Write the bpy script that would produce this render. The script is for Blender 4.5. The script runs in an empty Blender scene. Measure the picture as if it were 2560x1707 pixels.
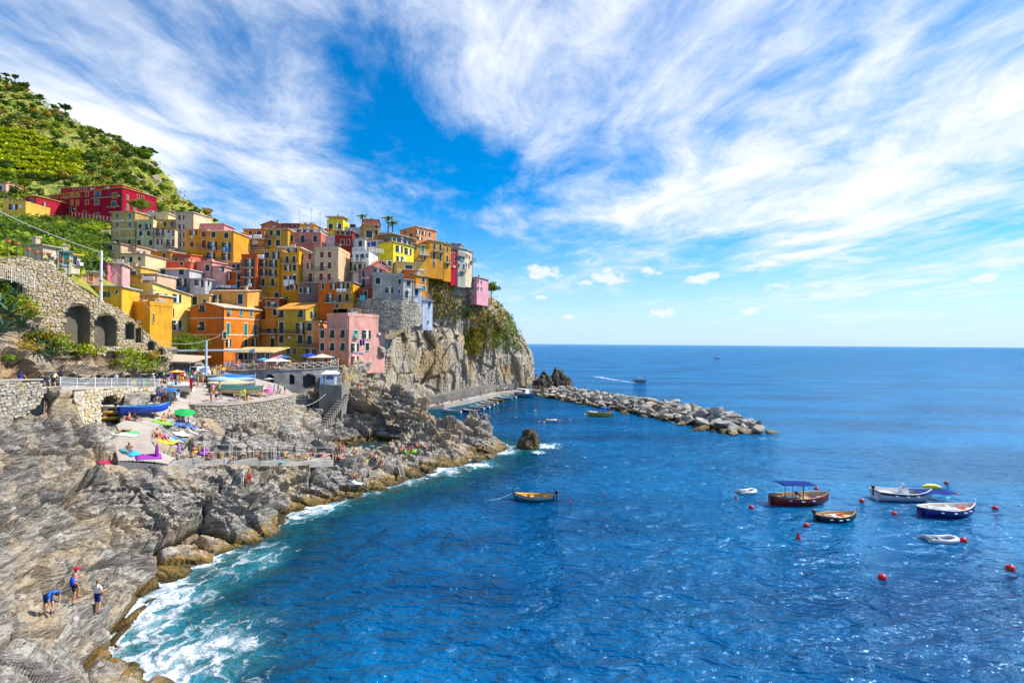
import bpy, bmesh, math, random
import numpy as np
from mathutils import Vector, Matrix
random.seed(7); rng = np.random.default_rng(11)
sc = bpy.context.scene
COL = sc.collection
R = math.radians

# ---------------------------------------------------------------- camera, sky, sun, exposure
F = 1209.0; CH = 18.0                       # focal length in photo pixels, camera height above the sea
PITCH, ROLL = 0.0044, 0.0072
CAMM = Matrix.Rotation(math.pi/2+PITCH, 3, 'X') @ Matrix.Rotation(ROLL, 3, 'Z')
cd = bpy.data.cameras.new('camera'); cam = bpy.data.objects.new('camera', cd); COL.objects.link(cam)
cam.location = (0, 0, CH); cam.rotation_euler = CAMM.to_euler()
cd.sensor_width = 36.0; cd.lens = F*36/2560; cd.clip_start = 0.5; cd.clip_end = 90000
sc.camera = cam

SUN_AZ, SUN_EL = R(77), R(48)               # azimuth from +Y towards +X
sd = bpy.data.lights.new('sun', 'SUN'); sd.energy = 5.0; sd.angle = R(0.53); sd.color = (1.0, 0.95, 0.86)
sun = bpy.data.objects.new('sun', sd); COL.objects.link(sun)
S = Vector((math.sin(SUN_AZ)*math.cos(SUN_EL), math.cos(SUN_AZ)*math.cos(SUN_EL), math.sin(SUN_EL)))
sun.rotation_euler = S.to_track_quat('Z', 'Y').to_euler(); sun.location = (60, 0, 90)

class NT:
    """short-hand for node trees"""
    def __init__(s, t): s.t = t; s.n = t.nodes; s.l = t.links
    def new(s, typ, **kw):
        n = s.n.new(typ)
        for k, v in kw.items(): setattr(n, k, v)
        return n
    def put(s, sock, v):
        if v is None: return
        if isinstance(v, bpy.types.NodeSocket): s.l.new(v, sock)
        else:
            if sock.type == 'RGBA' and len(v) == 3: v = (*v, 1)
            sock.default_value = v
    def math(s, op, a, b=None, c=None, clamp=False):
        n = s.new('ShaderNodeMath', operation=op, use_clamp=clamp)
        s.put(n.inputs[0], a); s.put(n.inputs[1], b); s.put(n.inputs[2], c); return n.outputs[0]
    def vmath(s, op, a, b=None, out=0):
        n = s.new('ShaderNodeVectorMath', operation=op)
        s.put(n.inputs[0], a); s.put(n.inputs[1], b); return n.outputs[out]
    def noise(s, vec, scale, detail=4, rough=0.5, dist=0.0, out='Fac'):
        n = s.new('ShaderNodeTexNoise'); s.put(n.inputs['Vector'], vec); s.put(n.inputs['Scale'], scale)
        s.put(n.inputs['Detail'], detail); s.put(n.inputs['Roughness'], rough); s.put(n.inputs['Distortion'], dist)
        return n.outputs[out]
    def voro(s, vec, scale, feature='F1', out='Distance', rand=1.0):
        n = s.new('ShaderNodeTexVoronoi', feature=feature); s.put(n.inputs['Vector'], vec); s.put(n.inputs['Scale'], scale)
        s.put(n.inputs['Randomness'], rand); return n.outputs[out]
    def map(s, vec, scale=(1,1,1), rot=(0,0,0), loc=(0,0,0)):
        n = s.new('ShaderNodeMapping'); s.put(n.inputs['Vector'], vec); n.inputs['Scale'].default_value = scale
        n.inputs['Rotation'].default_value = rot; n.inputs['Location'].default_value = loc; return n.outputs[0]
    def ramp(s, fac, stops, interp='LINEAR'):
        n = s.new('ShaderNodeValToRGB'); s.put(n.inputs[0], fac); e = n.color_ramp.elements; n.color_ramp.interpolation = interp
        while len(e) < len(stops): e.new(0.5)
        for k, (p, c) in enumerate(stops):
            e[k].position = p; e[k].color = (c, c, c, 1) if isinstance(c, (int, float)) else (*c, 1)
        return n.outputs[0]
    def mix(s, fac, a, b, mode='MIX'):
        n = s.new('ShaderNodeMix', data_type='RGBA', blend_type=mode); s.put(n.inputs[0], fac); s.put(n.inputs[6], a); s.put(n.inputs[7], b)
        return n.outputs[2]
    def maprange(s, v, a, b, c=0.0, d=1.0, smooth=False):
        n = s.new('ShaderNodeMapRange', clamp=True); n.interpolation_type = 'SMOOTHSTEP' if smooth else 'LINEAR'
        s.put(n.inputs[0], v); s.put(n.inputs[1], a); s.put(n.inputs[2], b); s.put(n.inputs[3], c); s.put(n.inputs[4], d); return n.outputs[0]
    def bump(s, h, strength=0.5, dist=0.1, normal=None):
        n = s.new('ShaderNodeBump'); s.put(n.inputs['Height'], h); n.inputs['Strength'].default_value = strength
        n.inputs['Distance'].default_value = dist; s.put(n.inputs['Normal'], normal); return n.outputs[0]

def pix_dir(px, py):
    v = Vector(((px-1280)/F, -(py-853.5)/F, -1.0))
    return CAMM @ v
def W(px, py, d):
    """point on the sight line of photo pixel (px,py), d metres ahead"""
    v = pix_dir(px, py); v = v*(d/v.y); return Vector((v.x, v.y, CH+v.z))
def G(px, py, z=0.0):
    """where that line meets height z"""
    v = pix_dir(px, py); k = (z-CH)/v.z; return Vector((v.x*k, v.y*k, z))

# sky: Nishita plus a high layer of streaked cirrus
w = bpy.data.worlds.new('World'); sc.world = w; w.use_nodes = True
w.cycles.sampling_method = 'MANUAL'; w.cycles.sample_map_resolution = 512
t = NT(w.node_tree); t.n.clear()
sky = t.new('ShaderNodeTexSky', sky_type='NISHITA', sun_disc=False)
sky.sun_elevation = SUN_EL; sky.sun_rotation = SUN_AZ; sky.altitude = 0; sky.air_density = 1.0; sky.dust_density = 0.35; sky.ozone_density = 4.0
hs = t.new('ShaderNodeHueSaturation'); t.put(hs.inputs['Color'], sky.outputs[0]); hs.inputs['Saturation'].default_value = 1.75; hs.inputs['Hue'].default_value = 0.500; hs.inputs['Value'].default_value = 1.75
tc = t.new('ShaderNodeTexCoord'); dirv = tc.outputs['Generated']
sx = t.new('ShaderNodeSeparateXYZ'); t.put(sx.inputs[0], dirv)
zc = t.math('MAXIMUM', t.math('ADD', sx.outputs[2], 0.055), 0.03)
pl = t.new('ShaderNodeCombineXYZ'); t.put(pl.inputs[0], t.math('DIVIDE', sx.outputs[0], zc)); t.put(pl.inputs[1], t.math('DIVIDE', sx.outputs[1], zc))
P0 = pl.outputs[0]
warp = t.vmath('SCALE', t.vmath('SUBTRACT', t.noise(P0, 0.55, 3, 0.5, out='Color'), (0.5,0.5,0.5)), None); warp.node.inputs[3].default_value = 0.9
P1 = t.vmath('ADD', P0, warp)
broad = t.noise(t.map(P1, (0.85, 0.50, 1), rot=(0,0,R(10)), loc=(3.1, 1.7, 0)), 1.0, 9, 0.58)
fine = t.noise(t.map(P1, (2.4, 1.05, 1), rot=(0,0,R(-14)), loc=(7.1, 4.7, 0)), 1.0, 10, 0.66, 0.5)
puff = t.noise(t.map(P1, (1.2, 1.0, 1), loc=(11, 2, 0)), 3.0, 8, 0.66)
dens = t.math('ADD', t.math('MULTIPLY', broad, 0.52), t.math('ADD', t.math('MULTIPLY', fine, 0.30), t.math('MULTIPLY', puff, 0.22)))
# where the cloud bank is thick or open, as directions in the sky (not in the picture)
def blob(px, py, rx, amt):
    d = pix_dir(px, py).normalized()
    dist = t.vmath('DISTANCE', dirv, tuple(d), out=1)
    return t.math('MULTIPLY', t.maprange(dist, 0.0, rx/F, 1.0, 0.0, True), amt)
BL = [(330,190,560,.065),(820,430,360,.08),(60,60,420,.03),(430,330,280,.06),(950,60,420,.06),(1150,60,360,.05),(1800,170,640,.07),(2400,150,600,.065),(2250,450,560,.085),(1620,470,360,.09),(1330,330,170,.06),(1250,560,330,.06),(2000,560,420,.05),(300,480,240,.06),
      (1040,300,310,-.17),(1230,400,150,-.13),(640,110,180,-.06),(520,560,200,-.10),(760,640,300,-.05),(1350,700,330,-.08),(1700,780,420,-.12),(2300,800,500,-.10),(2250,620,420,.05),(1600,440,110,-.09),(2020,330,160,-.05)]
acc = t.math('ADD', t.math('MULTIPLY', t.math('SUBTRACT', dens, 0.5), 1.35), 0.5)
for b in BL: acc = t.math('ADD', acc, blob(*b))
cl = t.maprange(acc, 0.425, 0.755, 0.0, 1.0, True)
cl = t.math('MULTIPLY', cl, t.maprange(sx.outputs[2], 0.02, 0.14, 0.35, 1.0, True))
cl = t.math('MULTIPLY', cl, t.maprange(fine, 0.28, 0.60, 0.66, 1.0))
# a few small fair-weather puffs low over the sea
low = None
for (px, py, r) in [(1360,680,75),(1340,690,40),(1510,693,80),(1470,705,40),(1620,680,45),(1915,656,46),(1350,742,28),(1655,780,46),(1770,690,40),(1950,714,40),(1880,778,36),(1745,700,50),(2460,696,40),(1420,792,26)]:
    d = pix_dir(px, py).normalized()
    v = t.vmath('MULTIPLY', t.vmath('SUBTRACT', dirv, tuple(d)), (1, 1, 2.6))
    m = t.maprange(t.vmath('LENGTH', v, out=1), 0, r/F, 1.0, 0.0)
    low = m if low is None else t.math('MAXIMUM', low, m)
pf = t.noise(t.vmath('MULTIPLY', dirv, (1,1,1.8)), 42, 6, 0.62)
lowc = t.maprange(t.math('ADD', low, t.math('MULTIPLY', t.math('SUBTRACT', pf, 0.5), 2.2)), 0.26, 0.80, 0, 0.95, True)
lowc = t.math('MULTIPLY', lowc, t.maprange(low, 0.0, 0.12))
cl = t.math('MAXIMUM', cl, lowc)
SKYK = 0.076
cloudc = t.mix(t.maprange(acc, 0.55, 0.85), (8.2, 9.0, 10.2), (9.9, 10.1, 10.4))
hz = t.maprange(sx.outputs[2], -0.02, 0.30, 0.9, 0.0, True)
skyc = t.mix(hz, hs.outputs[0], (5.2, 7.6, 10.4))
final = t.mix(cl, skyc, cloudc)
bg = t.new('ShaderNodeBackground'); t.put(bg.inputs[0], final); bg.inputs[1].default_value = SKYK
ow = t.new('ShaderNodeOutputWorld'); t.l.new(bg.outputs[0], ow.inputs[0])

vs = sc.view_settings; vs.view_transform = 'Standard'; vs.look = 'None'; vs.exposure = 0.53; vs.gamma = 1.0; vs.use_curve_mapping = False
sc.cycles.use_denoising = True; sc.cycles.max_bounces = 6; sc.cycles.diffuse_bounces = 3; sc.cycles.glossy_bounces = 3
sc.cycles.transparent_max_bounces = 4; sc.cycles.sample_clamp_indirect = 6.0; sc.cycles.caustics_reflective = False; sc.cycles.caustics_refractive = False

# ---------------------------------------------------------------- materials
MATS = {}
def mat(key, build):
    if key not in MATS:
        m = bpy.data.materials.new(key); m.use_nodes = True
        t = NT(m.node_tree); b = m.node_tree.nodes['Principled BSDF']
        build(t, b); MATS[key] = m
    return MATS[key]
def plain(col, rough=0.6, var=0.12, scale=3.0, metal=0.0, spec=0.3):
    key = 'paint_%03d_%03d_%03d_%02d_%02d' % (*(int(c*255) for c in col), int(rough*10), int(metal*10))
    def f(t, b):
        o = t.new('ShaderNodeTexCoord').outputs['Object']
        n = t.noise(o, scale, 5, 0.6)
        c = t.mix(t.maprange(n, 0.3, 0.7), tuple(x*(1-var) for x in col), tuple(min(1, x*(1+var)) for x in col))
        t.put(b.inputs['Base Color'], c); b.inputs['Roughness'].default_value = rough; b.inputs['Metallic'].default_value = metal
        b.inputs['Specular IOR Level'].default_value = spec
    return mat(key, f)
def plaster(col, stain=0.5):
    if col[0] > 0.5 and col[2] < 0.13 and 0.38 < col[1] < 0.6: col = (min(0.85, col[0]*1.05), col[1]*0.82, col[2]*0.8)
    key = 'plaster_%03d_%03d_%03d_%d' % (*(int(c*255) for c in col), int(stain*10))
    def f(t, b):
        g = t.new('ShaderNodeNewGeometry').outputs['Position']
        n1 = t.noise(g, 0.45, 6, 0.62)
        n2 = t.noise(t.map(g, (1.6, 1.6, 0.16)), 1.0, 6, 0.65)
        n3 = t.noise(g, 5.0, 4, 0.6)
        c = t.mix(t.maprange(n1, 0.3, 0.72), tuple(x*0.70 for x in col), tuple(min(1, x*1.12) for x in col))
        grime = tuple(0.25*x+0.30*g_ for x, g_ in zip(col, (0.22, 0.19, 0.15)))
        c = t.mix(t.math('MULTIPLY', t.maprange(n2, 0.50, 0.74), stain), c, grime)
        c = t.mix(t.math('MULTIPLY', t.maprange(n3, 0.58, 0.72), stain*0.6), c, tuple(min(1, 0.6*x+0.22) for x in col))
        t.put(b.inputs['Base Color'], c); b.inputs['Roughness'].default_value = 0.9; b.inputs['Specular IOR Level'].default_value = 0.1
        t.put(b.inputs['Normal'], t.bump(t.math('ADD', n3, n1), 0.35, 0.04))
    return mat(key, f)
def rooftile(col):
    key = 'tiles_%03d_%03d_%03d' % tuple(int(c*255) for c in col)
    def f(t, b):
        g = t.new('ShaderNodeNewGeometry').outputs['Position']
        cellc = t.voro(t.map(g, (2.6, 2.6, 2.6)), 1.0, out='Color')
        sp = t.new('ShaderNodeSeparateColor'); t.put(sp.inputs[0], cellc)
        n = t.noise(g, 0.9, 5, 0.6)
        c = t.mix(sp.outputs[0], tuple(x*0.72 for x in col), tuple(min(1, x*1.22) for x in col))
        c = t.mix(t.maprange(n, 0.52, 0.75, 0, 0.5), c, (0.20, 0.15, 0.10))
        wv = t.new('ShaderNodeTexWave', wave_type='BANDS', bands_direction='X'); t.put(wv.inputs['Vector'], g); wv.inputs['Scale'].default_value = 1.25; wv.inputs['Distortion'].default_value = 0.6
        t.put(b.inputs['Base Color'], c); b.inputs['Roughness'].default_value = 0.85
        t.put(b.inputs['Normal'], t.bump(wv.outputs[1], 0.6, 0.08))
    return mat(key, f)
def rockmat(key, A, B, C, strata_rot=(0.5, 0.35, 0.4), algae=True, sc1=1.0, streak=False):
    def f(t, b):
        g = t.new('ShaderNodeNewGeometry').outputs['Position']
        q = t.map(g, (0.55, 0.55, 3.4), rot=strata_rot) if not streak else t.map(g, (1.3, 1.3, 0.12))
        n1 = t.noise(q, 1.0*sc1, 8, 0.68, 1.2)
        n2 = t.noise(g, 0.16*sc1, 5, 0.6)
        n3 = t.noise(g, 2.2*sc1, 7, 0.66)
        n4 = t.noise(q, 3.6*sc1, 6, 0.62, 0.6)
        c = t.mix(t.maprange(n1, 0.42, 0.60), A, B)
        c = t.mix(t.maprange(n2, 0.48, 0.62, 0, 0.9), c, t.mix(n3, tuple(x*0.9 for x in C), tuple(x*1.15 for x in C)))
        c = t.mix(t.maprange(n4, 0.57, 0.66), c, tuple(x*0.40 for x in A))
        c = t.mix(t.maprange(n3, 0.60, 0.74), c, tuple(min(1, x*1.5) for x in B))
        wq = t.vmath('ADD', q, t.vmath('MULTIPLY', t.vmath('SUBTRACT', t.noise(g, 0.6*sc1, 3, 0.6, out='Color'), (0.5,0.5,0.5)), (1.6,1.6,1.6)))
        ck = t.voro(wq, 0.85*sc1, 'DISTANCE_TO_EDGE'); crk = t.maprange(ck, 0.0, 0.07, 1.0, 0.0)
        if not streak: c = t.mix(t.math('MULTIPLY', crk, 0.12), c, tuple(x*0.45 for x in A))
        if algae:
            z = t.new('ShaderNodeSeparateXYZ'); t.put(z.inputs[0], g)
            zz = t.math('ADD', z.outputs[2], t.math('MULTIPLY', t.math('SUBTRACT', n2, 0.5), 3.0))
            zz = t.math('ADD', zz, t.math('MULTIPLY', t.math('SUBTRACT', n3, 0.5), 2.2))
            c = t.mix(t.maprange(zz, 0.5, 1.1, 0.9, 0.0, True), c, t.mix(t.maprange(n3, 0.4, 0.6), (0.30, 0.155, 0.02), (0.12, 0.10, 0.02)))
            c = t.mix(t.maprange(zz, 0.05, 0.5, 0.9, 0.0, True), c, (0.05, 0.035, 0.012))
            t.put(b.inputs['Roughness'], t.maprange(z.outputs[2], 0.2, 1.2, 0.35, 0.88))
        else: b.inputs['Roughness'].default_value = 0.9
        b.inputs['Specular IOR Level'].default_value = 0.25
        t.put(b.inputs['Base Color'], c)
        h = t.math('ADD', t.math('MULTIPLY', n1, 1.0), t.math('ADD', t.math('MULTIPLY', n3, 0.35), t.math('MULTIPLY', n4, 0.55)))
        h = t.math('SUBTRACT', h, t.math('MULTIPLY', crk, 0.10))
        t.put(b.inputs['Normal'], t.bump(h, 1.0, 0.26/sc1))
    return mat(key, f)
def leafmat(key, A, B, C):
    def f(t, b):
        g = t.new('ShaderNodeNewGeometry'); pos = g.outputs['Position']
        oi = t.new('ShaderNodeObjectInfo').outputs['Random']
        n = t.noise(pos, 0.8, 4, 0.6); n2 = t.noise(pos, 4.5, 3, 0.6)
        c = t.mix(t.maprange(n, 0.36, 0.64), A, B)
        c = t.mix(t.math('MULTIPLY', t.maprange(n2, 0.5, 0.7), 0.65), c, C)
        c = t.mix(t.math('MULTIPLY', oi, 0.4), c, tuple((x+y)/2 for x, y in zip(B, C)))
        t.put(b.inputs['Base Color'], c); b.inputs['Roughness'].default_value = 0.6; b.inputs['Specular IOR Level'].default_value = 0.2
        tr = t.new('ShaderNodeBsdfTranslucent'); t.put(tr.inputs[0], c)
        ms = t.new('ShaderNodeMixShader'); ms.inputs[0].default_value = 0.3; out = t.n['Material Output']
        t.l.new(b.outputs[0], ms.inputs[1]); t.l.new(tr.outputs[0], ms.inputs[2]); t.l.new(ms.outputs[0], out.inputs[0])
    return mat(key, f)

# ---------------------------------------------------------------- mesh helpers
def tag(o, label=None, cat=None, group=None, kind=None):
    if label: o['label'] = label
    if cat: o['category'] = cat
    if group: o['group'] = group
    if kind: o['kind'] = kind
    return o
def link(name, me, parent=None, loc=None, rz=None):
    o = bpy.data.objects.new(name, me); COL.objects.link(o)
    if parent is not None: o.parent = parent
    if loc is not None: o.location = loc
    if rz is not None: o.rotation_euler = (0, 0, rz)
    return o
def empty(name, loc=(0,0,0), rz=0.0):
    o = link(name, None, None, loc, rz); o.empty_display_size = 0.3; return o
def npmesh(name, V, Fq, mats=(), midx=None, smooth=False):
    me = bpy.data.meshes.new(name); V = np.asarray(V, np.float32); Fq = np.asarray(Fq, np.int32)
    me.vertices.add(len(V)); me.vertices.foreach_set('co', V.ravel())
    k = Fq.shape[1]; me.loops.add(Fq.size); me.loops.foreach_set('vertex_index', Fq.ravel())
    me.polygons.add(len(Fq)); me.polygons.foreach_set('loop_start', np.arange(0, Fq.size, k, dtype=np.int32))
    for m in mats: me.materials.append(m)
    if midx is not None: me.polygons.foreach_set('material_index', np.asarray(midx, np.int32))
    me.polygons.foreach_set('use_smooth', np.full(len(Fq), smooth)); me.update(calc_edges=True); me.validate(); return me
def gridfaces(nu, nv):
    i = np.arange(nu-1)[:, None]*nv + np.arange(nv-1)[None, :]
    i = i.ravel(); return np.stack([i, i+1, i+nv+1, i+nv], 1)
class MB:
    """collects simple solids into one mesh"""
    def __init__(s): s.v = []; s.f = []
    def add(s, vs, fs):
        n = len(s.v); s.v += [tuple(v) for v in vs]; s.f += [tuple(i+n for i in f) for f in fs]; return s
    def box(s, x0, x1, y0, y1, z0, z1):
        return s.add([(x0,y0,z0),(x1,y0,z0),(x1,y1,z0),(x0,y1,z0),(x0,y0,z1),(x1,y0,z1),(x1,y1,z1),(x0,y1,z1)],
                     [(0,3,2,1),(4,5,6,7),(0,1,5,4),(1,2,6,5),(2,3,7,6),(3,0,4,7)])
    def prism(s, base, top):
        n = len(base); fs = [tuple(range(n))[::-1], tuple(range(n, 2*n))]
        fs += [(i, (i+1) % n, n+(i+1) % n, n+i) for i in range(n)]; return s.add(list(base)+list(top), fs)
    def tube(s, pts, rad, n=8, cap=True):
        pts = [Vector(p) for p in pts]; rad = rad if isinstance(rad, (list, tuple)) else [rad]*len(pts)
        vs = []; fs = []
        for k, p in enumerate(pts):
            d = (pts[min(k+1, len(pts)-1)]-pts[max(k-1, 0)]).normalized()
            a = d.orthogonal().normalized() if abs(d.z) > 0.99 else d.cross(Vector((0,0,1))).normalized(); b = d.cross(a)
            for j in range(n):
                q = 2*math.pi*j/n; vs.append(p+(a*math.cos(q)+b*math.sin(q))*rad[k])
        for k in range(len(pts)-1):
            for j in range(n): fs.append((k*n+j, k*n+(j+1) % n, (k+1)*n+(j+1) % n, (k+1)*n+j))
        if cap: fs.append(tuple(range(n))[::-1]); fs.append(tuple(range((len(pts)-1)*n, len(pts)*n)))
        return s.add(vs, fs)
    def lathe(s, prof, n=12, c=(0,0,0)):
        vs = [(c[0]+r*math.cos(2*math.pi*j/n), c[1]+r*math.sin(2*math.pi*j/n), c[2]+z) for r, z in prof for j in range(n)]
        fs = [(k*n+j, k*n+(j+1) % n, (k+1)*n+(j+1) % n, (k+1)*n+j) for k in range(len(prof)-1) for j in range(n)]
        fs.append(tuple(range(n))[::-1]); fs.append(tuple(range((len(prof)-1)*n, len(prof)*n))); return s.add(vs, fs)
    def mesh(s, name, m, smooth=False):
        me = bpy.data.meshes.new(name); me.from_pydata(s.v, [], s.f)
        me.materials.append(m)
        if smooth: me.polygons.foreach_set('use_smooth', [True]*len(me.polygons))
        me.update(); return me
    def build(s, name, m, parent=None, loc=None, rz=None, smooth=False):
        return link(name, s.mesh(name, m, smooth), parent, loc, rz)

# ---------------------------------------------------------------- numpy noise
def _h(i, j, k, s):
    n = (i*374761393 + j*668265263 + k*2147483647 + s*974634777) & 0xffffffff
    n = ((n ^ (n >> 13))*1274126177) & 0xffffffff; n = ((n ^ (n >> 16))*2246822519) & 0xffffffff
    return ((n ^ (n >> 15)) & 0xffff)/65535.0
def vnoise(p, s=0):
    i = np.floor(p).astype(np.int64); f = p-i; f = f*f*(3-2*f); r = 0
    for dx in (0, 1):
        for dy in (0, 1):
            for dz in (0, 1):
                wt = (f[:,0] if dx else 1-f[:,0])*(f[:,1] if dy else 1-f[:,1])*(f[:,2] if dz else 1-f[:,2])
                r = r + wt*_h(i[:,0]+dx, i[:,1]+dy, i[:,2]+dz, s)
    return r*2-1
def fbm(p, o=4, s=0, g=0.5, ridged=False):
    a = 1.0; r = 0; tot = 0
    for k in range(o):
        n = vnoise(p*(2.03**k)+k*17.3, s+k)
        if ridged: n = 1-2*np.abs(n)
        r = r+a*n; tot += a; a *= g
    return r/tot
def vor(p, s=0):
    """(nearest, second) distances and the random number of the nearest cell"""
    i = np.floor(p).astype(np.int64); d1 = np.full(len(p), 9.0); d2 = np.full(len(p), 9.0); idn = np.zeros(len(p))
    for dx in (-1, 0, 1):
        for dy in (-1, 0, 1):
            for dz in (-1, 0, 1):
                c = i+np.array([dx, dy, dz]); a, b, e = c[:,0], c[:,1], c[:,2]
                q = c+np.stack([_h(a,b,e,s), _h(a,b,e,s+1), _h(a,b,e,s+2)], 1)
                d = np.sqrt(((q-p)**2).sum(1)); nr = d < d1
                d2 = np.where(nr, d1, np.minimum(d2, d)); idn = np.where(nr, _h(a,b,e,s+3), idn); d1 = np.where(nr, d, d1)
    return d1, d2, idn
def facets(p, s=0, tilt=1.0):
    """broken blocks: every cell is a plane of its own height and tilt"""
    i = np.floor(p).astype(np.int64); d1 = np.full(len(p), 9.0); d2 = np.full(len(p), 9.0); val = np.zeros(len(p))
    for dx in (-1, 0, 1):
        for dy in (-1, 0, 1):
            for dz in (-1, 0, 1):
                c = i+np.array([dx, dy, dz]); a, b, e = c[:,0], c[:,1], c[:,2]
                q = c+np.stack([_h(a,b,e,s), _h(a,b,e,s+1), _h(a,b,e,s+2)], 1); r = p-q; d = (r*r).sum(1); nr = d < d1
                g = np.stack([_h(a,b,e,s+4), _h(a,b,e,s+5), _h(a,b,e,s+6)], 1)*2-1
                d2 = np.where(nr, d1, np.minimum(d2, d)); val = np.where(nr, (_h(a,b,e,s+3)-0.5)+tilt*(g*r).sum(1), val); d1 = np.where(nr, d, d1)
    return val, np.sqrt(d2)-np.sqrt(d1)
def rot3(rx, ry, rz): return np.array(Matrix.Rotation(rz,3,'Z') @ Matrix.Rotation(ry,3,'Y') @ Matrix.Rotation(rx,3,'X'))
# ================================================================ TERRAIN
ROCK = rockmat('coast_rock', (0.155,0.136,0.115), (0.46,0.42,0.365), (0.43,0.325,0.195))
CLIFF = rockmat('cliff_rock', (0.26,0.222,0.168), (0.49,0.435,0.35), (0.35,0.25,0.125), algae=True, sc1=0.6, streak=True)
EARTH = rockmat('dry_earth', (0.26,0.20,0.12), (0.34,0.28,0.19), (0.13,0.14,0.05), algae=False, sc1=0.5)
PALE = rockmat('pale_rock', (0.30,0.23,0.155), (0.48,0.40,0.31), (0.36,0.24,0.12), algae=False, sc1=0.8)
DARKROCK = rockmat('dark_rock', (0.075,0.06,0.045), (0.15,0.125,0.10), (0.16,0.11,0.05), algae=True)

# control points of the coast: (photo px, py, metres ahead)
CP = [(-100,1750,17),(-100,1500,21),(-100,1250,28),(-100,1050,34),(0,1707,19),(0,1600,21),(0,1500,23),(0,1400,25),(0,1300,28),(0,1200,31),(0,1120,34),(0,1050,37),
 (150,1700,20),(150,1600,23),(150,1530,25.5),(150,1430,29),(150,1350,32),(150,1250,35.5),(150,1150,39),(150,1060,42),(90,1480,26),(60,1250,32),(60,1120,36),
 (230,1660,23.5),(230,1540,27.5),(230,1450,31),(230,1350,34.5),(260,1250,38.5),(260,1165,42),(340,1680,24.3),(280,1690,23),
 (350,1480,33.5),(350,1420,35.5),(350,1330,38.5),(350,1250,41),(350,1190,43.5),(470,1400,39),(470,1340,41),(470,1250,43.5),(470,1180,46.5),
 (600,1330,43.5),(600,1260,45.5),(600,1217,46.5),(600,1175,49.5),(720,1270,50.5),(720,1220,52.5),(720,1172,55),(850,1230,55.5),(850,1180,58.5),(850,1150,61),(840,1118,66),
 (1000,1150,69),(1000,1120,76),(1000,1092,82),(930,1160,66),(920,1135,72),(1080,1080,82),(1080,1130,74),(1080,1160,69.5),(1130,1050,85),(1200,1050,86),(1165,1085,83),(1235,1100,85),(1200,1130,79.5),(1150,1110,79),
 (985,975,96),(900,1000,95),(860,1040,92),(840,1060,91),(900,1060,90),(960,1070,90),(1000,1030,92),(1040,1000,94),(1080,1030,95),(1100,1050,94),(1050,1065,89),(950,985,98),(1010,985,97),
 (900,975,101),(960,975,104),(1000,990,106),(760,1040,80),(790,1060,82),(750,1075,74),(820,1095,80),(830,1010,90),(780,1010,92),
 (560,1060,63),(640,1060,66),(720,1090,66),(560,1110,57),(650,1130,55),(760,1130,62),(520,1090,56),(480,1060,58),(470,1130,51),(420,1150,46),
 (195,1066,46.5),(100,1010,44),(140,958,45),(250,1080,46.5),(262,1110,44),(165,990,46),(115,975,44.5),(300,1066,50.5),(215,1072,47),(250,1176,41.5),(300,1170,42.4),(400,1163,44.4),(330,1178,42.6)]
SH = [(359,1698),(261,1622),(359,1524),(425,1469),(512,1404),(610,1350),(697,1306),(751,1268),(860,1246),(980,1214),(1078,1181),(1176,1156),(1230,1137),(1268,1114)]
pts = [W(*c) for c in CP]
shp = [G(x, y, 0) for x, y in SH]
for k, p in enumerate(shp):
    pts.append(Vector((p.x, p.y, 0.30)))
    a = shp[max(k-1, 0)]; b = shp[min(k+1, len(shp)-1)]; d = (b-a).normalized(); nrm = Vector((d.y, -d.x, 0))
    for off, z in ((3.5, -1.5), (10, -4.0), (24, -7)):
        q = p+nrm*off; pts.append(Vector((q.x, q.y, z)))
for (px, py) in [(870,1118),(925,1115),(965,1108),(850,1130)]: q = G(px, py, 0); pts.append(Vector((q.x, q.y, -1.0)))
for (x, y, z) in [(2,86,-2.5),(-3,93,-3),(-9,100,-3),(-14,106,-3),(-20,114,-3),(-24,118,-1.5),(-10,115,-5),(4,100,-5),(-14,19,-2),(-10,24,-4),(-15,14,-2),(-8,14,-4)]: pts.append(Vector((x, y, z)))
def rbf_fit(P):
    X = P[:, :2]; n = len(X); K = np.sqrt(((X[:, None]-X[None])**2).sum(2)) + np.eye(n)*-0.15
    A = np.zeros((n+3, n+3)); A[:n, :n] = K; A[:n, n] = 1; A[:n, n+1:] = X; A[n, :n] = 1; A[n+1:, :n] = X.T
    return X, np.linalg.solve(A, np.concatenate([P[:, 2], [0, 0, 0]]))
def rbf_eval(fit, x, y):
    X, c = fit; out = np.empty(len(x))
    for s in range(0, len(x), 40000):
        e = slice(s, s+40000); D = np.sqrt((x[e, None]-X[None, :, 0])**2+(y[e, None]-X[None, :, 1])**2)
        out[e] = D @ c[:-3] + c[-3]+c[-2]*x[e]+c[-1]*y[e]
    return out
# paved ramp and quay square
RAMP_EDGE = [(296,1152,42.5),(285,1110,45),(300,1080,47.5),(290,1062,49.5),(320,1045,52),(385,1010,56),(400,985,60),(396,972,64),(350,935,80),(520,925,86),(610,938,89),(700,962,89),(735,985,77),(735,990,75),(640,1002,68),(500,1008,62),(478,1010,61),
             (468,1035,57.5),(440,1050,55),(400,1062,52.5),(380,1078,50),(375,1100,47.2),(395,1125,45.2),(440,1146,45.5),(420,1160,44)]
RP = np.array([tuple(W(*c)) for c in RAMP_EDGE]); RAMPFIT = rbf_fit(RP)
for c in RAMP_EDGE:
    if c[0] < 470 or c[1] > 1020: q = W(*c); pts.append(Vector((q.x, q.y, q.z-0.3)))
    if c[1] > 1120: pts.append(Vector((q.x+.3, q.y-1.6, q.z-0.45)))
CPA = np.array([tuple(p) for p in pts]); COAST = rbf_fit(CPA)
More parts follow.
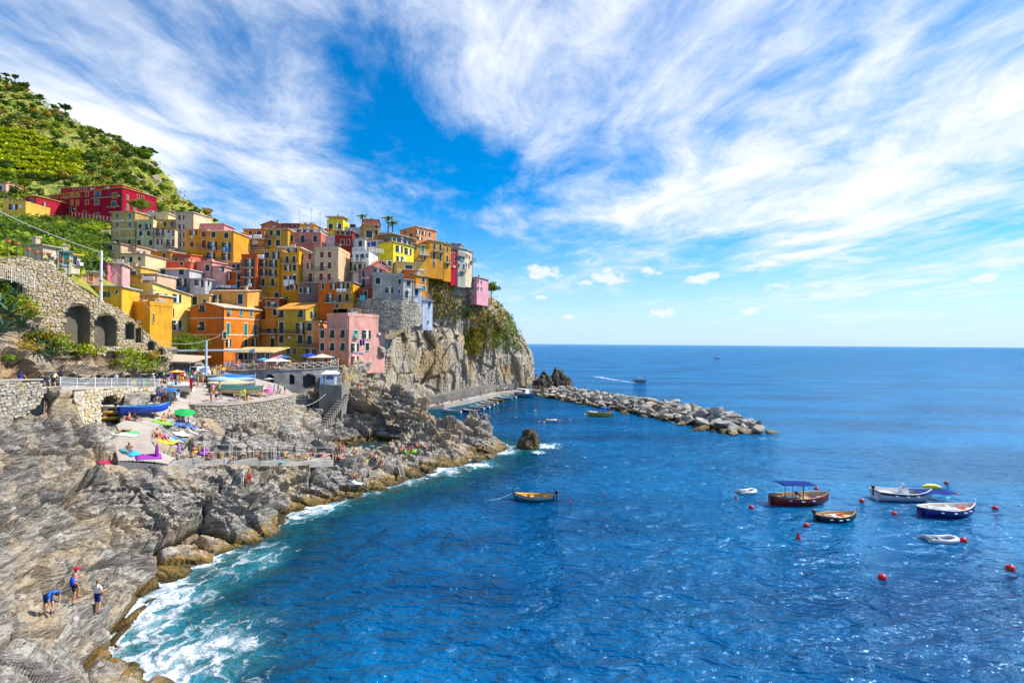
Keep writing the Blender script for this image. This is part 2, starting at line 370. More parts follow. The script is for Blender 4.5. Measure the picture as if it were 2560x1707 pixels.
def inpoly(x, y, poly):
    r = np.zeros(len(x), bool); n = len(poly)
    for i in range(n):
        x0, y0 = poly[i][:2]; x1, y1 = poly[(i+1) % n][:2]
        c = ((y0 > y) != (y1 > y)) & (x < (x1-x0)*(y-y0)/(y1-y0+1e-12)+x0); r ^= c
    return r
QS = rot3(0.42, -0.30, 0.5)
def rockdisp(p, amp=1.0):
    q = p @ QS.T
    q = q+0.5*np.stack([fbm(p*0.15, 2, 91), fbm(p*0.15+9, 2, 92), fbm(p*0.15+19, 2, 93)], 1)
    f1, e1 = facets(q*np.array([0.10, 0.13, 0.30]), 3, 0.55); f2, e2 = facets(q*np.array([0.28, 0.34, 0.85])+5, 13, 0.6); f3, e3 = facets(q*np.array([0.85, 0.95, 1.9])+9, 23, 0.9)
    f4, e4 = facets(q*np.array([1.6, 1.8, 3.2])+19, 43, 0.9)
    r = 1.9*f1-1.5*np.clip(1-e1/0.07, 0, 1)+1.0*f2-0.7*np.clip(1-e2/0.07, 0, 1)+0.30*f3-0.16*np.clip(1-e3/0.08, 0, 1)+0.08*f4
    r += 0.7*fbm(p*0.09, 3, 5)+0.10*fbm(q*np.array([0.9, 1.1, 2.4]), 3, 31, 0.55, True)
    s1 = q[:, 2]*0.62+1.3*fbm(q*0.11, 3, 33)+0.16*fbm(p*0.4, 2, 34); s2 = q[:, 2]*1.35+1.5*fbm(q*0.16+4, 3, 35)+0.12*fbm(p*0.7, 2, 36)
    saw = lambda s: np.where(s-np.floor(s) < 0.74, ((s-np.floor(s))/0.74)**1.5, (1-(s-np.floor(s)))/0.26)
    nr_ = np.clip((np.hypot(p[:, 0], p[:, 1])-29)/9, 0.0, 1)
    r += nr_*1.0*(saw(s1)-0.4)*np.clip(0.5+1.5*fbm(p*0.09, 2, 37), 0.15, 1)+nr_*0.36*(saw(s2)-0.4)
    return r*amp*np.clip((np.hypot(p[:, 0], p[:, 1])-22)/12, 0.25, 1)
def rampdist(x, y):
    d = np.full(len(x), 99.0)
    for a, b in zip(RP, np.roll(RP, -1, 0)):
        ab = b[:2]-a[:2]; u = np.clip(((x-a[0])*ab[0]+(y-a[1])*ab[1])/(ab @ ab), 0, 1); d = np.minimum(d, np.hypot(x-a[0]-u*ab[0], y-a[1]-u*ab[1]))
    wl = [W(*c) for c in [(186,1060,48.3),(240,1060,51.5),(292,1056,55),(345,1030,58.6),(398,996,62.3)]]
    for a, b in zip(wl, wl[1:]):
        ab = np.array([b.x-a.x, b.y-a.y]); u = np.clip(((x-a.x)*ab[0]+(y-a.y)*ab[1])/(ab @ ab), 0, 1); d = np.minimum(d, np.hypot(x-a.x-u*ab[0], y-a.y-u*ab[1]))
    return d
def coast_mesh():
    na, nd = 610, 610
    ax = np.linspace(-130, 1330, na); dd = np.geomspace(14.0, 118.0, nd)
    tx = (ax-1280)/F
    # spend the samples where the slope is steep: equal steps along each profile, scaled by distance
    dc = np.geomspace(14.0, 118.0, 260); Xc = (tx[::8, None]*dc[None, :]).ravel(); Zc = rbf_eval(COAST, Xc, np.tile(dc, len(tx[::8]))).reshape(-1, 260)
    stp = np.sqrt(np.gradient(dc)[None]**2+(1.3*np.gradient(Zc, axis=1))**2)/dc[None]; cum = np.cumsum(stp, 1); cum = (cum-cum[:, :1])/(cum[:, -1:]-cum[:, :1])
    rows_ = np.array([np.interp(np.linspace(0, 1, nd), c, dc) for c in cum]); k = np.arange(na)/8; i0 = np.minimum(k.astype(int), len(rows_)-2); ff = np.clip(k-i0, 0, 1)[:, None]
    DD = rows_[i0]*(1-ff)+rows_[i0+1]*ff
    X = (tx[:, None]*DD).ravel(); Y = DD.ravel()
    Z = rbf_eval(COAST, X, Y)
    gx = (rbf_eval(COAST, X+0.6, Y)-Z)/0.6; gy = (rbf_eval(COAST, X, Y+0.6)-Z)/0.6
    n = np.stack([-gx, -gy, np.ones_like(gx)], 1); n /= np.linalg.norm(n, axis=1)[:, None]
    p = np.stack([X, Y, Z], 1)
    inr = inpoly(X, Y, RP); zr = rbf_eval(RAMPFIT, X, Y)
    # keep rock lower beside the paving, so the paving lies on it
    amp = np.clip((Z+0.9)/3.2, 0.28, 1.0)
    amp = amp*np.clip(rampdist(X, Y)/3.5, 0.2, 1)
    disp = rockdisp(p, 1.0)*amp
    q = p+n*disp[:, None]
    q[:, 2] = np.where(inr, np.minimum(q[:, 2], zr-0.6), q[:, 2])
    # the rock stays below the foot of the walkway wall and of the bathing edge in front of it
    pxx = 1280+F*q[:, 0]/q[:, 1]
    for xs, ds, y, back in (([184,212,240,292,318],[48.5,49.8,51.5,55,56.8],1066,7.0), ([222,300,370,440,520,600,680,760,834],[42.2,43.2,44.8,46.6,49,51.5,54.5,58,61.5],1159,4.0)):
        dw = np.interp(pxx, xs, ds); inside = (pxx > xs[0]) & (pxx < xs[-1]) & (q[:, 1] > dw-back) & (q[:, 1] < dw+0.3)
        lim = CH-(y-852-(pxx-1280)*0.0)/F*q[:, 1]-0.1+0.25*fbm(q*0.8, 2, 77)+np.clip((dw-back+1.5-q[:, 1])/1.5, 0, 1)*3+5*np.clip((xs[0]+22-pxx)/22, 0, 1)**1.5+5*np.clip((pxx-xs[-1]+22)/22, 0, 1)**1.5
        q[:, 2] = np.where(inside & ~inr, np.minimum(q[:, 2], lim), q[:, 2])
    far = inpoly(X, Y, [tuple(W(*c)[:2]) for c in [(-140,960,30),(-140,960,38),(0,958,40),(90,950,43),(180,972,48.5),(396,968,62.5),(396,968,90),(-140,900,90)]])
    q[:, 2] = np.where(far, np.minimum(q[:, 2], 9.0), q[:, 2])
    me = npmesh('coastal_rock', q, gridfaces(na, nd), [ROCK], smooth=False)
    return me
tag(link('coastal_rock', coast_mesh()), kind='structure')
def coast_z(x, y):
    p = np.array([[x, y, 0.0]]); p[:, 2] = rbf_eval(COAST, p[:, 0], p[:, 1])
    if inpoly(p[:, 0], p[:, 1], RP)[0]: return float(rbf_eval(RAMPFIT, p[:, 0], p[:, 1])[0])
    amp = np.clip((p[:, 2]+0.9)/3.2, 0.28, 1.0)
    return float((p[:, 2]+rockdisp(p)*amp)[0])

def concrete(key, A, B, crack=True):
    def f(t, b):
        g = t.new('ShaderNodeNewGeometry').outputs['Position']
        n1 = t.noise(g, 0.5, 6, 0.6); n2 = t.noise(g, 6, 5, 0.65); n3 = t.noise(t.map(g, (1.5,1.5,0.15)), 1, 5, 0.6)
        c = t.mix(t.maprange(n1, 0.35, 0.65), A, B); c = t.mix(t.maprange(n2, 0.55, 0.8, 0, 0.4), c, tuple(x*0.55 for x in A))
        c = t.mix(t.maprange(n3, 0.56, 0.75, 0, 0.5), c, tuple(x*0.5 for x in A))
        t.put(b.inputs['Base Color'], c); b.inputs['Roughness'].default_value = 0.9; b.inputs['Specular IOR Level'].default_value = 0.15
        t.put(b.inputs['Normal'], t.bump(n2, 0.3, 0.03))
    return mat(key, f)
PAVE = concrete('ramp_concrete', (0.34,0.29,0.245), (0.42,0.365,0.31))
CONC = concrete('quay_concrete', (0.30,0.285,0.26), (0.42,0.39,0.35))
CONCD = concrete('terrace_wall_render', (0.16,0.165,0.17), (0.36,0.35,0.33))
def ramp():
    n = 420; x0, x1 = RP[:, 0].min(), RP[:, 0].max(); y0, y1 = RP[:, 1].min(), RP[:, 1].max()
    gx = np.linspace(x0, x1, n); gy = np.linspace(y0, y1, n)
    X, Y = [a.ravel() for a in np.meshgrid(gx, gy, indexing='ij')]
    Z = rbf_eval(RAMPFIT, X, Y)+0.02*fbm(np.stack([X, Y, X*0], 1)*0.5, 3, 2)
    V = np.stack([X, Y, Z], 1); fc = gridfaces(n, n); ctr = V[fc].mean(1)
    fc = fc[inpoly(ctr[:, 0], ctr[:, 1], RP)]
    used = np.unique(fc); mp = -np.ones(len(V), int); mp[used] = np.arange(len(used))
    return npmesh('paved_ramp', V[used], mp[fc][:, ::-1], [PAVE], smooth=True)
tag(link('paved_ramp', ramp()), kind='structure')

def loft(rows, nu, nv, by_px=None, smooth=6):
    """rows of (px,py,d); a grid of world points nu along, nv across the rows"""
    L = []
    for r in rows:
        P = np.array([tuple(W(*c)) for c in r])
        if by_px: xs = np.array([c[0] for c in r]); u = np.linspace(*by_px, nu)
        else: xs = np.linspace(0, 1, len(r)); u = np.linspace(0, 1, nu)
        L.append(np.stack([np.interp(u, xs, P[:, k]) for k in range(3)], 1))
    L = np.array(L); v = np.linspace(0, len(rows)-1, nv); i = np.minimum(v.astype(int), len(rows)-2); f = (v-i)[:, None, None]
    g = (L[i]*(1-f)+L[i+1]*f).transpose(1, 0, 2)
    for _ in range(smooth):
        g[1:-1] = (g[:-2]+2*g[1:-1]+g[2:])/4; g[:, 1:-1] = (g[:, :-2]+2*g[:, 1:-1]+g[:, 2:])/4
    du = np.gradient(g, axis=0); dv = np.gradient(g, axis=1); n = np.cross(du, dv); n /= np.linalg.norm(n, axis=2)[:, :, None]+1e-9
    return g, n

# ---------------------------------------------------------------- headland cliff
CR = [[(900,985,118),(940,1000,128),(1000,1010,138),(1060,1008,146),(1120,1000,150),(1165,990,155),(1190,985,166),(1250,975,172),(1310,965,178),(1335,955,188),(1345,945,200)],
 [(905,930,119),(935,930,129),(1000,925,140),(1060,925,148),(1120,920,152),(1165,915,157),(1188,915,168),(1250,915,174),(1300,905,180),(1325,900,190),(1335,900,202)],
 [(920,870,120),(950,860,131),(1005,850,143),(1060,850,151),(1120,850,155),(1165,860,160),(1190,860,169),(1250,860,176),(1290,860,182),(1308,865,192),(1318,870,203)],
 [(945,810,122),(975,800,134),(1015,800,146),(1060,805,154),(1110,815,159),(1160,835,164),(1195,825,171),(1245,815,178),(1275,825,184),(1290,830,193),(1298,840,204)],
 [(960,790,124),(985,780,137),(1030,775,146),(1070,772,151),(1110,777,157),(1160,782,165),(1200,778,172),(1235,775,181),(1255,785,187),(1270,795,195),(1280,810,206)],
 [(975,770,128),(1000,750,140),(1040,735,147),(1075,730,151),(1115,728,156),(1150,742,163),(1195,752,172),(1225,745,184),(1240,760,190),(1252,775,197),(1262,790,208)],
 [(1000,720,134),(1020,700,146),(1050,690,150),(1085,680,152),(1110,684,156),(1140,700,160),(1185,738,171),(1212,735,188),(1228,750,195),(1240,768,203),(1250,785,212)],
 [(990,720,190),(1020,710,195),(1050,700,200),(1085,690,205),(1110,690,210),(1140,700,215),(1170,730,220),(1195,745,222),(1210,760,226),(1220,780,230),(1230,800,236)]]
cg, cn = loft(CR, 400, 300, smooth=10)
def cliff():
    p = cg.reshape(-1, 3).copy(); n = cn.reshape(-1, 3); q = p+1.2*np.stack([fbm(p*0.07, 2, 71), fbm(p*0.07+4, 2, 72), fbm(p*0.07+8, 2, 73)], 1)
    lean = q.copy(); lean[:, 0] += q[:, 2]*-0.28
    d1, d2, i1 = vor(lean*np.array([0.115, 0.115, 0.022]), 41); e1 = np.clip((d2-d1)/0.045, 0, 1)
    b1, b2, i2 = vor(lean*np.array([0.26, 0.26, 0.028])+3, 47); e2 = np.clip((b2-b1)/0.05, 0, 1)
    face = np.clip((30-p[:, 2])/8, 0.25, 1)
    f5, e5 = facets(lean*np.array([0.24, 0.24, 0.022]), 145, 0.45); f6, e6 = facets(lean*np.array([0.8, 0.8, 0.10])+3, 155, 0.5)
    dsp = 2.4*(i1-0.5)-0.6*(1-e1)+1.2*f5-0.4*np.clip(1-e5/0.04, 0, 1)+0.22*f6+1.2*fbm(p*0.05, 2, 51)+0.30*fbm(lean*np.array([0.5, 0.5, 0.06]), 4, 55, 0.55, True)+0.14*fbm(p*1.1, 3, 61, 0.5, True)
    rt = np.clip((np.arange(400)/399-0.56)/0.06, 0, 1).repeat(300)          # the seaward half is rougher
    dsp = dsp*face+rt*(1.5*fbm(p*np.array([0.16, 0.16, 0.09]), 5, 63, 0.58, True)-0.3)
    # deep cleft between the two buttresses
    ui = np.arange(400).repeat(300)/399; vi = np.tile(np.arange(300), 400)/299
    dsp -= 6.0*np.exp(-((ui-0.545)/0.018)**2)*np.clip((0.52-vi)/0.1, 0, 1)
    return npmesh('cliff', p+n*dsp[:, None], gridfaces(400, 300), [CLIFF])
nm = cn.reshape(-1, 3)[:, 1].mean()
if nm > 0: cn = -cn
tag(link('cliff', cliff()), kind='structure')

# ---------------------------------------------------------------- hillside
HR = [[(-300,640,172),(0,640,170),(120,640,172),(300,640,176),(380,620,185),(440,620,200),(520,640,225),(650,680,245)],
 [(-300,520,190),(0,520,190),(120,540,192),(300,530,192),(380,530,200),(440,545,215),(520,568,240),(650,610,260)],
 [(-300,380,230),(0,420,225),(120,440,225),(300,450,225),(370,470,225),(430,518,235),(500,553,262),(650,640,290)],
 [(-300,260,280),(0,320,270),(120,340,265),(250,375,260),(330,395,252),(390,448,252),(430,498,262),(490,545,292),(650,660,320)],
 [(-300,60,350),(0,190,330),(110,255,310),(200,315,300),(300,352,285),(365,392,275),(410,448,275),(445,496,290),(480,512,315),(520,533,350),(550,556,380),(650,680,400)],
 [(-300,160,430),(0,260,400),(110,330,380),(200,385,370),(300,420,350),(365,470,340),(410,530,340),(445,570,350),(500,600,390),(545,620,440),(650,720,460)]]
hg, hn = loft(HR, 260, 200, by_px=(-300, 650), smooth=8)
if hn[:, :, 2].mean() < 0: hn = -hn
def hill():
    p = hg.reshape(-1, 3); n = hn.reshape(-1, 3)
    dsp = 4*fbm(p*0.035, 3, 81)+1.6*fbm(p*0.12, 3, 83)+1.0*fbm(p*0.4, 3, 85, 0.5, True)
    return npmesh('green_hill', p+n*dsp[:, None], gridfaces(260, 200), [HILLM])
def _hm(t, b):
    g = t.new('ShaderNodeNewGeometry'); p = g.outputs['Position']
    n1 = t.noise(p, 0.05, 5, 0.6); n2 = t.noise(p, 0.25, 6, 0.65); n3 = t.noise(p, 1.6, 5, 0.65)
    c = t.mix(t.maprange(n1, 0.4, 0.6), (0.20,0.23,0.03), (0.36,0.27,0.06)); c = t.mix(t.maprange(n2, 0.45, 0.65), c, (0.30,0.38,0.03))
    c = t.mix(t.maprange(n3, 0.5, 0.7, 0, 0.6), c, (0.12,0.16,0.02)); c = t.mix(t.maprange(n2, 0.62, 0.72, 0, 0.8), c, (0.36,0.26,0.12))
    t.put(b.inputs['Base Color'], c); b.inputs['Roughness'].default_value = 0.95; t.put(b.inputs['Normal'], t.bump(n3, 0.8, 0.6))
HILLM = mat('hill_scrub_ground', _hm)
tag(link('green_hill', hill()), kind='structure')

TR = [[(-260,600,58),(0,640,62),(100,662,66),(200,705,75),(330,785,88)],[(-260,560,80),(0,600,80),(100,615,88),(200,640,98),(330,665,114)],
 [(-260,540,120),(0,560,115),(100,575,120),(200,590,122),(330,610,134)],[(-260,530,175),(0,530,175),(100,545,178),(200,552,178),(330,570,176)]]
tg, tn = loft(TR, 120, 120, by_px=(-260, 330), smooth=4)
if tn[:, :, 2].mean() < 0: tn = -tn
def terr():
    p = tg.reshape(-1, 3).copy(); p[:, 2] += 0.8*fbm(p*0.12, 3, 8)-0.5
    return npmesh('terraced_slope', p, gridfaces(120, 120), [HILLM])
tag(link('terraced_slope', terr()), kind='structure')

VR = [[(150,735,76),(300,800,86),(380,860,94),(470,905,110),(600,912,112),(720,912,114),(860,912,114),(930,862,120),(1050,800,156)],
 [(150,650,95),(300,668,108),(400,700,116),(500,712,128),(620,728,130),(720,745,130),(860,750,128),(940,730,128),(1050,700,158)],
 [(150,595,118),(300,628,128),(400,630,132),(500,632,138),(620,628,146),(720,628,150),(860,632,152),(960,648,150),(1060,665,164)],
 [(150,565,142),(300,566,152),(400,558,162),(500,580,168),(620,592,172),(720,594,174),(860,590,174),(960,600,172),(1080,655,178)],
 [(150,600,200),(300,600,210),(400,590,220),(500,610,226),(620,625,230),(720,625,234),(860,620,234),(960,630,232),(1080,680,228)]]
vg, vn = loft(VR, 160, 120, by_px=(150, 1060), smooth=4)
def vill():
    p = vg.reshape(-1, 3).copy(); p[:, 2] += 0.6*fbm(p*0.15, 3, 18)-1.0
    return npmesh('village_ground', p, gridfaces(160, 120), [EARTH])
tag(link('village_ground', vill()), kind='structure')

# rocky bank between the walkway and the arched wall
SR = [[(-200,990,33),(0,962,40),(130,952,46),(200,940,52),(330,938,62),(400,935,70)],[(-200,880,38),(0,890,42),(100,900,46.5),(160,905,52),(330,905,65),(400,915,71.5)],
 [(-200,790,42),(0,820,45),(100,850,49),(160,880,54),(330,882,66.5),(430,900,73)],[(-200,690,48),(0,720,48),(60,770,50),(150,872,56),(330,868,68),(440,890,75)],[(-200,700,60),(0,740,60),(60,790,60),(150,880,64),(330,880,75),(440,900,82)]]
sg, sn = loft(SR, 200, 140, by_px=(-200, 430), smooth=3)
if sn[:, :, 1].mean() > 0: sn = -sn
def bank():
    p = sg.reshape(-1, 3); n = sn.reshape(-1, 3); d1, d2, i1 = vor(p*np.array([0.3, 0.3, 0.35]), 9); e = np.clip((d2-d1)/0.2, 0, 1)
    f1, g1 = facets(p*np.array([0.28, 0.28, 0.34]), 205, .9); f2, g2 = facets(p*np.array([0.8, 0.8, 0.9]), 215, .9)
    dsp = 1.3*f1-0.5*np.clip(1-g1/.08, 0, 1)+0.55*f2+0.5*fbm(p*0.25, 3, 7)+0.12*fbm(p*1.4, 3, 17, 0.5, True)
    return npmesh('rock_bank', p+n*dsp[:, None], gridfaces(200, 140), [PALE])
tag(link('rock_bank', bank()), kind='structure')

# ---------------------------------------------------------------- sea
def sea():
    az = np.concatenate([np.linspace(-1.45, -0.90, 30), np.linspace(-0.885, 0.10, 520), np.linspace(0.11, 1.45, 60)])
    rr = np.concatenate([np.geomspace(9, 112, 330), np.geomspace(116, 60000, 60)])
    X = (np.sin(az)[:, None]*rr[None]).ravel(); Y = (np.cos(az)[:, None]*rr[None]).ravel()
    near = (Y < 118) & (X < 12) & (Y > 8)
    hb = np.full(len(X), -9.0); hb[near] = rbf_eval(COAST, X[near], Y[near])
    p = np.stack([X, Y, X*0], 1); wob = fbm(p*0.12, 3, 44)
    hb2 = hb+wob*0.9
    shallow = np.clip((hb2+5.5)/5.5, 0, 1)
    open_sea = np.clip((Y-52)/14, 0, 1)*np.clip((-10-X)/10, 0, 1)              # the sheltered pools carry no surf
    foam = np.clip((hb2+1.1)/1.5, 0, 1)*(1-0.8*open_sea)
    for (px, py, r, a) in [(330,1560,4,.9),(420,1500,3.5,.9),(470,1630,5.5,.68),(560,1650,4,.45),(400,1690,5,.95),(640,1390,3.5,.6),(560,1430,3.5,.55),(770,1265,4,1.1),(830,1250,2.6,.85),(735,1295,2.4,.7),(1190,1160,3.2,.85),(1250,1128,3.0,1.0),(1275,1120,2.2,.8),(1120,1180,2.6,.7),(1030,1205,2.4,.55),
                           (1365,1115,2.6,1.1),(1345,1130,1.8,.8),(1385,1110,1.8,.6),(1925,1096,3,.5),(300,1640,3,.8)]:
        q = G(px, py); foam = np.maximum(foam, a*np.exp(-((X-q.x)**2+(Y-q.y)**2)/(r*r)))
    qd = np.full(len(X), 99.0); qp = [G(px, py, 0) for px, py in [(1060,1030),(1110,1020),(1180,1004),(1250,989),(1330,981),(1400,990)]]
    for a, b in zip(qp, qp[1:]):
        ab = np.array([b.x-a.x, b.y-a.y]); u = np.clip(((X-a.x)*ab[0]+(Y-a.y)*ab[1])/(ab @ ab), 0, 1); qd = np.minimum(qd, np.hypot(X-a.x-u*ab[0], Y-a.y-u*ab[1]))
    shallow = np.maximum(shallow, 0.55*np.clip(1.25-qd/26, 0, 1))
    V = np.stack([X, Y, np.zeros_like(X)], 1)
    me = npmesh('sea', V, gridfaces(len(az), len(rr)), [], smooth=True)
    for nm, ar in (('shallow', shallow), ('foam', foam)):
        a = me.attributes.new(nm, 'FLOAT', 'POINT'); a.data.foreach_set('value', ar.astype(np.float32))
    if me.polygons[0].normal.z < 0: me.flip_normals()
    return me
def _sea(t, b):
    g = t.new('ShaderNodeNewGeometry').outputs['Position']
    sh = t.new('ShaderNodeAttribute', attribute_name='shallow').outputs['Fac']; fo = t.new('ShaderNodeAttribute', attribute_name='foam').outputs['Fac']
    n0 = t.noise(t.map(g, (0.02, 0.055, 1), rot=(0,0,R(-14))), 1.0, 5, 0.6)
    deep = t.mix(t.maprange(n0, 0.38, 0.60), (0.0001,0.048,0.150), (0.0002,0.122,0.315))
    pn = t.noise(g, 0.22, 5, 0.62); pn2 = t.noise(g, 0.9, 5, 0.6)
    c = t.mix(t.maprange(sh, 0.0, 0.55), deep, (0.0003,0.036,0.075))
    c = t.mix(t.maprange(t.math('ADD', sh, t.math('MULTIPLY', t.math('SUBTRACT', pn, 0.5), 0.8)), 0.42, 0.8), c, (0.003,0.085,0.105))
    c = t.mix(t.maprange(t.math('ADD', sh, t.math('MULTIPLY', t.math('SUBTRACT', pn2, 0.5), 0.7)), 0.74, 0.98, 0, 0.85), c, (0.055,0.045,0.012))
    # lacy foam: stretched, warped cells plus clots
    wp = t.vmath('ADD', g, t.vmath('MULTIPLY', t.vmath('SUBTRACT', t.noise(g, 0.55, 4, 0.6, out='Color'), (0.5,0.5,0.5)), (3.2,3.2,0)))
    ve = t.voro(t.map(wp, (0.75, 0.5, 1), rot=(0,0,R(35))), 1.0, 'DISTANCE_TO_EDGE'); lace = t.maprange(ve, 0.0, 0.22, 1.0, 0.0)
    fn = t.noise(wp, 0.8, 8, 0.68)
    fz = t.math('ADD', fo, t.math('ADD', t.math('MULTIPLY', t.math('SUBTRACT', fn, 0.5), 1.7), t.math('MULTIPLY', t.math('SUBTRACT', lace, 0.4), 0.42)))
    fm = t.math('MULTIPLY', t.maprange(fz, 0.50, 1.02, 0, 1, True), t.maprange(fo, 0.05, 0.3))
    aer = t.maprange(t.math('ADD', fo, t.math('MULTIPLY', t.math('SUBTRACT', pn, 0.5), 0.6)), 0.15, 0.9, 0, 0.75, True)
    c = t.mix(aer, c, (0.05,0.28,0.36)); c = t.mix(fm, c, (0.60,0.64,0.66))
    w1 = t.noise(t.map(g, (0.30, 0.62, 1), rot=(0,0,R(-16))), 1.0, 3, 0.5, 0.3)
    w2 = t.noise(t.map(g, (1.1, 1.9, 1), rot=(0,0,R(12))), 1.0, 4, 0.55, 0.5)
    w3 = t.noise(t.map(g, (0.06, 0.11, 1), rot=(0,0,R(-20))), 1.0, 3, 0.5)
    h = t.math('ADD', t.math('MULTIPLY', w1, 1.35), t.math('ADD', t.math('MULTIPLY', w2, 0.36), t.math('MULTIPLY', w3, 1.2)))
    w4 = t.noise(t.map(g, (3.6, 5.0, 1), rot=(0,0,R(-30))), 1.0, 3, 0.6)
    h = t.math('ADD', h, t.math('ADD', t.math('MULTIPLY', fm, 0.12), t.math('MULTIPLY', w4, 0.06)))
    nr = t.bump(h, 1.0, 1.0)
    df = t.new('ShaderNodeBsdfDiffuse'); t.put(df.inputs['Color'], c); t.put(df.inputs['Normal'], nr)
    gl = t.new('ShaderNodeBsdfGlossy'); t.put(gl.inputs['Color'], (0.42, 0.74, 1.0)); t.put(gl.inputs['Roughness'], t.maprange(fm, 0, 0.5, 0.075, 0.7)); t.put(gl.inputs['Normal'], nr)
    fr = t.new('ShaderNodeFresnel'); fr.inputs['IOR'].default_value = 1.36; t.put(fr.inputs['Normal'], nr)
    ms = t.new('ShaderNodeMixShader'); t.put(ms.inputs[0], t.math('MULTIPLY', fr.outputs[0], t.maprange(fm, 0, 1, 0.95, 0.1))); t.l.new(df.outputs[0], ms.inputs[1]); t.l.new(gl.outputs[0], ms.inputs[2]); t.l.new(ms.outputs[0], t.n['Material Output'].inputs[0])
so = link('sea', sea()); so.data.materials.append(mat('sea_water', _sea)); tag(so, kind='structure')
# ================================================================ WALLS
STONEC = {'cream': [(0.40,0.32,0.20),(0.47,0.39,0.27),(0.33,0.25,0.14),(0.42,0.28,0.10),(0.50,0.43,0.32)],
          'grey': [(0.33,0.30,0.25),(0.42,0.38,0.31),(0.25,0.22,0.18),(0.36,0.30,0.20),(0.48,0.44,0.37)],
          'pale': [(0.54,0.46,0.33),(0.64,0.58,0.46),(0.56,0.40,0.16),(0.48,0.41,0.30),(0.68,0.63,0.54)]}
def stonemat(c):
    def f(t, b):
        g = t.new('ShaderNodeNewGeometry').outputs['Position']; n = t.noise(g, 4.0, 5, 0.65); n2 = t.noise(g, 0.7, 4, 0.6)
        k = t.mix(t.maprange(n, 0.3, 0.7), tuple(x*0.75 for x in c), tuple(min(1, x*1.15) for x in c))
        k = t.mix(t.maprange(n2, 0.56, 0.72, 0, 0.5), k, (0.40,0.28,0.08))
        t.put(b.inputs['Base Color'], k); b.inputs['Roughness'].default_value = 0.92; b.inputs['Specular IOR Level'].default_value = 0.15
        t.put(b.inputs['Normal'], t.bump(n, 0.5, 0.05))
    return mat('stone_%03d_%03d_%03d' % tuple(int(x*255) for x in c), f)
UST = []
for k in range(10):
    r = np.random.default_rng(100+k)
    B = np.array([(-.48,0,-.48),(.48,0,-.48),(.48,0,.48),(-.48,0,.48)]); Fm = np.array([(-.40,-1,-.40),(.40,-1,-.40),(.40,-1,.40),(-.40,-1,.40)])
    M = (B+Fm)/2*1.04; M[:, 1] = -0.6
    j = r.uniform(-.09, .09, (4, 3)); j[:, 1] = 0
    Fm = Fm+j+r.uniform(-.05, .05, (4, 3))*np.array([1, 3, 1]); M = M+j*0.9; B = B+j*0.5
    UST.append(np.concatenate([B, M, Fm]))
USF = np.array([(0,1,5,4),(1,2,6,5),(2,3,7,6),(3,0,4,7),(4,5,9,8),(5,6,10,9),(6,7,11,10),(7,4,8,11),(8,9,10,11)])
USM = {}
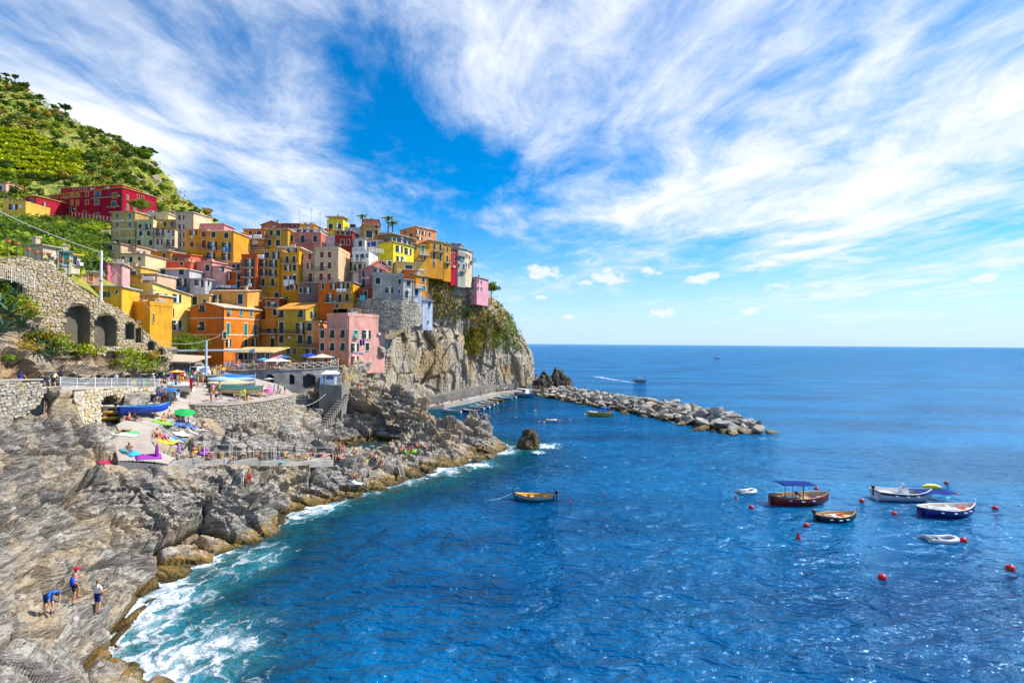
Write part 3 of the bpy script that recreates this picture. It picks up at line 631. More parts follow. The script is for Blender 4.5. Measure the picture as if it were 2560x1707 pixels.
def stone_wall(name, label, spec, stone=None, size=(0.5, 0.28), arches=(), thick=0.9, backm=None, cap=None, nobj=300, cat='stone wall', proud=0.10, seed=1, group=None):
    """spec: (px, d, py_top, py_bottom) along the wall"""
    root = empty(name); tag(root, label, cat, group)
    P = [(W(p, yt, d), W(p, yb, d)) for p, d, yt, yb in spec]
    xy = np.array([(a.x, a.y) for a, b in P]); zt = np.array([a.z for a, b in P]); zb = np.array([b.z for a, b in P])
    L = np.concatenate([[0], np.cumsum(np.linalg.norm(np.diff(xy, axis=0), axis=1))])
    def at(u): return np.interp(u, L, xy[:, 0]), np.interp(u, L, xy[:, 1])
    def nrm(u):
        a = at(max(0, u-0.4)); b = at(min(L[-1], u+0.4)); d = Vector((b[0]-a[0], b[1]-a[1], 0)).normalized()
        n = Vector((d.y, -d.x, 0)); return d, n
    def inside(u, z, grow=0.0):
        x, y = at(u); v = CAMM.transposed() @ Vector((x, y, z-CH)); px = 1280-F*v.x/v.z; py = 853.5+F*v.y/v.z
        for (a0, a1, t0, b0) in arches:
            g = grow*F/y; w2 = (a1-a0)/2+g; cx = (a0+a1)/2
            if abs(px-cx) < w2 and t0-g < py < b0+g*0.3:
                ri = w2*0.75
                if py > t0+ri or ((px-cx)/w2)**2+((t0+ri-py)/(ri+g))**2 < 1: return True
        return False
    nu = max(2, int(L[-1]/0.3)); zmin = zb.min(); backm = backm or stonemat((0.13,0.11,0.08))
    us = np.linspace(0, L[-1], nu+1); nv = max(2, int((zt.max()-zmin)/0.3)); mb = MB()
    V = []; idx = {}
    fs = []
    def vert(i, j, back):
        k = (i, j, back)
        if k not in idx:
            u = us[i]; x, y = at(u); d, n = nrm(u); za = np.interp(u, L, zb); zc = np.interp(u, L, zt); z = za+(zc-za)*j/nv
            o = n*(-thick if back else 0.0); V.append((x+o.x, y+o.y, z)); idx[k] = len(V)-1
        return idx[k]
    for i in range(nu):
        for j in range(nv):
            um = (us[i]+us[i+1])/2; za = np.interp(um, L, zb); zc = np.interp(um, L, zt); zm = za+(zc-za)*(j+0.5)/nv
            if arches and inside(um, zm): continue
            fs.append((vert(i,j,0), vert(i+1,j,0), vert(i+1,j+1,0), vert(i,j+1,0)))
        fs.append((vert(i,nv,0), vert(i+1,nv,0), vert(i+1,nv,1), vert(i,nv,1)))
        fs.append((vert(i+1,0,1), vert(i,0,1), vert(i,nv,1), vert(i+1,nv,1)))
    for i in (0, nu): fs.append((vert(i,0,0), vert(i,nv,0), vert(i,nv,1), vert(i,0,1)))
    mb.v = V; mb.f = fs; mb.build('wall_core', backm, root)
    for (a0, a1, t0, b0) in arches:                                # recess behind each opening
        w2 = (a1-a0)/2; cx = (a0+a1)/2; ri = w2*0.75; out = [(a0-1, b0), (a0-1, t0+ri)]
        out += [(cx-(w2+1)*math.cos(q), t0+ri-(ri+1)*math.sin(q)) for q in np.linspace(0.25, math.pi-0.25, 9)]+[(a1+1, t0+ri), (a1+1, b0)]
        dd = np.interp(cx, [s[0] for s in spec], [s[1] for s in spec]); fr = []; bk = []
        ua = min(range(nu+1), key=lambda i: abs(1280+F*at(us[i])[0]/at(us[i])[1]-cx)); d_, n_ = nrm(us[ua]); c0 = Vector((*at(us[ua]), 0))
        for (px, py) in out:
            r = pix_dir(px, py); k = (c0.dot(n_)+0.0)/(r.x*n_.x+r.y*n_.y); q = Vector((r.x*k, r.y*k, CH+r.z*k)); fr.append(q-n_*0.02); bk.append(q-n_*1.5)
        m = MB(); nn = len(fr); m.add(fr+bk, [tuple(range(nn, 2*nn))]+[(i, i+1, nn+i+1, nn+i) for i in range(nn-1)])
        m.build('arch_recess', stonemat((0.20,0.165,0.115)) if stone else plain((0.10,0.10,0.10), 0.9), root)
    if cap:
        m = MB(); 
        for i in range(nu):
            q = []
            for u in (us[i], us[i+1]):
                x, y = at(u); d, n = nrm(u); z = np.interp(u, L, zt); q.append([(x+n.x*0.14, y+n.y*0.14, z), (x-n.x*thick, y-n.y*thick, z)])
            base = [q[0][0], q[1][0], q[1][1], q[0][1]]; m.prism(base, [(a, b, c+0.14) for a, b, c in base])
        m.build('coping', cap, root)
    if stone:
        r = np.random.default_rng(seed); cols = STONEC[stone]; ms = [stonemat(c) for c in cols]; items = []; z = zmin
        while z < zt.max():
            h = size[1]*r.uniform(0.7, 1.35); u = -r.uniform(0, 0.4)
            while u < L[-1]:
                wd = size[0]*r.uniform(0.55, 1.5); uc = u+wd/2; hh = h*r.uniform(0.85, 1.0)
                if 0 < uc < L[-1]:
                    za = np.interp(uc, L, zb); zc = np.interp(uc, L, zt); zz = z+h/2+r.uniform(-.04, .04)
                    if za-0.1 < zz < zc-h*0.2 and not (arches and inside(uc, zz, 0.18)):
                        items.append((uc, zz, wd*0.96, hh, r.integers(10), r.choice(5, p=[.32,.3,.15,.08,.15]), proud*r.uniform(0.5, 1.4), r.uniform(-.06, .06)))
                u += wd
            z += h
        def key(it): x, y = at(it[0]); return -it[2]*it[3]/(x*x+y*y)
        items.sort(key=key); rest = [[], []]; nv0 = 0
        for q, (uc, zz, wd, hh, sv, mi, pr, ro) in enumerate(items):
            x, y = at(uc); d, n = nrm(uc)
            Mx = Matrix(((d.x*wd, -n.x*pr, 0, x), (d.y*wd, -n.y*pr, 0, y), (0, 0, hh, zz), (0, 0, 0, 1))) @ Matrix.Rotation(ro, 4, 'Y')
            if q < nobj:
                kk = (int(sv), stone, int(mi))
                if kk not in USM: USM[kk] = npmesh('stone', UST[sv], USF, [ms[mi]])
                o = bpy.data.objects.new('stone', USM[kk]); COL.objects.link(o); o.parent = root; o.matrix_basis = Mx
            else:
                A = np.array(Mx); rest[0].append(UST[sv] @ A[:3, :3].T+A[:3, 3]); rest[1].append(mi)
        if rest[0]:
            n = len(rest[0]); Vv = np.concatenate(rest[0]); Ff = (USF[None]+12*np.arange(n)[:, None, None]).reshape(-1, 4)
            o = link('stone_courses', npmesh('stone_courses', Vv, Ff, ms, np.repeat(rest[1], 9)), root); o['kind'] = 'stuff'
    return root

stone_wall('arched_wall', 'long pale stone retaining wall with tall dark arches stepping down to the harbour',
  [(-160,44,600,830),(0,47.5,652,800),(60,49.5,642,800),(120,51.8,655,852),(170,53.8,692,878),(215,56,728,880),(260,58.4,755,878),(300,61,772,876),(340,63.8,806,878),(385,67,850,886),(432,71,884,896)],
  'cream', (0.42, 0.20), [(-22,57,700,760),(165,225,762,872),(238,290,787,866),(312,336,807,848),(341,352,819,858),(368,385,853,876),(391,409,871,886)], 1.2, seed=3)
stone_wall('low_wall', 'small pale stone wall under the arches above the walkway', [(195,55.5,872,938),(260,60,872,936),(333,64.5,872,932)], 'pale', (0.46, 0.27), seed=5)
stone_wall('walkway_wall', 'pale stone wall below the white railing with one arched boat store', [(186,48.3,975,1062),(240,51.5,972,1062),(292,55,971,1056),(345,58.6,970,1030),(398,62.3,969,996)], 'pale', (0.40, 0.26), [(256,293,990,1056)], seed=6)
stone_wall('near_wall', 'rough grey stone wall at the left edge under the path', [(-130,34.5,965,1075),(0,38.5,953,1052),(60,41,951,1040),(104,43,950,1000)], 'grey', (0.5, 0.26), seed=8, cap=PAVE)
stone_wall('bastion_wall', 'rounded dark stone wall holding up the boat square', [(474,60.0,1012,1075),(490,60.3,1013,1090),(540,62.2,1014,1095),(600,65,1011,1095),(660,68.4,1003,1090),(705,72,995,1088),(733,74.6,988,1090),(738,77.5,986,1080),(738,84,984,1060)], 'grey', (0.46, 0.22), seed=10, cap=PAVE)
stone_wall('tower_wall', 'curved grey stone base of the old tower under the grey house', [(868,121,742,800),(885,115.5,744,808),(920,112.4,746,815),(960,111.6,748,825),(1005,113,752,822),(1040,116.5,757,815),(1056,121,760,812)], 'grey', (0.62, 0.36), seed=12, thick=2.5, nobj=220)
stone_wall('terrace_wall', 'blue grey rendered wall with arches under the crowded terrace', [(566,91,928,992),(600,91.5,927,995),(680,93,926,1000),(760,96,924,1005),(800,98,921,1000),(846,101,917,985)], None, arches=[(588,640,944,978),(667,683,936,968),(722,735,935,962),(756,790,935,970)], thick=9.0, backm=CONCD, cap=CONC, cat='wall')

# ================================================================ HOUSES
WH = plain((0.78,0.74,0.66), 0.6, 0.06); GLASS = None
def _gl(t, b):
    b.inputs['Base Color'].default_value = (0.018,0.022,0.03,1); b.inputs['Roughness'].default_value = 0.12; b.inputs['Specular IOR Level'].default_value = 0.6
GLASS = mat('window_glass', _gl)
SHC = {'g': (0.008,0.045,0.034), 't': (0.01,0.20,0.15), 'r': (0.24,0.028,0.010), 'b': (0.02,0.06,0.32), 'o': (0.48,0.13,0.015), 'k': (0.016,0.022,0.028), 'y': (0.50,0.30,0.05), 'w': (0.7,0.68,0.62)}
WM = {}
def wmesh(kind, part, key=None):
    k = (kind, part, key)
    if k in WM: return WM[k]
    m = MB()
    if part == 'frame':
        b = 0.085; y = -0.07
        m.box(-.5-b,-.5,y,0.02,-.5-b*.6,.5+b*.6); m.box(.5,.5+b,y,0.02,-.5-b*.6,.5+b*.6); m.box(-.5,.5,y,0.02,.5,.5+b*.6); m.box(-.5-b*1.4,.5+b*1.4,y-0.08,0.02,-.5-b*.6,-.5)
        if kind == 'O': m.box(-.05,.05,-0.055,0.0,-.5,.5); m.box(-.5,.5,-0.05,0.0,.12,.17); m.box(.08,.46,-0.045,0.0,-.45,.45)
        mt = {'y': plain((0.70,0.48,0.10)), None: WH}[key]
    elif part == 'pane': m.box(-.5,.5,-0.03,0.0,-.5,.5); mt = GLASS
    else:
        x0, x1, y = part
        m.box(x0, x1, y-0.04, y, -.5, .5)
        for q in range(7): z = -.44+q*0.135; m.box(x0+.05, x1-.05, y-0.065, y-0.04, z, z+0.07)
        mt = plain(SHC[key], 0.55)
    WM[k] = m.mesh({'frame': 'window_frame', 'pane': 'pane'}.get(part, 'shutter'), mt); return WM[k]
def window(root, x, y, z, w, h, kind, col='g', rz=0.0, fr=None):
    o = link('door' if h > 1.75*w and kind in 'CD' and h > 1.9 else 'window', wmesh(kind if kind == 'O' else 'C', 'frame', fr), root, (x, y, z), rz); o.scale = (w, 1, h)
    if kind in 'OX': link('pane', wmesh('C', 'pane'), o)
    if kind in 'CD':
        for s in (-1, 1): link('shutter', wmesh('C', (-.49, -.01, -0.03) if s < 0 else (.01, .49, -0.03), col), o)
    elif kind == 'O':
        for s in (-1, 1): link('shutter', wmesh('O', (-1.0, -.52, -0.08) if s < 0 else (.52, 1.0, -0.08), col), o)
    elif kind == 'H':                                               # lower half of the blind pushed out
        link('pane', wmesh('C', 'pane'), o); s = link('shutter', wmesh('C', (-.49, .49, -0.03), col), o); s.scale = (1, 1, 0.98)
        b = MB(); b.add([(-.49,-.05,.02),(.49,-.05,.02),(.49,-.45,-.48),(-.49,-.45,-.48),(-.49,-.09,.02),(.49,-.09,.02),(.49,-.49,-.48),(-.49,-.49,-.48)], [(0,1,2,3),(4,7,6,5),(0,4,5,1),(2,6,7,3),(0,3,7,4),(1,5,6,2)])
        b.build('blind', plain(SHC[col], 0.55), o)
    return o
RAILM = plain((0.05,0.05,0.05), 0.5); RAILW = plain((0.72,0.72,0.70), 0.5)
def balcony(root, x0, x1, y, z, rz, depth, mslab, mrail=RAILM, solid=None):
    o = MB().box(0, x1-x0, -depth, 0, -0.14, 0).build('balcony', mslab, root, None, None)
    o.location = (x0, y, z) if rz == 0 else (x0, y, z); o.rotation_euler = (0, 0, rz)
    m = MB(); w = x1-x0; r = 0.022
    if solid: m.box(0, w, -depth, -depth+0.1, 0.0, 0.85); m.build('parapet', solid, o); return o
    for zz in (0.12, 0.95): m.box(0, w, -depth, -depth+0.04, zz, zz+0.045); m.box(0, 0.04, -depth, 0, zz, zz+0.045); m.box(w-0.04, w, -depth, 0, zz, zz+0.045)
    n = max(3, int(w/0.16))
    for k in range(n+1): q = k*(w-0.03)/n; m.box(q, q+0.025, -depth+0.005, -depth+0.03, 0, 0.95)
    m.build('railing', mrail, o); return o
NH = 0
def house(name, label, xl, dl, xr, dr, yt, yb, depth, col, roof='flat', rc=None, rise=10, wins=(), side=(), balc=(), sbalc=(), stain=0.7, drop=1.0, over=0.35, fr=None, pipe=False, chim=None, material=None, cat='house', band=None):
    global NH; NH += 1
    A0 = W(xl, yb, dl); B0 = W(xr, yb, dr); A = Vector((A0.x, A0.y, 0)); B = Vector((B0.x, B0.y, 0))
    xm, dm = (xl+xr)/2, (dl+dr)/2; zt = W(xm, yt, dm).z; zb = W(xm, yb, dm).z-drop
    ex = (B-A).normalized(); ey = Vector((-ex.y, ex.x, 0)); w = (B-A).length; h = zt-zb
    rz = math.atan2(ex.y, ex.x); root = empty(name, (A.x, A.y, zb), rz); tag(root, label, cat, 'houses of the village')
    pm = material or plaster(col, stain); rcol = rc or (0.50,0.17,0.05); rm = rooftile(rcol)
    r_ = rise/F*dm; m = MB()
    if roof in ('gy', 'gx'):
        m.box(0, w, 0, depth, 0, h); m.build('wall', pm, root); g = MB()
        if roof == 'gy': pr = [(0,0,h),(w,0,h),(w/2,0,h+r_)]; g.prism(pr, [(x, depth, z) for x, y, z in pr]); g.build('gable', pm, root)
        else: pr = [(0,0,h),(0,depth,h),(0,depth/2,h+r_)]; g.prism(pr, [(w, y, z) for x, y, z in pr]); g.build('gable', pm, root)
        q = MB(); e = over; tk = 0.14; s = r_/(w/2 if roof == 'gy' else depth/2)
        if roof == 'gy':
            for sg, xx in ((1, -e), (-1, w+e)):
                base = [(xx,-e,h-s*e+.02),(xx,depth+e,h-s*e+.02),(w/2,depth+e,h+r_+.02),(w/2,-e,h+r_+.02)]; q.prism(base, [(x,y,z+tk) for x,y,z in base])
        else:
            for yy in (-e, depth+e):
                base = [(-e,yy,h-s*e+.02),(w+e,yy,h-s*e+.02),(w+e,depth/2,h+r_+.02),(-e,depth/2,h+r_+.02)]; q.prism(base, [(x,y,z+tk) for x,y,z in base])
        ro = q.build('roof', rm, root)
    elif roof == 'hip':
        m.box(0, w, 0, depth, 0, h); m.build('wall', pm, root); e = over; q = MB(); k = min(w, depth)*0.45
        base = [(-e,-e,h+.02),(w+e,-e,h+.02),(w+e,depth+e,h+.02),(-e,depth+e,h+.02)]
        rg = [(k,depth/2,h+r_),(w-k,depth/2,h+r_)] if w > depth else [(w/2,k,h+r_),(w/2,depth-k,h+r_)]
        if w > depth: q.add(base+rg, [(0,1,5,4),(1,2,5),(2,3,4,5),(3,0,4),(3,2,1,0)])
        else: q.add(base+rg, [(0,1,4),(1,2,5,4),(2,3,5),(3,0,4,5),(3,2,1,0)])
        ro = q.build('roof', rm, root); MB().box(-e, w+e, -e, depth+e, h-.1, h+.015).build('eaves', WH, root)
    elif roof == 'shed':
        m.prism([(0,0,0),(w,0,0),(w,depth,0),(0,depth,0)], [(0,0,h),(w,0,h),(w,depth,h+r_),(0,depth,h+r_)]); m.build('wall', pm, root); e = over; s = r_/depth
        base = [(-e,-e,h-s*e+.02),(w+e,-e,h-s*e+.02),(w+e,depth+e,h+r_+s*e+.02),(-e,depth+e,h+r_+s*e+.02)]; ro = MB().prism(base, [(x,y,z+.16) for x,y,z in base]).build('roof', rm, root)
    elif roof == 'slope':                                           # top edge falls from left to right
        m.prism([(0,0,0),(w,0,0),(w,depth,0),(0,depth,0)], [(0,0,h+r_),(w,0,h),(w,depth,h),(0,depth,h+r_)]); m.build('wall', pm, root); e = over
        base = [(-.1,-e,h+r_+.02),(w+e,-e,h+.02),(w+e,depth+e,h+.02),(-.1,depth+e,h+r_+.02)]; ro = MB().prism(base, [(x,y,z+.16) for x,y,z in base]).build('roof', rm, root)
    else:
        m.box(0, w, 0, depth, 0, h); m.build('wall', pm, root)
        sl = rooftile(rc or (0.46,0.36,0.26))
        if roof == 'flat': ro = MB().box(-over, w+over, -over, depth+over, h+.01, h+.2).build('roof', sl, root)
        else:
            q = MB(); q.box(-.06, w+.06, -.06, .12, h+.01, h+.75); q.box(w-.12, w+.06, .12, depth+.06, h+.01, h+.75); q.box(-.06, .12, .12, depth, h+.01, h+.75); q.build('parapet', pm, root); ro = MB().box(.12, w-.12, .12, depth, h+.005, h+.05).build('roof', sl, root)
    if band: 
        for bz in band: zz = W(xm, bz, dm).z-zb; MB().box(-.03, w+.03, -.03, depth*.999, zz-.09, zz+.09).build('string_course', WH, root)
    if pipe: MB().box(w-.32, w-.2, -.12, -.02, 0, h).build('drainpipe', plain((0.22,0.16,0.12)), root)
    rh = random.Random(NH*31)
    if chim is None and rh.random() < 0.5: chim = (rh.uniform(.2,.8),)
    if not pipe and rh.random() < 0.55: xx = .12 if rh.random() < .5 else w-.3; MB().box(xx, xx+.11, -.12, -.02, 0, h).build('drainpipe', plain((0.24,0.18,0.13)), root)
    if rh.random() < 0.45: zz = h*rh.uniform(.45, .8); xx = w*rh.uniform(.2,.8); MB().box(xx, xx+.75, -.36, -.01, zz, zz+.5).build('air_conditioner', plain((.66,.65,.62)), root)
    if roof in ('terrace',) or (roof == 'flat' and rh.random() < .35):
        q = MB(); hh_ = h+.8 if roof == 'terrace' else h+.2
        for k in range(int(w/1.1)+1): q.box(k*1.1, k*1.1+.04, -.02, .02, hh_-.1, hh_+.75)
        q.box(0, w, -.02, .02, hh_+.72, hh_+.77); q.box(0, w, -.015, .015, hh_+.35, hh_+.38); q.build('roof_railing', plain((.3,.29,.28)), root)
        q = MB(); x = w*rh.uniform(.2,.6); q.box(x, x+1.1, depth*.3, depth*.3+.8, h+.05, h+1.2).box(x+1.6, x+2.0, depth*.3, depth*.3+.4, h+.05, h+.7); q.build('water_tank', plain(rh.choice([(.5,.45,.4),(.2,.35,.36),(.6,.3,.15)])), root)
    for c in (chim or ()):
        x = c*w; mb = MB(); zc = h+(r_ if roof in ('gx', 'gy', 'hip') else 0.2)-.4; mb.box(x-.3, x+.3, depth*.45, depth*.45+.6, zc, zc+1.4); mb.box(x-.42, x+.42, depth*.45-.12, depth*.45+.72, zc+1.4, zc+1.55); mb.build('chimney', plaster((0.55,0.42,0.30)), ro)
    def front(px, py):
        r = pix_dir(px, py); k = (A.x*ey.x+A.y*ey.y)/(r.x*ey.x+r.y*ey.y); p = Vector((r.x*k, r.y*k, CH+r.z*k)); return (p-A).dot(ex), p.z-zb, k*r.y
    def sidep(px, py):
        r = pix_dir(px, py); k = (B.x*ex.x+B.y*ex.y)/(r.x*ex.x+r.y*ex.y); p = Vector((r.x*k, r.y*k, CH+r.z*k)); return (p-B).dot(ey), p.z-zb, k*r.y
    for wn in wins:
        cx, cy, ww, hh, kd = wn[:5]; c = wn[5] if len(wn) > 5 else 'g'; x, z, k = front(cx, cy); sx_ = front(cx+ww/2, cy)[0]-front(cx-ww/2, cy)[0]
        window(root, x, 0, z, sx_*1.16, hh/F*k*1.16, kd, c, 0, fr)
    for wn in side:
        cx, cy, ww, hh, kd = wn[:5]; c = wn[5] if len(wn) > 5 else 'g'; y, z, k = sidep(cx, cy); sx_ = abs(sidep(cx+ww/2, cy)[0]-sidep(cx-ww/2, cy)[0])
        if -0.5 < y < depth+0.5: window(root, w, y, z, min(sx_, 1.6), hh/F*k, kd, c, math.pi/2, fr)
    for b in balc:
        x0, z, k = front(b[0], b[2]); x1 = front(b[1], b[2])[0]; balcony(root, x0, x1, 0, z, 0, b[4] if len(b) > 4 else 0.9, plain((0.45,0.38,0.30)), b[3] if len(b) > 3 else RAILM)
    for b in sbalc:
        y0, z, k = sidep(b[0], b[2]); y1 = sidep(b[1], b[2])[0]; balcony(root, 0, abs(y1-y0), 0, 0, 0, 0.9, plain((0.45,0.38,0.30)), b[3] if len(b) > 3 else RAILM); bo = root.children[-1]
        bo.location = (w, min(y0, y1), z); bo.rotation_euler = (0, 0, math.pi/2)
    return root
def gr(xs, ys, w=11, h=16, k='C', c='g'): return [(x, y, w, h, k, c) for x in xs for y in ys]
ORG=(0.74,0.21,0.02); YEL=(0.72,0.40,0.035); OLV=(0.50,0.36,0.045); LEM=(0.82,0.62,0.16); BRY=(0.84,0.66,0.03); PNK=(0.74,0.37,0.30); SAL=(0.74,0.28,0.16); ROS=(0.52,0.15,0.16); RDO=(0.60,0.10,0.018)
BEI=(0.64,0.46,0.28); CRM=(0.74,0.60,0.40); CRI=(0.36,0.006,0.03); LIL=(0.50,0.48,0.53); WHT=(0.80,0.77,0.72); GRY=(0.36,0.33,0.28); OCH=(0.66,0.30,0.03)
TILE=(0.62,0.19,0.03); PALET=(0.56,0.45,0.33)

# --- bottom row, round the terrace
house('orange_house','orange gabled house with green blinds beside the big tree',473,108,559,104,770,912,9.1,ORG,'gy',PALET,13,wins=[(506,772,11,15,'H'),(505,815,12,20,'H'),(506,856,12,16,'O')],side=[(573,777,7,16,'H','t'),(603,780,7,18,'C','t'),(628,782,7,20,'C','t'),(570,822,8,30,'C','t'),(614,823,8,30,'C','t'),(638,824,8,28,'C','t'),(571,857,6,20,'O'),(614,858,7,20,'C'),(636,857,6,20,'O'),(572,890,8,18,'C')],sbalc=[(561,650,800,RAILW),(561,652,838,RAILW)],band=(795,836,872),pipe=True)
house('orange_annex','small orange house with pale roof between the orange and the olive house',650,113,694,112,801,905,7,OCH,'shed',PALET,9,wins=[(679,822,9,24,'O'),(682,856,9,22,'C')],balc=[(650,694,833)])
house('olive_house','olive yellow house with bright orange tiled roof behind the parasols',693,110,763,108.5,773,906,9.5,OLV,'gx',(0.80,0.30,0.03),19,wins=[(704,785,10,16,'H'),(752,784,10,16,'H'),(704,819,10,24,'C'),(751,821,9,24,'O'),(704,848,10,16,'C'),(751,848,10,18,'H'),(702,881,10,22,'X'),(721,878,8,12,'X'),(737,878,8,12,'X')],side=[(782,787,6,16,'O'),(804,786,5,16,'C'),(806,766,4,12,'C','w')],balc=[(660,763,834)])
house('tan_annex','tan house with flowered balcony above white garage pillars',763,106,797,106,804,893,5,(0.70,0.40,0.12),'flat',None,wins=[(774,817,10,17,'H'),(774,850,10,19,'H'),(768,882,9,17,'X'),(786,882,11,17,'X')],balc=[(749,797,868)])
house('pink_house','salmon pink house with rows of green blinds at the terrace end',797,104,869,104,823,912,8,SAL,'flat',(0.60,0.42,0.33),wins=[(806,835,9,17,'C'),(831,835,9,17,'H'),(857,835,9,17,'H'),(806,867,9,17,'C'),(831,867,9,17,'H'),(857,867,9,17,'H'),(834,897,9,14,'X')],pipe=True)
house('pink_corner_house','tall light pink house with washing lines standing on the cliff edge',869,104,962,113,793,922,7,PNK,'terrace',None,wins=[(889,835,9,17,'H','t'),(916,836,9,18,'O'),(887,869,8,18,'O'),(918,867,8,17,'C'),(887,901,8,18,'O','r'),(951,804,5,14,'C')])
house('pink_roof_house','small pale pink roof room behind the pink houses',832,113,905,113,772,800,5,(0.76,0.42,0.31),'flat',(0.62,0.35,0.20),wins=[(878,784,10,15,'O')])
house('restaurant_pavilion','pink restaurant pavilion with tan awning roof and brown windows',588,97,676,97,880,914,5,(0.70,0.34,0.26),'shed',(0.62,0.44,0.16),8,wins=[(603,889,11,17,'X'),(615,889,9,17,'X'),(627,889,11,17,'X'),(647,888,10,17,'X'),(658,888,8,17,'X'),(669,888,8,17,'X')],over=1.1,cat='restaurant')
house('yellow_long_house','long yellow house with pale roof and bright gable above the orange house',522,112,618,111.5,728,800,9,(0.78,0.48,0.11),'gx',PALET,7,wins=[(543,748,8,20,'O'),(601,748,11,22,'C'),(560,780,9,14,'C')])
house('yellow_low_wing','low yellow wing with white roof left of the long yellow house',466,110.5,523,110.5,737,800,6,(0.74,0.45,0.14),'flat',(0.66,0.60,0.52),wins=[(487,752,10,18,'C'),(512,757,7,14,'C')])
house('lemon_house','pale lemon house with open green shutters under the grey house',380,101,476,109,735,890,7,LEM,'slope',(0.50,0.42,0.34),23,wins=[(404,743,12,16,'O'),(442,746,9,18,'O'),(423,781,10,18,'O'),(440,813,11,20,'O'),(392,781,9,26,'C')],stain=0.3)
house('ochre_house','ochre house with roof terrace behind the arched wall',300,86.5,374,84.5,764,872,4.0,(0.66,0.42,0.03),'terrace',None,side=[(384,795,3,24,'C','k')])
house('ochre_upper_house','low ochre rooms on the terrace above the arched wall',336,92,396,92,738,775,4,(0.70,0.42,0.08),'flat',(0.62,0.58,0.52),wins=[(384,753,10,6,'X')])
house('orange_slim_house','narrow orange house with white balcony and teal shutters',393,90,414,91,764,872,4,(0.78,0.24,0.04),'flat',(0.55,0.5,0.45),wins=[(401,784,5,24,'C','t'),(401,827,6,24,'C','r')],balc=[(393,410,811,RAILW),(395,416,838)])
house('dark_roof_house','dark brown shed roof house behind the lemon house',338,106,381,106.5,716,770,7,(0.16,0.11,0.09),'flat',(0.10,0.09,0.09))
# --- left cluster
house('yellow_veranda_house','yellow house with blue grey flat roof behind the white pole',233,81,304,82,717,800,6,(0.82,0.55,0.04),'flat',(0.42,0.50,0.56),wins=[(262,736,9,13,'X'),(272,736,7,13,'X'),(292,730,5,10,'X')])
house('peach_house','peach house with arched orange shutters by the stone wall',188,80,252,82,680,800,6,(0.78,0.44,0.26),'flat',(0.36,0.38,0.38),wins=[(198,693,10,17,'C','o'),(228,694,10,17,'C','o')])
house('mauve_house','mauve house with roof terrace behind the white pole',196,92,268,93,656,700,5,(0.56,0.16,0.20),'flat',(0.30,0.10,0.10),wins=[(229,665,9,9,'O'),(252,666,7,11,'O')])
house('pale_pink_house','pale pink house wall beside the mauve house',268,94,306,95,660,705,5,(0.76,0.40,0.40),'flat',(0.5,0.38,0.34),wins=[(277,667,6,6,'C')])
house('beige_left_house','beige house with green shutters at the top of the vineyards',236,114,301,113,611,672,7,(0.64,0.47,0.29),'flat',(0.34,0.22,0.18),wins=[(240,618,7,10,'C'),(274,620,13,11,'C')],chim=(0.2,))
house('cream_arch_house','cream house with arched doors beside the beige house',301,112,363,112,636,690,7,(0.72,0.56,0.32),'flat',(0.40,0.25,0.18),wins=[(308,649,7,14,'C','r'),(328,649,7,12,'C'),(349,647,6,8,'C','r')])
house('cream_terrace_house','cream upper house with dark doorway over the arched doors',301,116,341,116,615,640,6,(0.70,0.53,0.31),'flat',(0.40,0.25,0.18),wins=[(320,630,7,12,'O')],balc=[(300,340,618)])
house('weathered_tower_house','tall weathered ochre house with flaking paint and white base',277,133,337,132,531,625,8,(0.58,0.36,0.12),'flat',(0.55,0.42,0.22),wins=gr([294,325],[540,562],6,10,'X')+gr([294,325],[586],7,12,'C','y')+gr([294,324],[605],7,9,'C'),band=(552,573,596),stain=0.9)
house('pale_green_house','pale green yellow house with washing below its windows',339,132,382,132,556,638,8,(0.60,0.54,0.27),'terrace',None,wins=[(351,565,7,9,'H'),(371,565,6,9,'O'),(352,584,7,10,'C'),(372,584,7,10,'C'),(348,607,8,12,'C'),(377,607,7,12,'C')],stain=0.7)
house('white_penthouse','pale yellow penthouse on the top of the green yellow house',341,137,420,137,534,560,5,(0.76,0.66,0.35),'flat',(0.66,0.62,0.55),wins=[(366,548,9,10,'C'),(387,543,4,7,'X')])
house('cream_red_shutter_house','cream house with red shutters and round balcony',382,131,437,131,572,630,8,CRM,'flat',(0.36,0.16,0.10),wins=[(400,582,8,16,'O','r'),(427,582,6,12,'O','r'),(399,605,6,12,'O','r'),(426,607,8,14,'O','r')],balc=[(383,412,591),(412,437,618)])
house('yellow_loggia_house','yellow roof loggia over the cream house with red shutters',382,134,436,134,551,575,5,(0.82,0.55,0.05),'flat',(0.70,0.42,0.10),wins=[(413,561,6,11,'C'),(430,560,8,10,'X')])
house('beige_tower_house','tall beige house with red shutters and grey roof',438,133,483,133,532,632,8,(0.68,0.50,0.32),'shed',(0.45,0.43,0.42),6,wins=gr([454],[544,567,588,610],6,10,'O','r'),pipe=True)
house('yellow_left_house','yellow house with brown shutters joined to the big yellow house',464,129,516,129,575,650,8,(0.76,0.42,0.02),'flat',(0.60,0.34,0.26),wins=[(483,583,8,9,'O','r'),(509,586,9,12,'C','r'),(480,611,9,12,'C','r'),(509,611,8,18,'C','r')],balc=[(493,513,620)])
house('pink_roof_terrace','pink roof room over the yellow houses',482,136,560,136,561,580,5,(0.74,0.34,0.32),'flat',(0.62,0.40,0.36),wins=[(496,569,10,10,'X')])
house('big_yellow_house','big golden house with blue washing and orange hip roof',514,128,583,128,577,662,9,YEL,'hip',TILE,9,wins=[(534,587,9,12,'C'),(566,589,9,12,'C'),(531,616,10,20,'O'),(566,618,9,20,'O'),(528,642,9,18,'O'),(565,643,9,18,'O')],balc=[(520,544,625),(551,574,626),(520,575,652)],pipe=True)
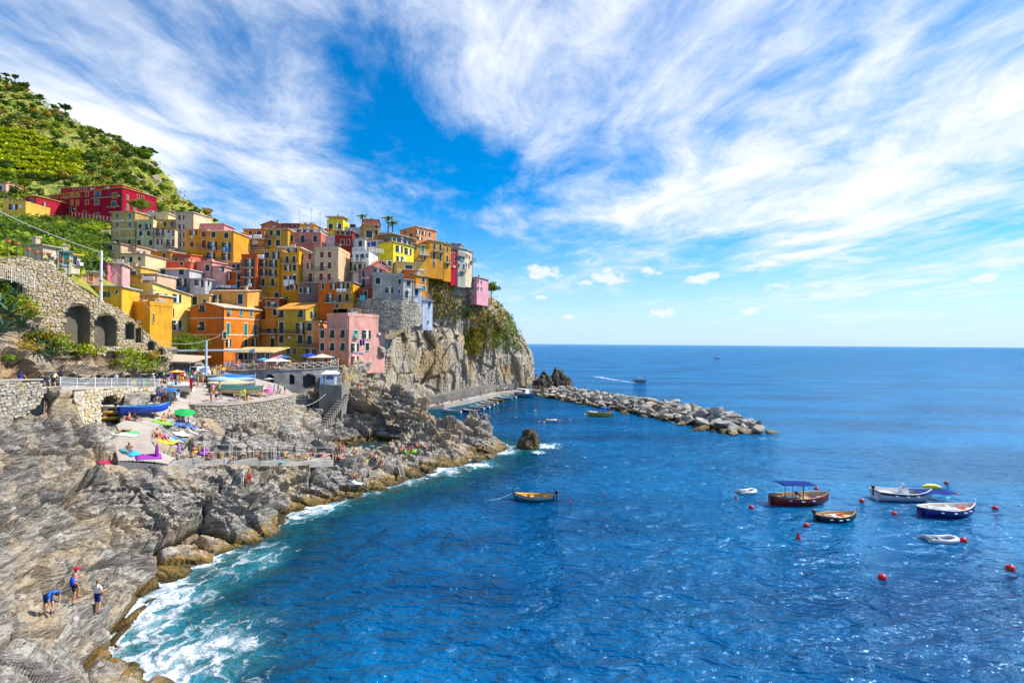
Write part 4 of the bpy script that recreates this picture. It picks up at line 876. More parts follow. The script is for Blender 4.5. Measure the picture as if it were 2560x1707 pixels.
house('yellow_stair_house','golden side house with outside stairs right of the big golden house',584,134,607,134,583,660,7,(0.74,0.46,0.03),'shed',TILE,8)
house('amber_house','amber house with dark doors and balcony under the pale roof',363,121,426,121,629,682,8,OCH,'shed',PALET,5,wins=[(375,642,9,20,'C'),(411,640,6,12,'C'),(374,664,8,8,'C')],balc=[(363,386,654)],pipe=True)
house('coral_house','coral red house with a roofed terrace and pink side wall',410,119,476,119,655,690,7,(0.66,0.12,0.06),'flat',(0.60,0.28,0.18),wins=[(454,660,8,7,'X')],over=0.2)
house('coral_upper_house','coral upper room with orange roof behind its balcony',415,122,476,122,637,660,6.5,(0.64,0.13,0.08),'shed',TILE,5,wins=[(422,644,5,8,'X'),(441,648,5,12,'C','k')],balc=[(411,475,653)])
house('pink_block_house','pink flat roofed house between the coral and the red orange houses',490,121,530,120,655,705,8,(0.74,0.36,0.32),'flat',(0.66,0.40,0.36),wins=[(519,670,9,14,'C')],side=[(533,672,5,10,'C')])
house('pink_step_house','lower pink block with one green shutter',528,118,562,118,667,705,6,(0.74,0.36,0.31),'flat',(0.66,0.40,0.36),wins=[(556,673,8,11,'C')])
house('grey_lilac_house','lilac grey house with orange hip roof and beach towels on its terrace',391,115,473,115,673,740,8,LIL,'hip',(0.76,0.24,0.03),10,wins=[(408,678,11,13,'C'),(454,680,11,13,'C'),(408,705,11,17,'C'),(455,706,10,18,'O')],balc=[(430,474,724)],pipe=True)
house('grey_lilac_wing','lilac grey wing with green shutters right of the orange hip roof',473,114,513,114,698,745,4.5,(0.50,0.48,0.52),'flat',(0.45,0.40,0.35),wins=[(498,709,9,15,'O')],side=[(521,708,5,14,'C')])
house('yellow_washing_house','yellow house with covered terrace full of washing',275,104,352,104,690,735,6,(0.78,0.50,0.05),'flat',(0.40,0.26,0.14),wins=[(292,697,9,10,'C'),(321,701,10,14,'C')])
house('yellow_washing_loggia','yellow loggia with tan awning over the washing',276,107,352,107,668,695,5,(0.80,0.58,0.08),'flat',(0.58,0.48,0.34),wins=[(292,675,6,9,'C'),(310,678,6,10,'C'),(330,682,18,14,'X')])
house('salmon_step_house','salmon house with white washing left of the lilac house',352,105,392,105,686,735,6,(0.72,0.42,0.28),'flat',(0.60,0.52,0.45),wins=[(368,708,14,10,'C')])
# --- middle of the village
house('red_orange_low_house','red orange house with a terrace above white washing',561,119,604,119,680,735,8,RDO,'flat',(0.62,0.45,0.36),wins=[(571,690,6,15,'O'),(597,692,7,15,'C','k'),(555,708,8,9,'C'),(597,711,8,16,'C')])
house('red_orange_upper_house','red orange upper floor with a balcony beside the tall red orange house',570,122,604,122,658,685,7,(0.62,0.14,0.03),'flat',(0.66,0.45,0.20),wins=[(584,669,7,14,'C','k'),(596,669,7,14,'C','k')],balc=[(563,604,677)])
house('red_orange_tall_house','tall red orange house with three balconies of dark doors',603,118,641,118,643,735,9,(0.56,0.11,0.02),'terrace',(0.6,0.3,0.2),wins=[(623,658,9,18,'O'),(623,683,9,18,'O'),(622,707,9,18,'O')],balc=[(606,634,669),(606,634,693),(604,634,717)])
house('golden_tall_house','tall golden house with four rows of balconies and deck chairs',641,120,702,120,627,750,9,(0.74,0.40,0.02),'flat',(0.60,0.46,0.30),wins=[(668,640,10,16,'C'),(690,639,7,15,'O'),(659,659,8,17,'O'),(683,660,8,17,'O'),(658,683,8,17,'O'),(682,684,8,17,'O'),(658,707,7,18,'C'),(682,707,7,18,'C'),(649,726,6,8,'C'),(692,739,10,13,'C')],balc=[(645,694,669),(644,694,691),(643,694,716),(641,676,646)],pipe=True)
house('golden_narrow_house','narrow golden house with washing and white roof awning',703,119,746,119,639,755,9,(0.76,0.42,0.015),'terrace',None,wins=[(718,650,7,16,'C'),(735,650,7,16,'C'),(719,670,7,13,'O'),(736,670,8,13,'C'),(719,695,8,10,'O'),(736,696,8,12,'C'),(720,719,8,10,'C'),(735,718,7,9,'O'),(717,745,5,8,'X')],balc=[(705,745,659)])
house('golden_roof_house','golden roof room with a white awning over two green doors',704,124,748,124,620,645,5,(0.78,0.46,0.03),'flat',(0.72,0.68,0.62),wins=[(722,630,8,15,'C'),(740,630,7,15,'C')],over=0.7)
house('beige_left_tall_house','beige house with closed red shutters over the grey stone house',747,121,786,121,635,712,8,(0.66,0.45,0.27),'flat',(0.62,0.40,0.10),wins=[(755,642,7,12,'C','r'),(775,642,7,12,'C','r'),(754,665,7,12,'C','r'),(774,665,6,12,'O','r'),(753,691,8,13,'C','r'),(776,694,8,20,'C','r')],balc=[(761,795,706)])
house('beige_main_house','wide beige house with closed red shutters and white roof terrace',786,119,845,119,624,712,8.5,(0.68,0.48,0.28),'terrace',(0.7,0.66,0.58),wins=[(805,637,8,13,'C','r'),(824,637,8,13,'C','r'),(805,667,8,21,'C','r'),(824,664,8,14,'C','r'),(803,692,8,15,'C','r'),(823,692,8,15,'C','r')],balc=[(787,819,678),(797,840,706)])
house('grey_stone_house','grey bare stone house with white awning under the beige houses',746,116,796,116,708,765,7,(0.20,0.16,0.15),'flat',(0.40,0.34,0.28),wins=[(752,726,7,11,'C'),(769,726,7,12,'O')],stain=0.9)
house('tangerine_house','bright red orange house left of its golden neighbour over the terrace',796,113,846,113,707,790,8,(0.72,0.15,0.01),'flat',(0.6,0.42,0.3),wins=[(808,716,6,13,'C'),(833,715,6,14,'O'),(825,745,7,18,'O'),(843,766,7,11,'C')])
house('golden_right_house','golden house with white washing right of the bright red orange house',846,113,882,113,706,790,8,(0.74,0.42,0.02),'flat',(0.28,0.32,0.36),wins=[(852,715,7,14,'O'),(870,715,7,14,'C'),(850,745,8,18,'C'),(868,744,8,16,'C')],balc=[(812,880,757),(858,880,730)])
house('brick_red_gap_house','brick red terrace house with awning between the golden and the olive house',662,115,698,115,746,800,6,(0.44,0.09,0.03),'flat',(0.5,0.34,0.24),wins=[(672,760,9,12,'X'),(688,762,8,14,'C')],balc=[(664,697,770)])
house('orange_gap_low_house','orange house with one green shutter beside the bright gable',664,112,694,112,770,810,5,(0.74,0.25,0.03),'flat',(0.6,0.5,0.4),wins=[(687,780,9,14,'C')])
# --- upper rows
house('loggia_house','orange house with pale awnings and white sheets on the loggia',608,137,661,137,574,632,8,(0.60,0.27,0.06),'shed',TILE,5,wins=[(626,583,8,9,'C','r'),(648,583,10,9,'C','r'),(625,606,26,9,'C','w'),(640,619,8,10,'X')],balc=[(608,661,597),(608,661,621)])
house('olive_upper_house','olive yellow upper house with white framed green windows',661,138,719,138,573,628,8,(0.56,0.39,0.03),'flat',(0.66,0.42,0.26),wins=[(678,582,8,11,'C'),(696,583,9,13,'C'),(674,607,9,13,'C'),(695,607,9,13,'C')],balc=[(662,688,597)],pipe=True)
house('rose_upper_house','rose red upper house with three green doors under the roof terrace',719,140,802,140,587,628,8,(0.66,0.20,0.15),'terrace',(0.7,0.62,0.55),wins=[(728,596,9,14,'C'),(757,599,9,19,'C'),(788,597,9,14,'C')],balc=[(742,778,609)])
house('terracotta_gable_house','terracotta house with a low gable on the village skyline',653,156,706,156,563,585,8,(0.62,0.20,0.10),'gy',(0.30,0.12,0.08),10,chim=(0.5,))
house('crimson_skyline_house','crimson flat house on the village skyline',704,154,752,154,560,585,8,(0.40,0.05,0.03),'shed',(0.45,0.20,0.12),3,wins=[(717,567,7,5,'X'),(736,566,9,5,'X')],chim=(0.95,))
house('golden_skyline_house','golden flat house beside the crimson one on the skyline',750,152,786,152,562,590,7,(0.66,0.40,0.04),'flat',(0.55,0.3,0.1),wins=[(769,567,7,5,'X')])
house('white_terrace_house','white roof terrace rooms under the skyline',722,147,800,147,574,600,6,(0.74,0.70,0.66),'flat',(0.6,0.56,0.52),wins=[(747,578,9,8,'X'),(762,579,8,9,'X'),(778,579,8,9,'X')])
house('yellow_skyline_house','bright yellow skyline house with a slanting cream awning',817,154,857,154,555,590,7,(0.78,0.60,0.04),'terrace',None,wins=[(827,566,9,11,'C'),(848,566,9,11,'C')])
house('yellow_awning_house','yellow roof room carrying the cream awning',822,157,855,157,543,560,5,(0.78,0.58,0.05),'shed',(0.62,0.52,0.38),4,wins=[(846,554,8,6,'X')],over=1.0)
house('lavender_terrace_house','lavender terrace house with flower boxes left of the crimson block',801,144,838,144,596,628,7,(0.70,0.66,0.72),'terrace',None,wins=[(812,607,8,9,'C','w'),(827,607,8,9,'C','w')])
house('crimson_block_house','tall dark crimson block with a shuttered loggia',837,142,880,142,579,645,8,(0.34,0.035,0.02),'flat',(0.4,0.2,0.15),wins=[(845,583,8,7,'C','r'),(857,583,8,7,'C','r'),(870,584,9,8,'X'),(856,606,8,12,'C','r'),(871,606,7,12,'C','r')])
house('grey_white_house','grey white house with a teal tank on its roof terrace',862,150,905,150,571,600,8,(0.66,0.64,0.64),'flat',(0.62,0.60,0.56),wins=[(882,565,12,7,'X')])
house('white_upper_house','white upper house with a green door above the red banded house',880,143,912,143,596,640,7,(0.78,0.74,0.68),'flat',(0.42,0.5,0.42),wins=[(901,609,7,12,'C')])
house('salmon_skyline_house','salmon house with a curved gable on the skyline by the palms',908,150,946,151,550,575,7,(0.66,0.22,0.14),'flat',(0.30,0.16,0.12),chim=(0.5,))
house('ochre_corner_house','ochre corner house with terrace and wide dark doorway',908,145,950,147,564,612,8,(0.62,0.40,0.05),'flat',(0.40,0.26,0.14),wins=[(923,586,14,16,'X'),(941,582,7,12,'C'),(941,566,6,8,'C')],balc=[(910,940,572)])
house('cream_blue_shutter_house','cream gabled house with blue shutters',916,137,960,137,600,660,9,(0.76,0.58,0.38),'gx',(0.66,0.26,0.06),7,wins=[(923,611,5,10,'C','b'),(934,610,11,10,'C','b'),(951,610,8,10,'C','b'),(935,632,9,8,'C','w')],side=[(965,612,4,10,'C','r'),(973,616,3,7,'C','r')])
house('white_red_band_house','white house with red band and white railings',880,125,922,125,636,700,9,WHT,'terrace',None,wins=[(897,648,6,20,'O'),(912,641,6,12,'O'),(892,669,6,14,'O'),(906,669,6,14,'O')],balc=[(880,918,656,RAILW),(878,915,680)],band=(634,))
house('bright_yellow_house','bright lemon yellow house with a glazed wooden loggia on top',980,134,1034,141,611,665,8,BRY,'flat',(0.42,0.33,0.18),wins=[(998,623,7,14,'O','k'),(1020,629,7,14,'O','k'),(998,648,6,12,'O','k'),(1012,651,5,8,'C','w')],stain=0.15,drop=3)
house('loggia_top_house','brown glazed loggia with a long tan roof above the lemon yellow house',980,136,1034,143,592,610,6,(0.30,0.23,0.12),'flat',(0.45,0.36,0.25),wins=[(985,600,8,10,'X'),(997,602,10,10,'X'),(1012,606,8,8,'X'),(1024,608,8,8,'X')],over=0.8)
house('olive_gap_house','dull olive house behind the loggia',950,141,981,141,584,660,7,(0.56,0.40,0.08),'flat',(0.35,0.28,0.2))
house('apricot_top_house','apricot house with a roof railing at the top right',1000,158,1040,152,572,625,8,(0.74,0.32,0.11),'flat',(0.66,0.52,0.40),wins=[(1013,581,5,6,'X'),(1018,593,10,10,'O')],side=[(1044,579,6,10,'O'),(1060,583,5,10,'O'),(1074,586,5,9,'C'),(1050,602,7,9,'O')],sbalc=[(1049,1083,596)])
house('ochre_teal_house','ochre house with teal door and white balcony',1034,143,1074,146,613,665,8,(0.68,0.42,0.04),'flat',(0.60,0.34,0.14),wins=[(1057,625,6,18,'C','t'),(1039,619,5,12,'C'),(1062,645,5,7,'X')],balc=[(1047,1072,637,RAILW)],drop=3)
house('amber_tall_house','tall amber house with long green shutters',1074,147,1108,150,604,672,8,(0.72,0.32,0.03),'flat',(0.60,0.36,0.2),wins=[(1086,616,5,15,'C'),(1101,619,5,14,'C'),(1085,640,5,17,'C'),(1101,644,5,17,'C'),(1085,660,5,10,'C','r')],balc=[(1080,1110,627)],drop=3)
house('orange_narrow_house','orange narrow house right of the tall amber house',1108,152,1127,154,611,680,7,(0.78,0.34,0.02),'shed',(0.40,0.32,0.24),3,wins=[(1119,623,4,11,'C'),(1118,647,4,14,'C'),(1118,664,4,8,'C')],balc=[(1108,1126,656)],drop=3)
house('grey_top_house','grey house with a low roof at the end of the upper row',1104,162,1152,162,610,640,7,(0.42,0.38,0.33),'shed',(0.40,0.36,0.32),3,wins=[(1133,611,6,6,'X'),(1145,616,4,6,'X')],chim=(0.2,))
house('crimson_narrow_house','narrow crimson house in the row on the cliff',1126,155,1143,157,624,690,7,(0.50,0.01,0.05),'flat',(0.3,0.1,0.1),wins=[(1129,628,3,9,'C'),(1134,647,3,10,'C'),(1128,662,3,10,'X'),(1135,631,3,6,'C','r')],drop=3)
house('sage_house','grey and sage house with teal shutters in the row on the cliff',1143,157,1164,160,622,695,7,(0.46,0.46,0.38),'flat',(0.20,0.40,0.34),wins=[(1148,646,4,10,'C','t'),(1157,649,4,10,'C','t'),(1147,664,4,9,'C'),(1159,666,4,10,'C','k')],balc=[(1144,1163,639),(1150,1163,678)],drop=3)
house('cream_end_house','cream house with small balconies at the end of the row',1164,161,1181,165,628,696,7,(0.76,0.62,0.40),'flat',(0.4,0.36,0.3),wins=[(1167,640,3,8,'C'),(1173,643,3,8,'C','r'),(1165,662,3,9,'C','k'),(1172,665,3,9,'C','r')],balc=[(1175,1184,652)],drop=3)
house('pink_villa','pink villa alone on the cliff end with white central bay',1150,168,1192,165,695,740,8,(0.76,0.36,0.42),'flat',(0.46,0.18,0.14),wins=[(1155,703,3,8,'C','k'),(1163,699,3,8,'C','k'),(1178,701,12,9,'X'),(1160,716,6,12,'X'),(1180,718,6,8,'C','b'),(1169,716,3,8,'C')],side=[(1195,702,4,9,'C'),(1203,705,3,8,'C'),(1195,721,4,8,'C'),(1203,722,3,8,'C')],balc=[(1168,1192,708)],drop=3)
# --- round the tower
house('rose_house','dusty rose house with a low gable above the grey house',896,119,962,119,676,735,8,(0.56,0.19,0.20),'gy',(0.56,0.42,0.24),11,wins=[(909,685,6,14,'C'),(909,709,7,20,'C'),(944,680,8,14,'O','k')],balc=[(896,930,722)])
house('rose_gable_house','rose gable with arched blue windows behind the dusty rose house',926,124,976,128,667,690,7,(0.60,0.20,0.18),'gy',(0.50,0.32,0.20),17,wins=[(960,658,10,10,'X'),(974,660,9,13,'X')])
house('dark_red_house','dark red lower house with a blue sheet beside the tower wall',896,115,930,114,722,790,6,(0.34,0.05,0.04),'flat',(0.3,0.15,0.12),wins=[(914,737,8,18,'C','k'),(909,757,6,14,'O','w'),(921,760,6,14,'C','w')])
house('grey_house','weathered grey house on the tower with white roof terrace',931,113,1008,115,690,756,6,GRY,'terrace',(0.5,0.46,0.4),wins=[(945,702,11,14,'C','k'),(999,704,6,12,'C','k'),(973,726,8,12,'O'),(998,729,4,12,'C','b')],stain=0.8)
house('grey_right_house','light grey house with tall glass door beside the weathered grey house',1008,115,1034,117,700,756,6,(0.52,0.50,0.46),'flat',(0.3,0.24,0.2),wins=[(1021,709,10,12,'C','k'),(1016,736,7,16,'X')],balc=[(1012,1032,752)])
house('blue_white_house','narrow blue white house with one dark shutter on the tower edge',1034,118,1053,119,722,775,5,(0.62,0.68,0.78),'flat',(0.30,0.28,0.27),wins=[(1041,731,7,14,'C','k'),(1040,756,4,6,'C','w')])
house('blue_white_annex','tall blue white annex standing out over the cliff',1054,121,1081,123,752,815,4,(0.62,0.68,0.80),'flat',(0.36,0.34,0.36),wins=[(1073,761,5,12,'C','k'),(1070,804,3,5,'X')])
house('orange_cliff_house','orange house with balcony over the cliff garden',1040,121,1070,124,691,735,7,(0.74,0.27,0.02),'flat',(0.55,0.30,0.16),wins=[(1058,699,7,11,'C'),(1058,720,10,10,'C','t')],balc=[(1034,1052,720,RAILW)],drop=3)
house('orange_gap_house','orange red house behind the white parasols',1010,127,1042,128,676,715,7,(0.70,0.20,0.02),'flat',(0.5,0.28,0.2),wins=[(1028,690,7,11,'C','k')])
house('straw_house','straw yellow house with a dark pergola above the orange houses',993,131,1055,134,657,690,7,(0.78,0.56,0.16),'flat',(0.60,0.48,0.28),wins=[(1022,668,16,8,'X')])
# --- red house on the hill
house('red_palace','long crimson house with yellow window frames on the hillside',122,193,306,182,480,575,13,CRI,'flat',(0.60,0.33,0.05),wins=gr([141,156],[490,508],6,9,'C','r')+[(130,490,6,7,'X')]+gr([180,194],[488,507],6,11,'C','o')+gr([218],[486,506],7,10,'C','r')+[(244,486,12,12,'X'),(242,506,9,11,'X'),(287,489,10,12,'C','o'),(285,511,9,14,'X'),(170,525,8,10,'X'),(185,524,9,11,'X'),(211,535,7,12,'X'),(242,538,9,10,'X')],side=[(319,494,5,11,'C','t'),(319,518,5,14,'C','t'),(337,524,5,12,'C','t'),(345,492,5,10,'X'),(357,495,5,10,'X')],balc=[(165,207,497,plain((0.5,0.25,0.05))),(232,303,498),(271,301,519)],fr='y',drop=4,stain=0.2)
house('red_palace_attic','crimson attic set back on the roof of the long crimson house',152,193,305,188,467,481,9,(0.46,0.02,0.03),'flat',(0.56,0.38,0.12),wins=[(186,472,5,5,'X'),(201,471,5,5,'X'),(214,471,5,5,'X'),(232,469,8,6,'X'),(268,472,10,7,'O'),(312,474,8,8,'O')],chim=(0.2,0.25))
house('small_red_house','small crimson house with a pink side wall left of the long crimson house',64,181,91,180,491,550,14,(0.42,0.01,0.03),'flat',(0.70,0.50,0.12),wins=[(80,502,6,11,'X'),(80,519,6,12,'X')],side=[(111,511,5,9,'O','b')],fr='y')
house('yellow_hill_house','small yellow house with veranda on the hillside at the left edge',6,172,64,172,508,560,9,(0.78,0.56,0.10),'terrace',None,wins=[(33,518,9,12,'O','k'),(51,516,5,8,'C','w')])
house('apricot_hill_house','pale apricot house cut by the left edge under the woods',-20,200,14,200,458,540,8,(0.76,0.48,0.34),'gx',TILE,5,wins=[(2,470,5,9,'C','k')])
house('green_shed_house','white garden shed with teal door above the stone wall',147,69,178,70,630,668,4,(0.66,0.62,0.52),'shed',(0.18,0.34,0.32),4,wins=[(153,646,6,24,'C','k'),(166,648,14,26,'C','t')])
house('yellow_shed_house','small hut with yellow awning above the stone wall',178,71,200,72,638,668,3,(0.66,0.56,0.36),'shed',(0.80,0.48,0.04),4,wins=[(187,652,9,18,'X')])
house('bare_wall_house','bare stucco garden wall house beside the teal shed',107,66,146,68,618,690,3,(0.60,0.50,0.36),'flat',(0.3,0.34,0.2),stain=0.9)
# ================================================================ BANKS, EDGES, QUAYS
BR = [[(735,1010,90),(800,1008,95),(860,1000,100),(930,1010,118),(1000,1022,136)],[(735,975,98),(800,968,98),(860,955,100),(915,955,108),(965,965,126)],
      [(735,945,104),(800,930,102),(858,908,102.5),(935,905,108),(985,900,130)],[(735,905,118),(800,900,116),(880,885,110),(965,850,116),(1000,840,140)]]
bg_, bn = loft(BR, 110, 90, smooth=3)
if bn[:, :, 1].mean() > 0: bn = -bn
def hbank():
    p = bg_.reshape(-1, 3); n = bn.reshape(-1, 3); d1, d2, i1 = vor(p*np.array([0.22, 0.22, 0.14]), 29)
    return npmesh('harbour_bank', p+n*(1.6*(i1-0.5)+1.0*fbm(p*0.2, 3, 27)+0.35*fbm(p*0.8, 3, 28, 0.5, True))[:, None], gridfaces(110, 90), [CLIFF])
tag(link('harbour_bank', hbank()), kind='structure')
m = MB()
for i in range(len(RP)):
    a, b = RP[i], RP[(i+1) % len(RP)]; m.add([(a[0],a[1],a[2]-0.03),(b[0],b[1],b[2]-0.03),(b[0],b[1],b[2]-2.2),(a[0],a[1],a[2]-2.2)], [(0,1,2,3)])
tag(m.build('ramp_kerb', CONC), kind='structure')
def strip(name, outer, inner, m_, thick=0.4):
    mb = MB(); A = [W(*c) for c in outer]; B = list(inner)
    for i in range(len(A)-1):
        q = [A[i], A[i+1], B[i+1], B[i]]; mb.prism([(v.x, v.y, v.z-thick) for v in q], q)
    return tag(mb.build(name, m_), kind='structure')
OUT = [(-160,999,33.2),(0,978,38.6),(60,975,41),(104,972,43.2),(150,971,46.2),(186,973,48.6),(240,971,51.8),(292,970,55.3),(345,969.5,58.9),(400,968.5,62.8)]
INN = []
for c in OUT: q = W(*c); INN.append(Vector((q.x-1.2, q.y+3.2, q.z)))
strip('walkway', OUT, INN, PAVE)
# stepped concrete bathing edge
EDGE = [(236,42.2,1168,1178),(300,43.2,1157,1176),(420,46,1144,1168),(425,46.1,1156,1169),(500,48.3,1144,1166),(505,48.5,1155,1169),(575,50.7,1144,1165),(580,50.8,1154,1170),(645,53,1145,1167),(650,53.1,1155,1170),(725,56.3,1147,1167),(730,56.5,1157,1170),(834,61.5,1149,1166)]
stone_wall('bathing_edge', 'pale grey concrete edge in steps above the big rocks', EDGE, None, thick=1.6, backm=concrete('edge_concrete', (0.26,0.25,0.23), (0.40,0.385,0.35)), cat='kerb')
for k, (px, d, y, wpx) in enumerate([(395,45.2,1141,70),(470,47.2,1139,55),(545,49.6,1139,55),(620,52.1,1141,55),(700,55.2,1142,60),(790,59.2,1144,70)]):
    a = W(px-wpx/2, y+4, d); b = W(px+wpx/2, y+2, d+1.6); e = (b-a); L_ = Vector((e.x, e.y, 0)).length; o = MB().box(0, L_, 0, 2.6, -1.0, 0.05).build('bathing_slab', MATS['edge_concrete'], None, (a.x, a.y+.5, min(a.z, b.z)-.12), math.atan2(e.y, e.x))
    tag(o, ['leftmost slab of the concrete bathing edge','second slab from the left of the bathing edge','third slab from the left of the bathing edge','fourth slab from the left of the bathing edge','fifth slab of the bathing edge beside the pool','last right slab of the bathing edge beside the pool'][k], 'slab', 'slabs of the bathing edge')
# quay along the foot of the cliff
QO = [(1070,1018,131),(1110,1011,133),(1180,997,146),(1250,982,166),(1330,975,176),(1390,981,170)]
QI = []
for c in QO: q = W(*c); QI.append(Vector((q.x-1.0, q.y+5.0, q.z)))
strip('quay', QO, QI, CONC, 3.0)
stone_wall('path_wall', 'long grey concrete wall carrying the path round the cliff foot', [(1016,133,1000,1040),(1060,138,995,1030),(1120,145,985,1012),(1180,156,970,990),(1250,172,961,980),(1325,183,955,974)], None, thick=3.0, backm=concrete('path_concrete', (0.15,0.14,0.13), (0.24,0.225,0.20)), cat='wall')
def railing(name, label, pts, h=1.05, step=1.6, m_=RAILW, bars=False, rails=(0.55, 1.0), xs=False, r=0.03, group=None, cat='railing'):
    """pts: world points along the foot of the rail"""
    P = [Vector(p) for p in pts]; L = [0]
    for a, b in zip(P, P[1:]): L.append(L[-1]+(b-a).length)
    def at(u):
        for i in range(len(P)-1):
            if u <= L[i+1]+1e-6: f = (u-L[i])/max(1e-6, L[i+1]-L[i]); return P[i].lerp(P[i+1], f)
        return P[-1]
    root = empty(name, P[0]); tag(root, label, cat, group); o = P[0]
    n = max(1, int(L[-1]/step)); Q = [at(L[-1]*k/n)-o for k in range(n+1)]
    pm = MB().box(-r, r, -r, r, -0.1, h).mesh('post', m_)
    for q in Q: link('post', pm, root, q)
    for zz in rails:
        m = MB(); m.tube([(q.x, q.y, q.z+zz*h) for q in Q], r*0.7, 5); m.build('rail', m_, root)
    if bars:
        m = MB(); nb = int(L[-1]/0.16)
        for k in range(nb): q = at(L[-1]*k/nb)-o; m.box(q.x-.012, q.x+.012, q.y-.012, q.y+.012, q.z+.1, q.z+h*0.95)
        m.build('bars', m_, root)
    if xs:
        for a, b in zip(Q, Q[1:]):
            m = MB(); m.tube([(a.x, a.y, a.z+.1), (b.x, b.y, b.z+h*.92)], r*0.8, 5); m.tube([(a.x, a.y, a.z+h*.92), (b.x, b.y, b.z+.1)], r*0.8, 5); m.build('cross_brace', m_, root)
    return root
railing('railing', 'white metal railing along the walkway above the stone wall', [W(*c)+Vector((0,0,0.02)) for c in [(150,971,46.6),(186,973,48.9),(240,971,52.1),(292,970,55.6),(345,969.5,59.2),(398,968.5,62.9)]], 1.1, 2.4, RAILW, True)
railing('railing', 'cream lattice railing of the crowded terrace above the arched wall', [W(*c) for c in [(540,926,93),(566,925,90.8),(600,923.5,91.4),(680,922,92.8),(760,920,95.8),(800,918,97.8),(846,914,100.8)]], 1.1, 1.65, plain((0.70,0.62,0.48)), False, (0.95,), True, 0.05)
railing('railing', 'thin rail along the path round the cliff foot', [W(*c) for c in [(1018,999,134),(1060,994,139),(1120,984,146),(1180,969,157),(1250,960,173),(1325,954,184)]], 1.05, 2.2, plain((0.42,0.40,0.37)))
railing('rope_rail', 'rusty posts with slack white ropes along the bathing edge', [W(*c) for c in [(510,1148,48),(565,1146,50),(618,1145,52),(668,1143,54),(720,1146,56),(770,1148,58.5),(832,1148,61.5)]], 1.45, 2.3, plain((0.66,0.62,0.56)), False, (0.5, 1.0), False, 0.025)
railing('railing', 'weathered white picket railing on the old wall at the left edge', [W(*c) for c in [(-40,690,46),(0,697,47.2),(36,706,48.2),(86,722,50)]], 1.5, 1.75, plain((0.74,0.66,0.56)), True, (0.12, 1.0))

# ================================================================ VEGETATION
LEAF = {'dark': leafmat('leaf_dark', (0.035,0.075,0.012), (0.07,0.13,0.018), (0.14,0.20,0.02)),
        'mid': leafmat('leaf_mid', (0.08,0.15,0.012), (0.16,0.25,0.018), (0.28,0.34,0.02)),
        'lime': leafmat('leaf_lime', (0.24,0.34,0.012), (0.38,0.48,0.015), (0.50,0.52,0.02)),
        'ochre': leafmat('leaf_ochre', (0.26,0.17,0.025), (0.42,0.26,0.03), (0.44,0.34,0.04)),
        'vine': leafmat('leaf_vine', (0.34,0.42,0.012), (0.48,0.54,0.015), (0.60,0.56,0.02)),
        'pink': leafmat('leaf_pink', (0.30,0.05,0.12), (0.45,0.10,0.16), (0.12,0.16,0.03))}
BARK = plain((0.12,0.085,0.06), 0.9)
def leaves(C, size, r, up=0.4):
    """one bent quad per centre"""
    n = len(C); d = r.normal(size=(n, 3)); d[:, 2] += up; d /= np.linalg.norm(d, axis=1)[:, None]
    a = np.cross(d, r.normal(size=(n, 3))); a /= np.linalg.norm(a, axis=1)[:, None]+1e-9; b = np.cross(d, a)
    s = size*r.uniform(0.6, 1.35, (n, 1)); a = a*s; b = b*s*0.62
    V = np.stack([C-a, C-b*0.9+d*s*0.12, C+a, C+b*0.9+d*s*0.12], 1).reshape(-1, 3)
    return V, np.arange(4*n).reshape(-1, 4)
def crown_pts(r, rad, nc, nl, cl=0.32, flat=0.0):
    u = r.normal(size=(nc, 3)); u /= np.linalg.norm(u, axis=1)[:, None]; u[:, 2] = np.where(u[:, 2] < -0.35, -u[:, 2], u[:, 2])
    c = u*r.uniform(0.35, 0.95, (nc, 1))*np.array(rad); k = r.integers(nc, size=nl)
    v = r.normal(size=(nl, 3)); v /= np.linalg.norm(v, axis=1)[:, None]
    szs = r.uniform(0.6, 1.25, nc)[k][:, None]
    return c[k]+v*r.uniform(0.55, 1.0, (nl, 1))*np.array(rad)*cl*szs
CROWNS = {}
def crown(kind, v, n=900, leaf=0.085, nc=16, rad=(1, 1, 0.8)):
    k = (kind, v, n, leaf, nc, rad)
    if k not in CROWNS:
        r = np.random.default_rng(v*7+hash(kind) % 50 if False else v*7+len(kind)); V, Fq = leaves(crown_pts(r, rad, nc, n), leaf, r); 
        bm = bmesh.new(); bmesh.ops.create_icosphere(bm, subdivisions=3, radius=1.0); P = np.array([v_.co for v_ in bm.verts]); fi = np.array([[a.index for a in f.verts] for f in bm.faces]); bm.free()
        P = P*(0.62+0.22*fbm(P*2.2+v*5, 3, v))[:, None]*np.array(rad); P[:, 2] = np.maximum(P[:, 2], -0.45*rad[2])
        V2 = np.concatenate([V, P]); F2 = np.concatenate([Fq, np.concatenate([fi, fi[:, 2:]], 1)+len(V)])
        me = bpy.data.meshes.new('crown'); me.from_pydata(V2.tolist(), [], Fq.tolist()+(fi+len(V)).tolist()); me.materials.append(LEAF[kind]); me.update(); CROWNS[k] = me
    return CROWNS[k]
TRK = MB().tube([(0,0,-1.1),(0.03,0.02,-0.5),(0,0.05,0.1)], [0.09, 0.06, 0.03], 6); 
for a in (0.4, 2.3, 4.4): TRK.tube([(0.02,0.02,-0.45),(0.3*math.cos(a),0.3*math.sin(a),0.0),(0.5*math.cos(a),0.5*math.sin(a),0.3)], [0.045, 0.03, 0.012], 5)
TRKM = TRK.mesh('trunk', BARK)
def shrub(name, label, loc, s, kind, v, cat='shrub', group=None, sq=1.0, n=900, leaf=0.085, lift=0.55):
    root = empty(name, loc, v*1.3); tag(root, label, cat, group)
    c = link('crown', crown(kind, v % 5, n, leaf), root, (0, 0, s*sq*lift)); c.scale = (s, s, s*sq)
    t_ = link('trunk', TRKM, root, (0, 0, s*sq*lift)); t_.scale = (s, s, s*sq); return root
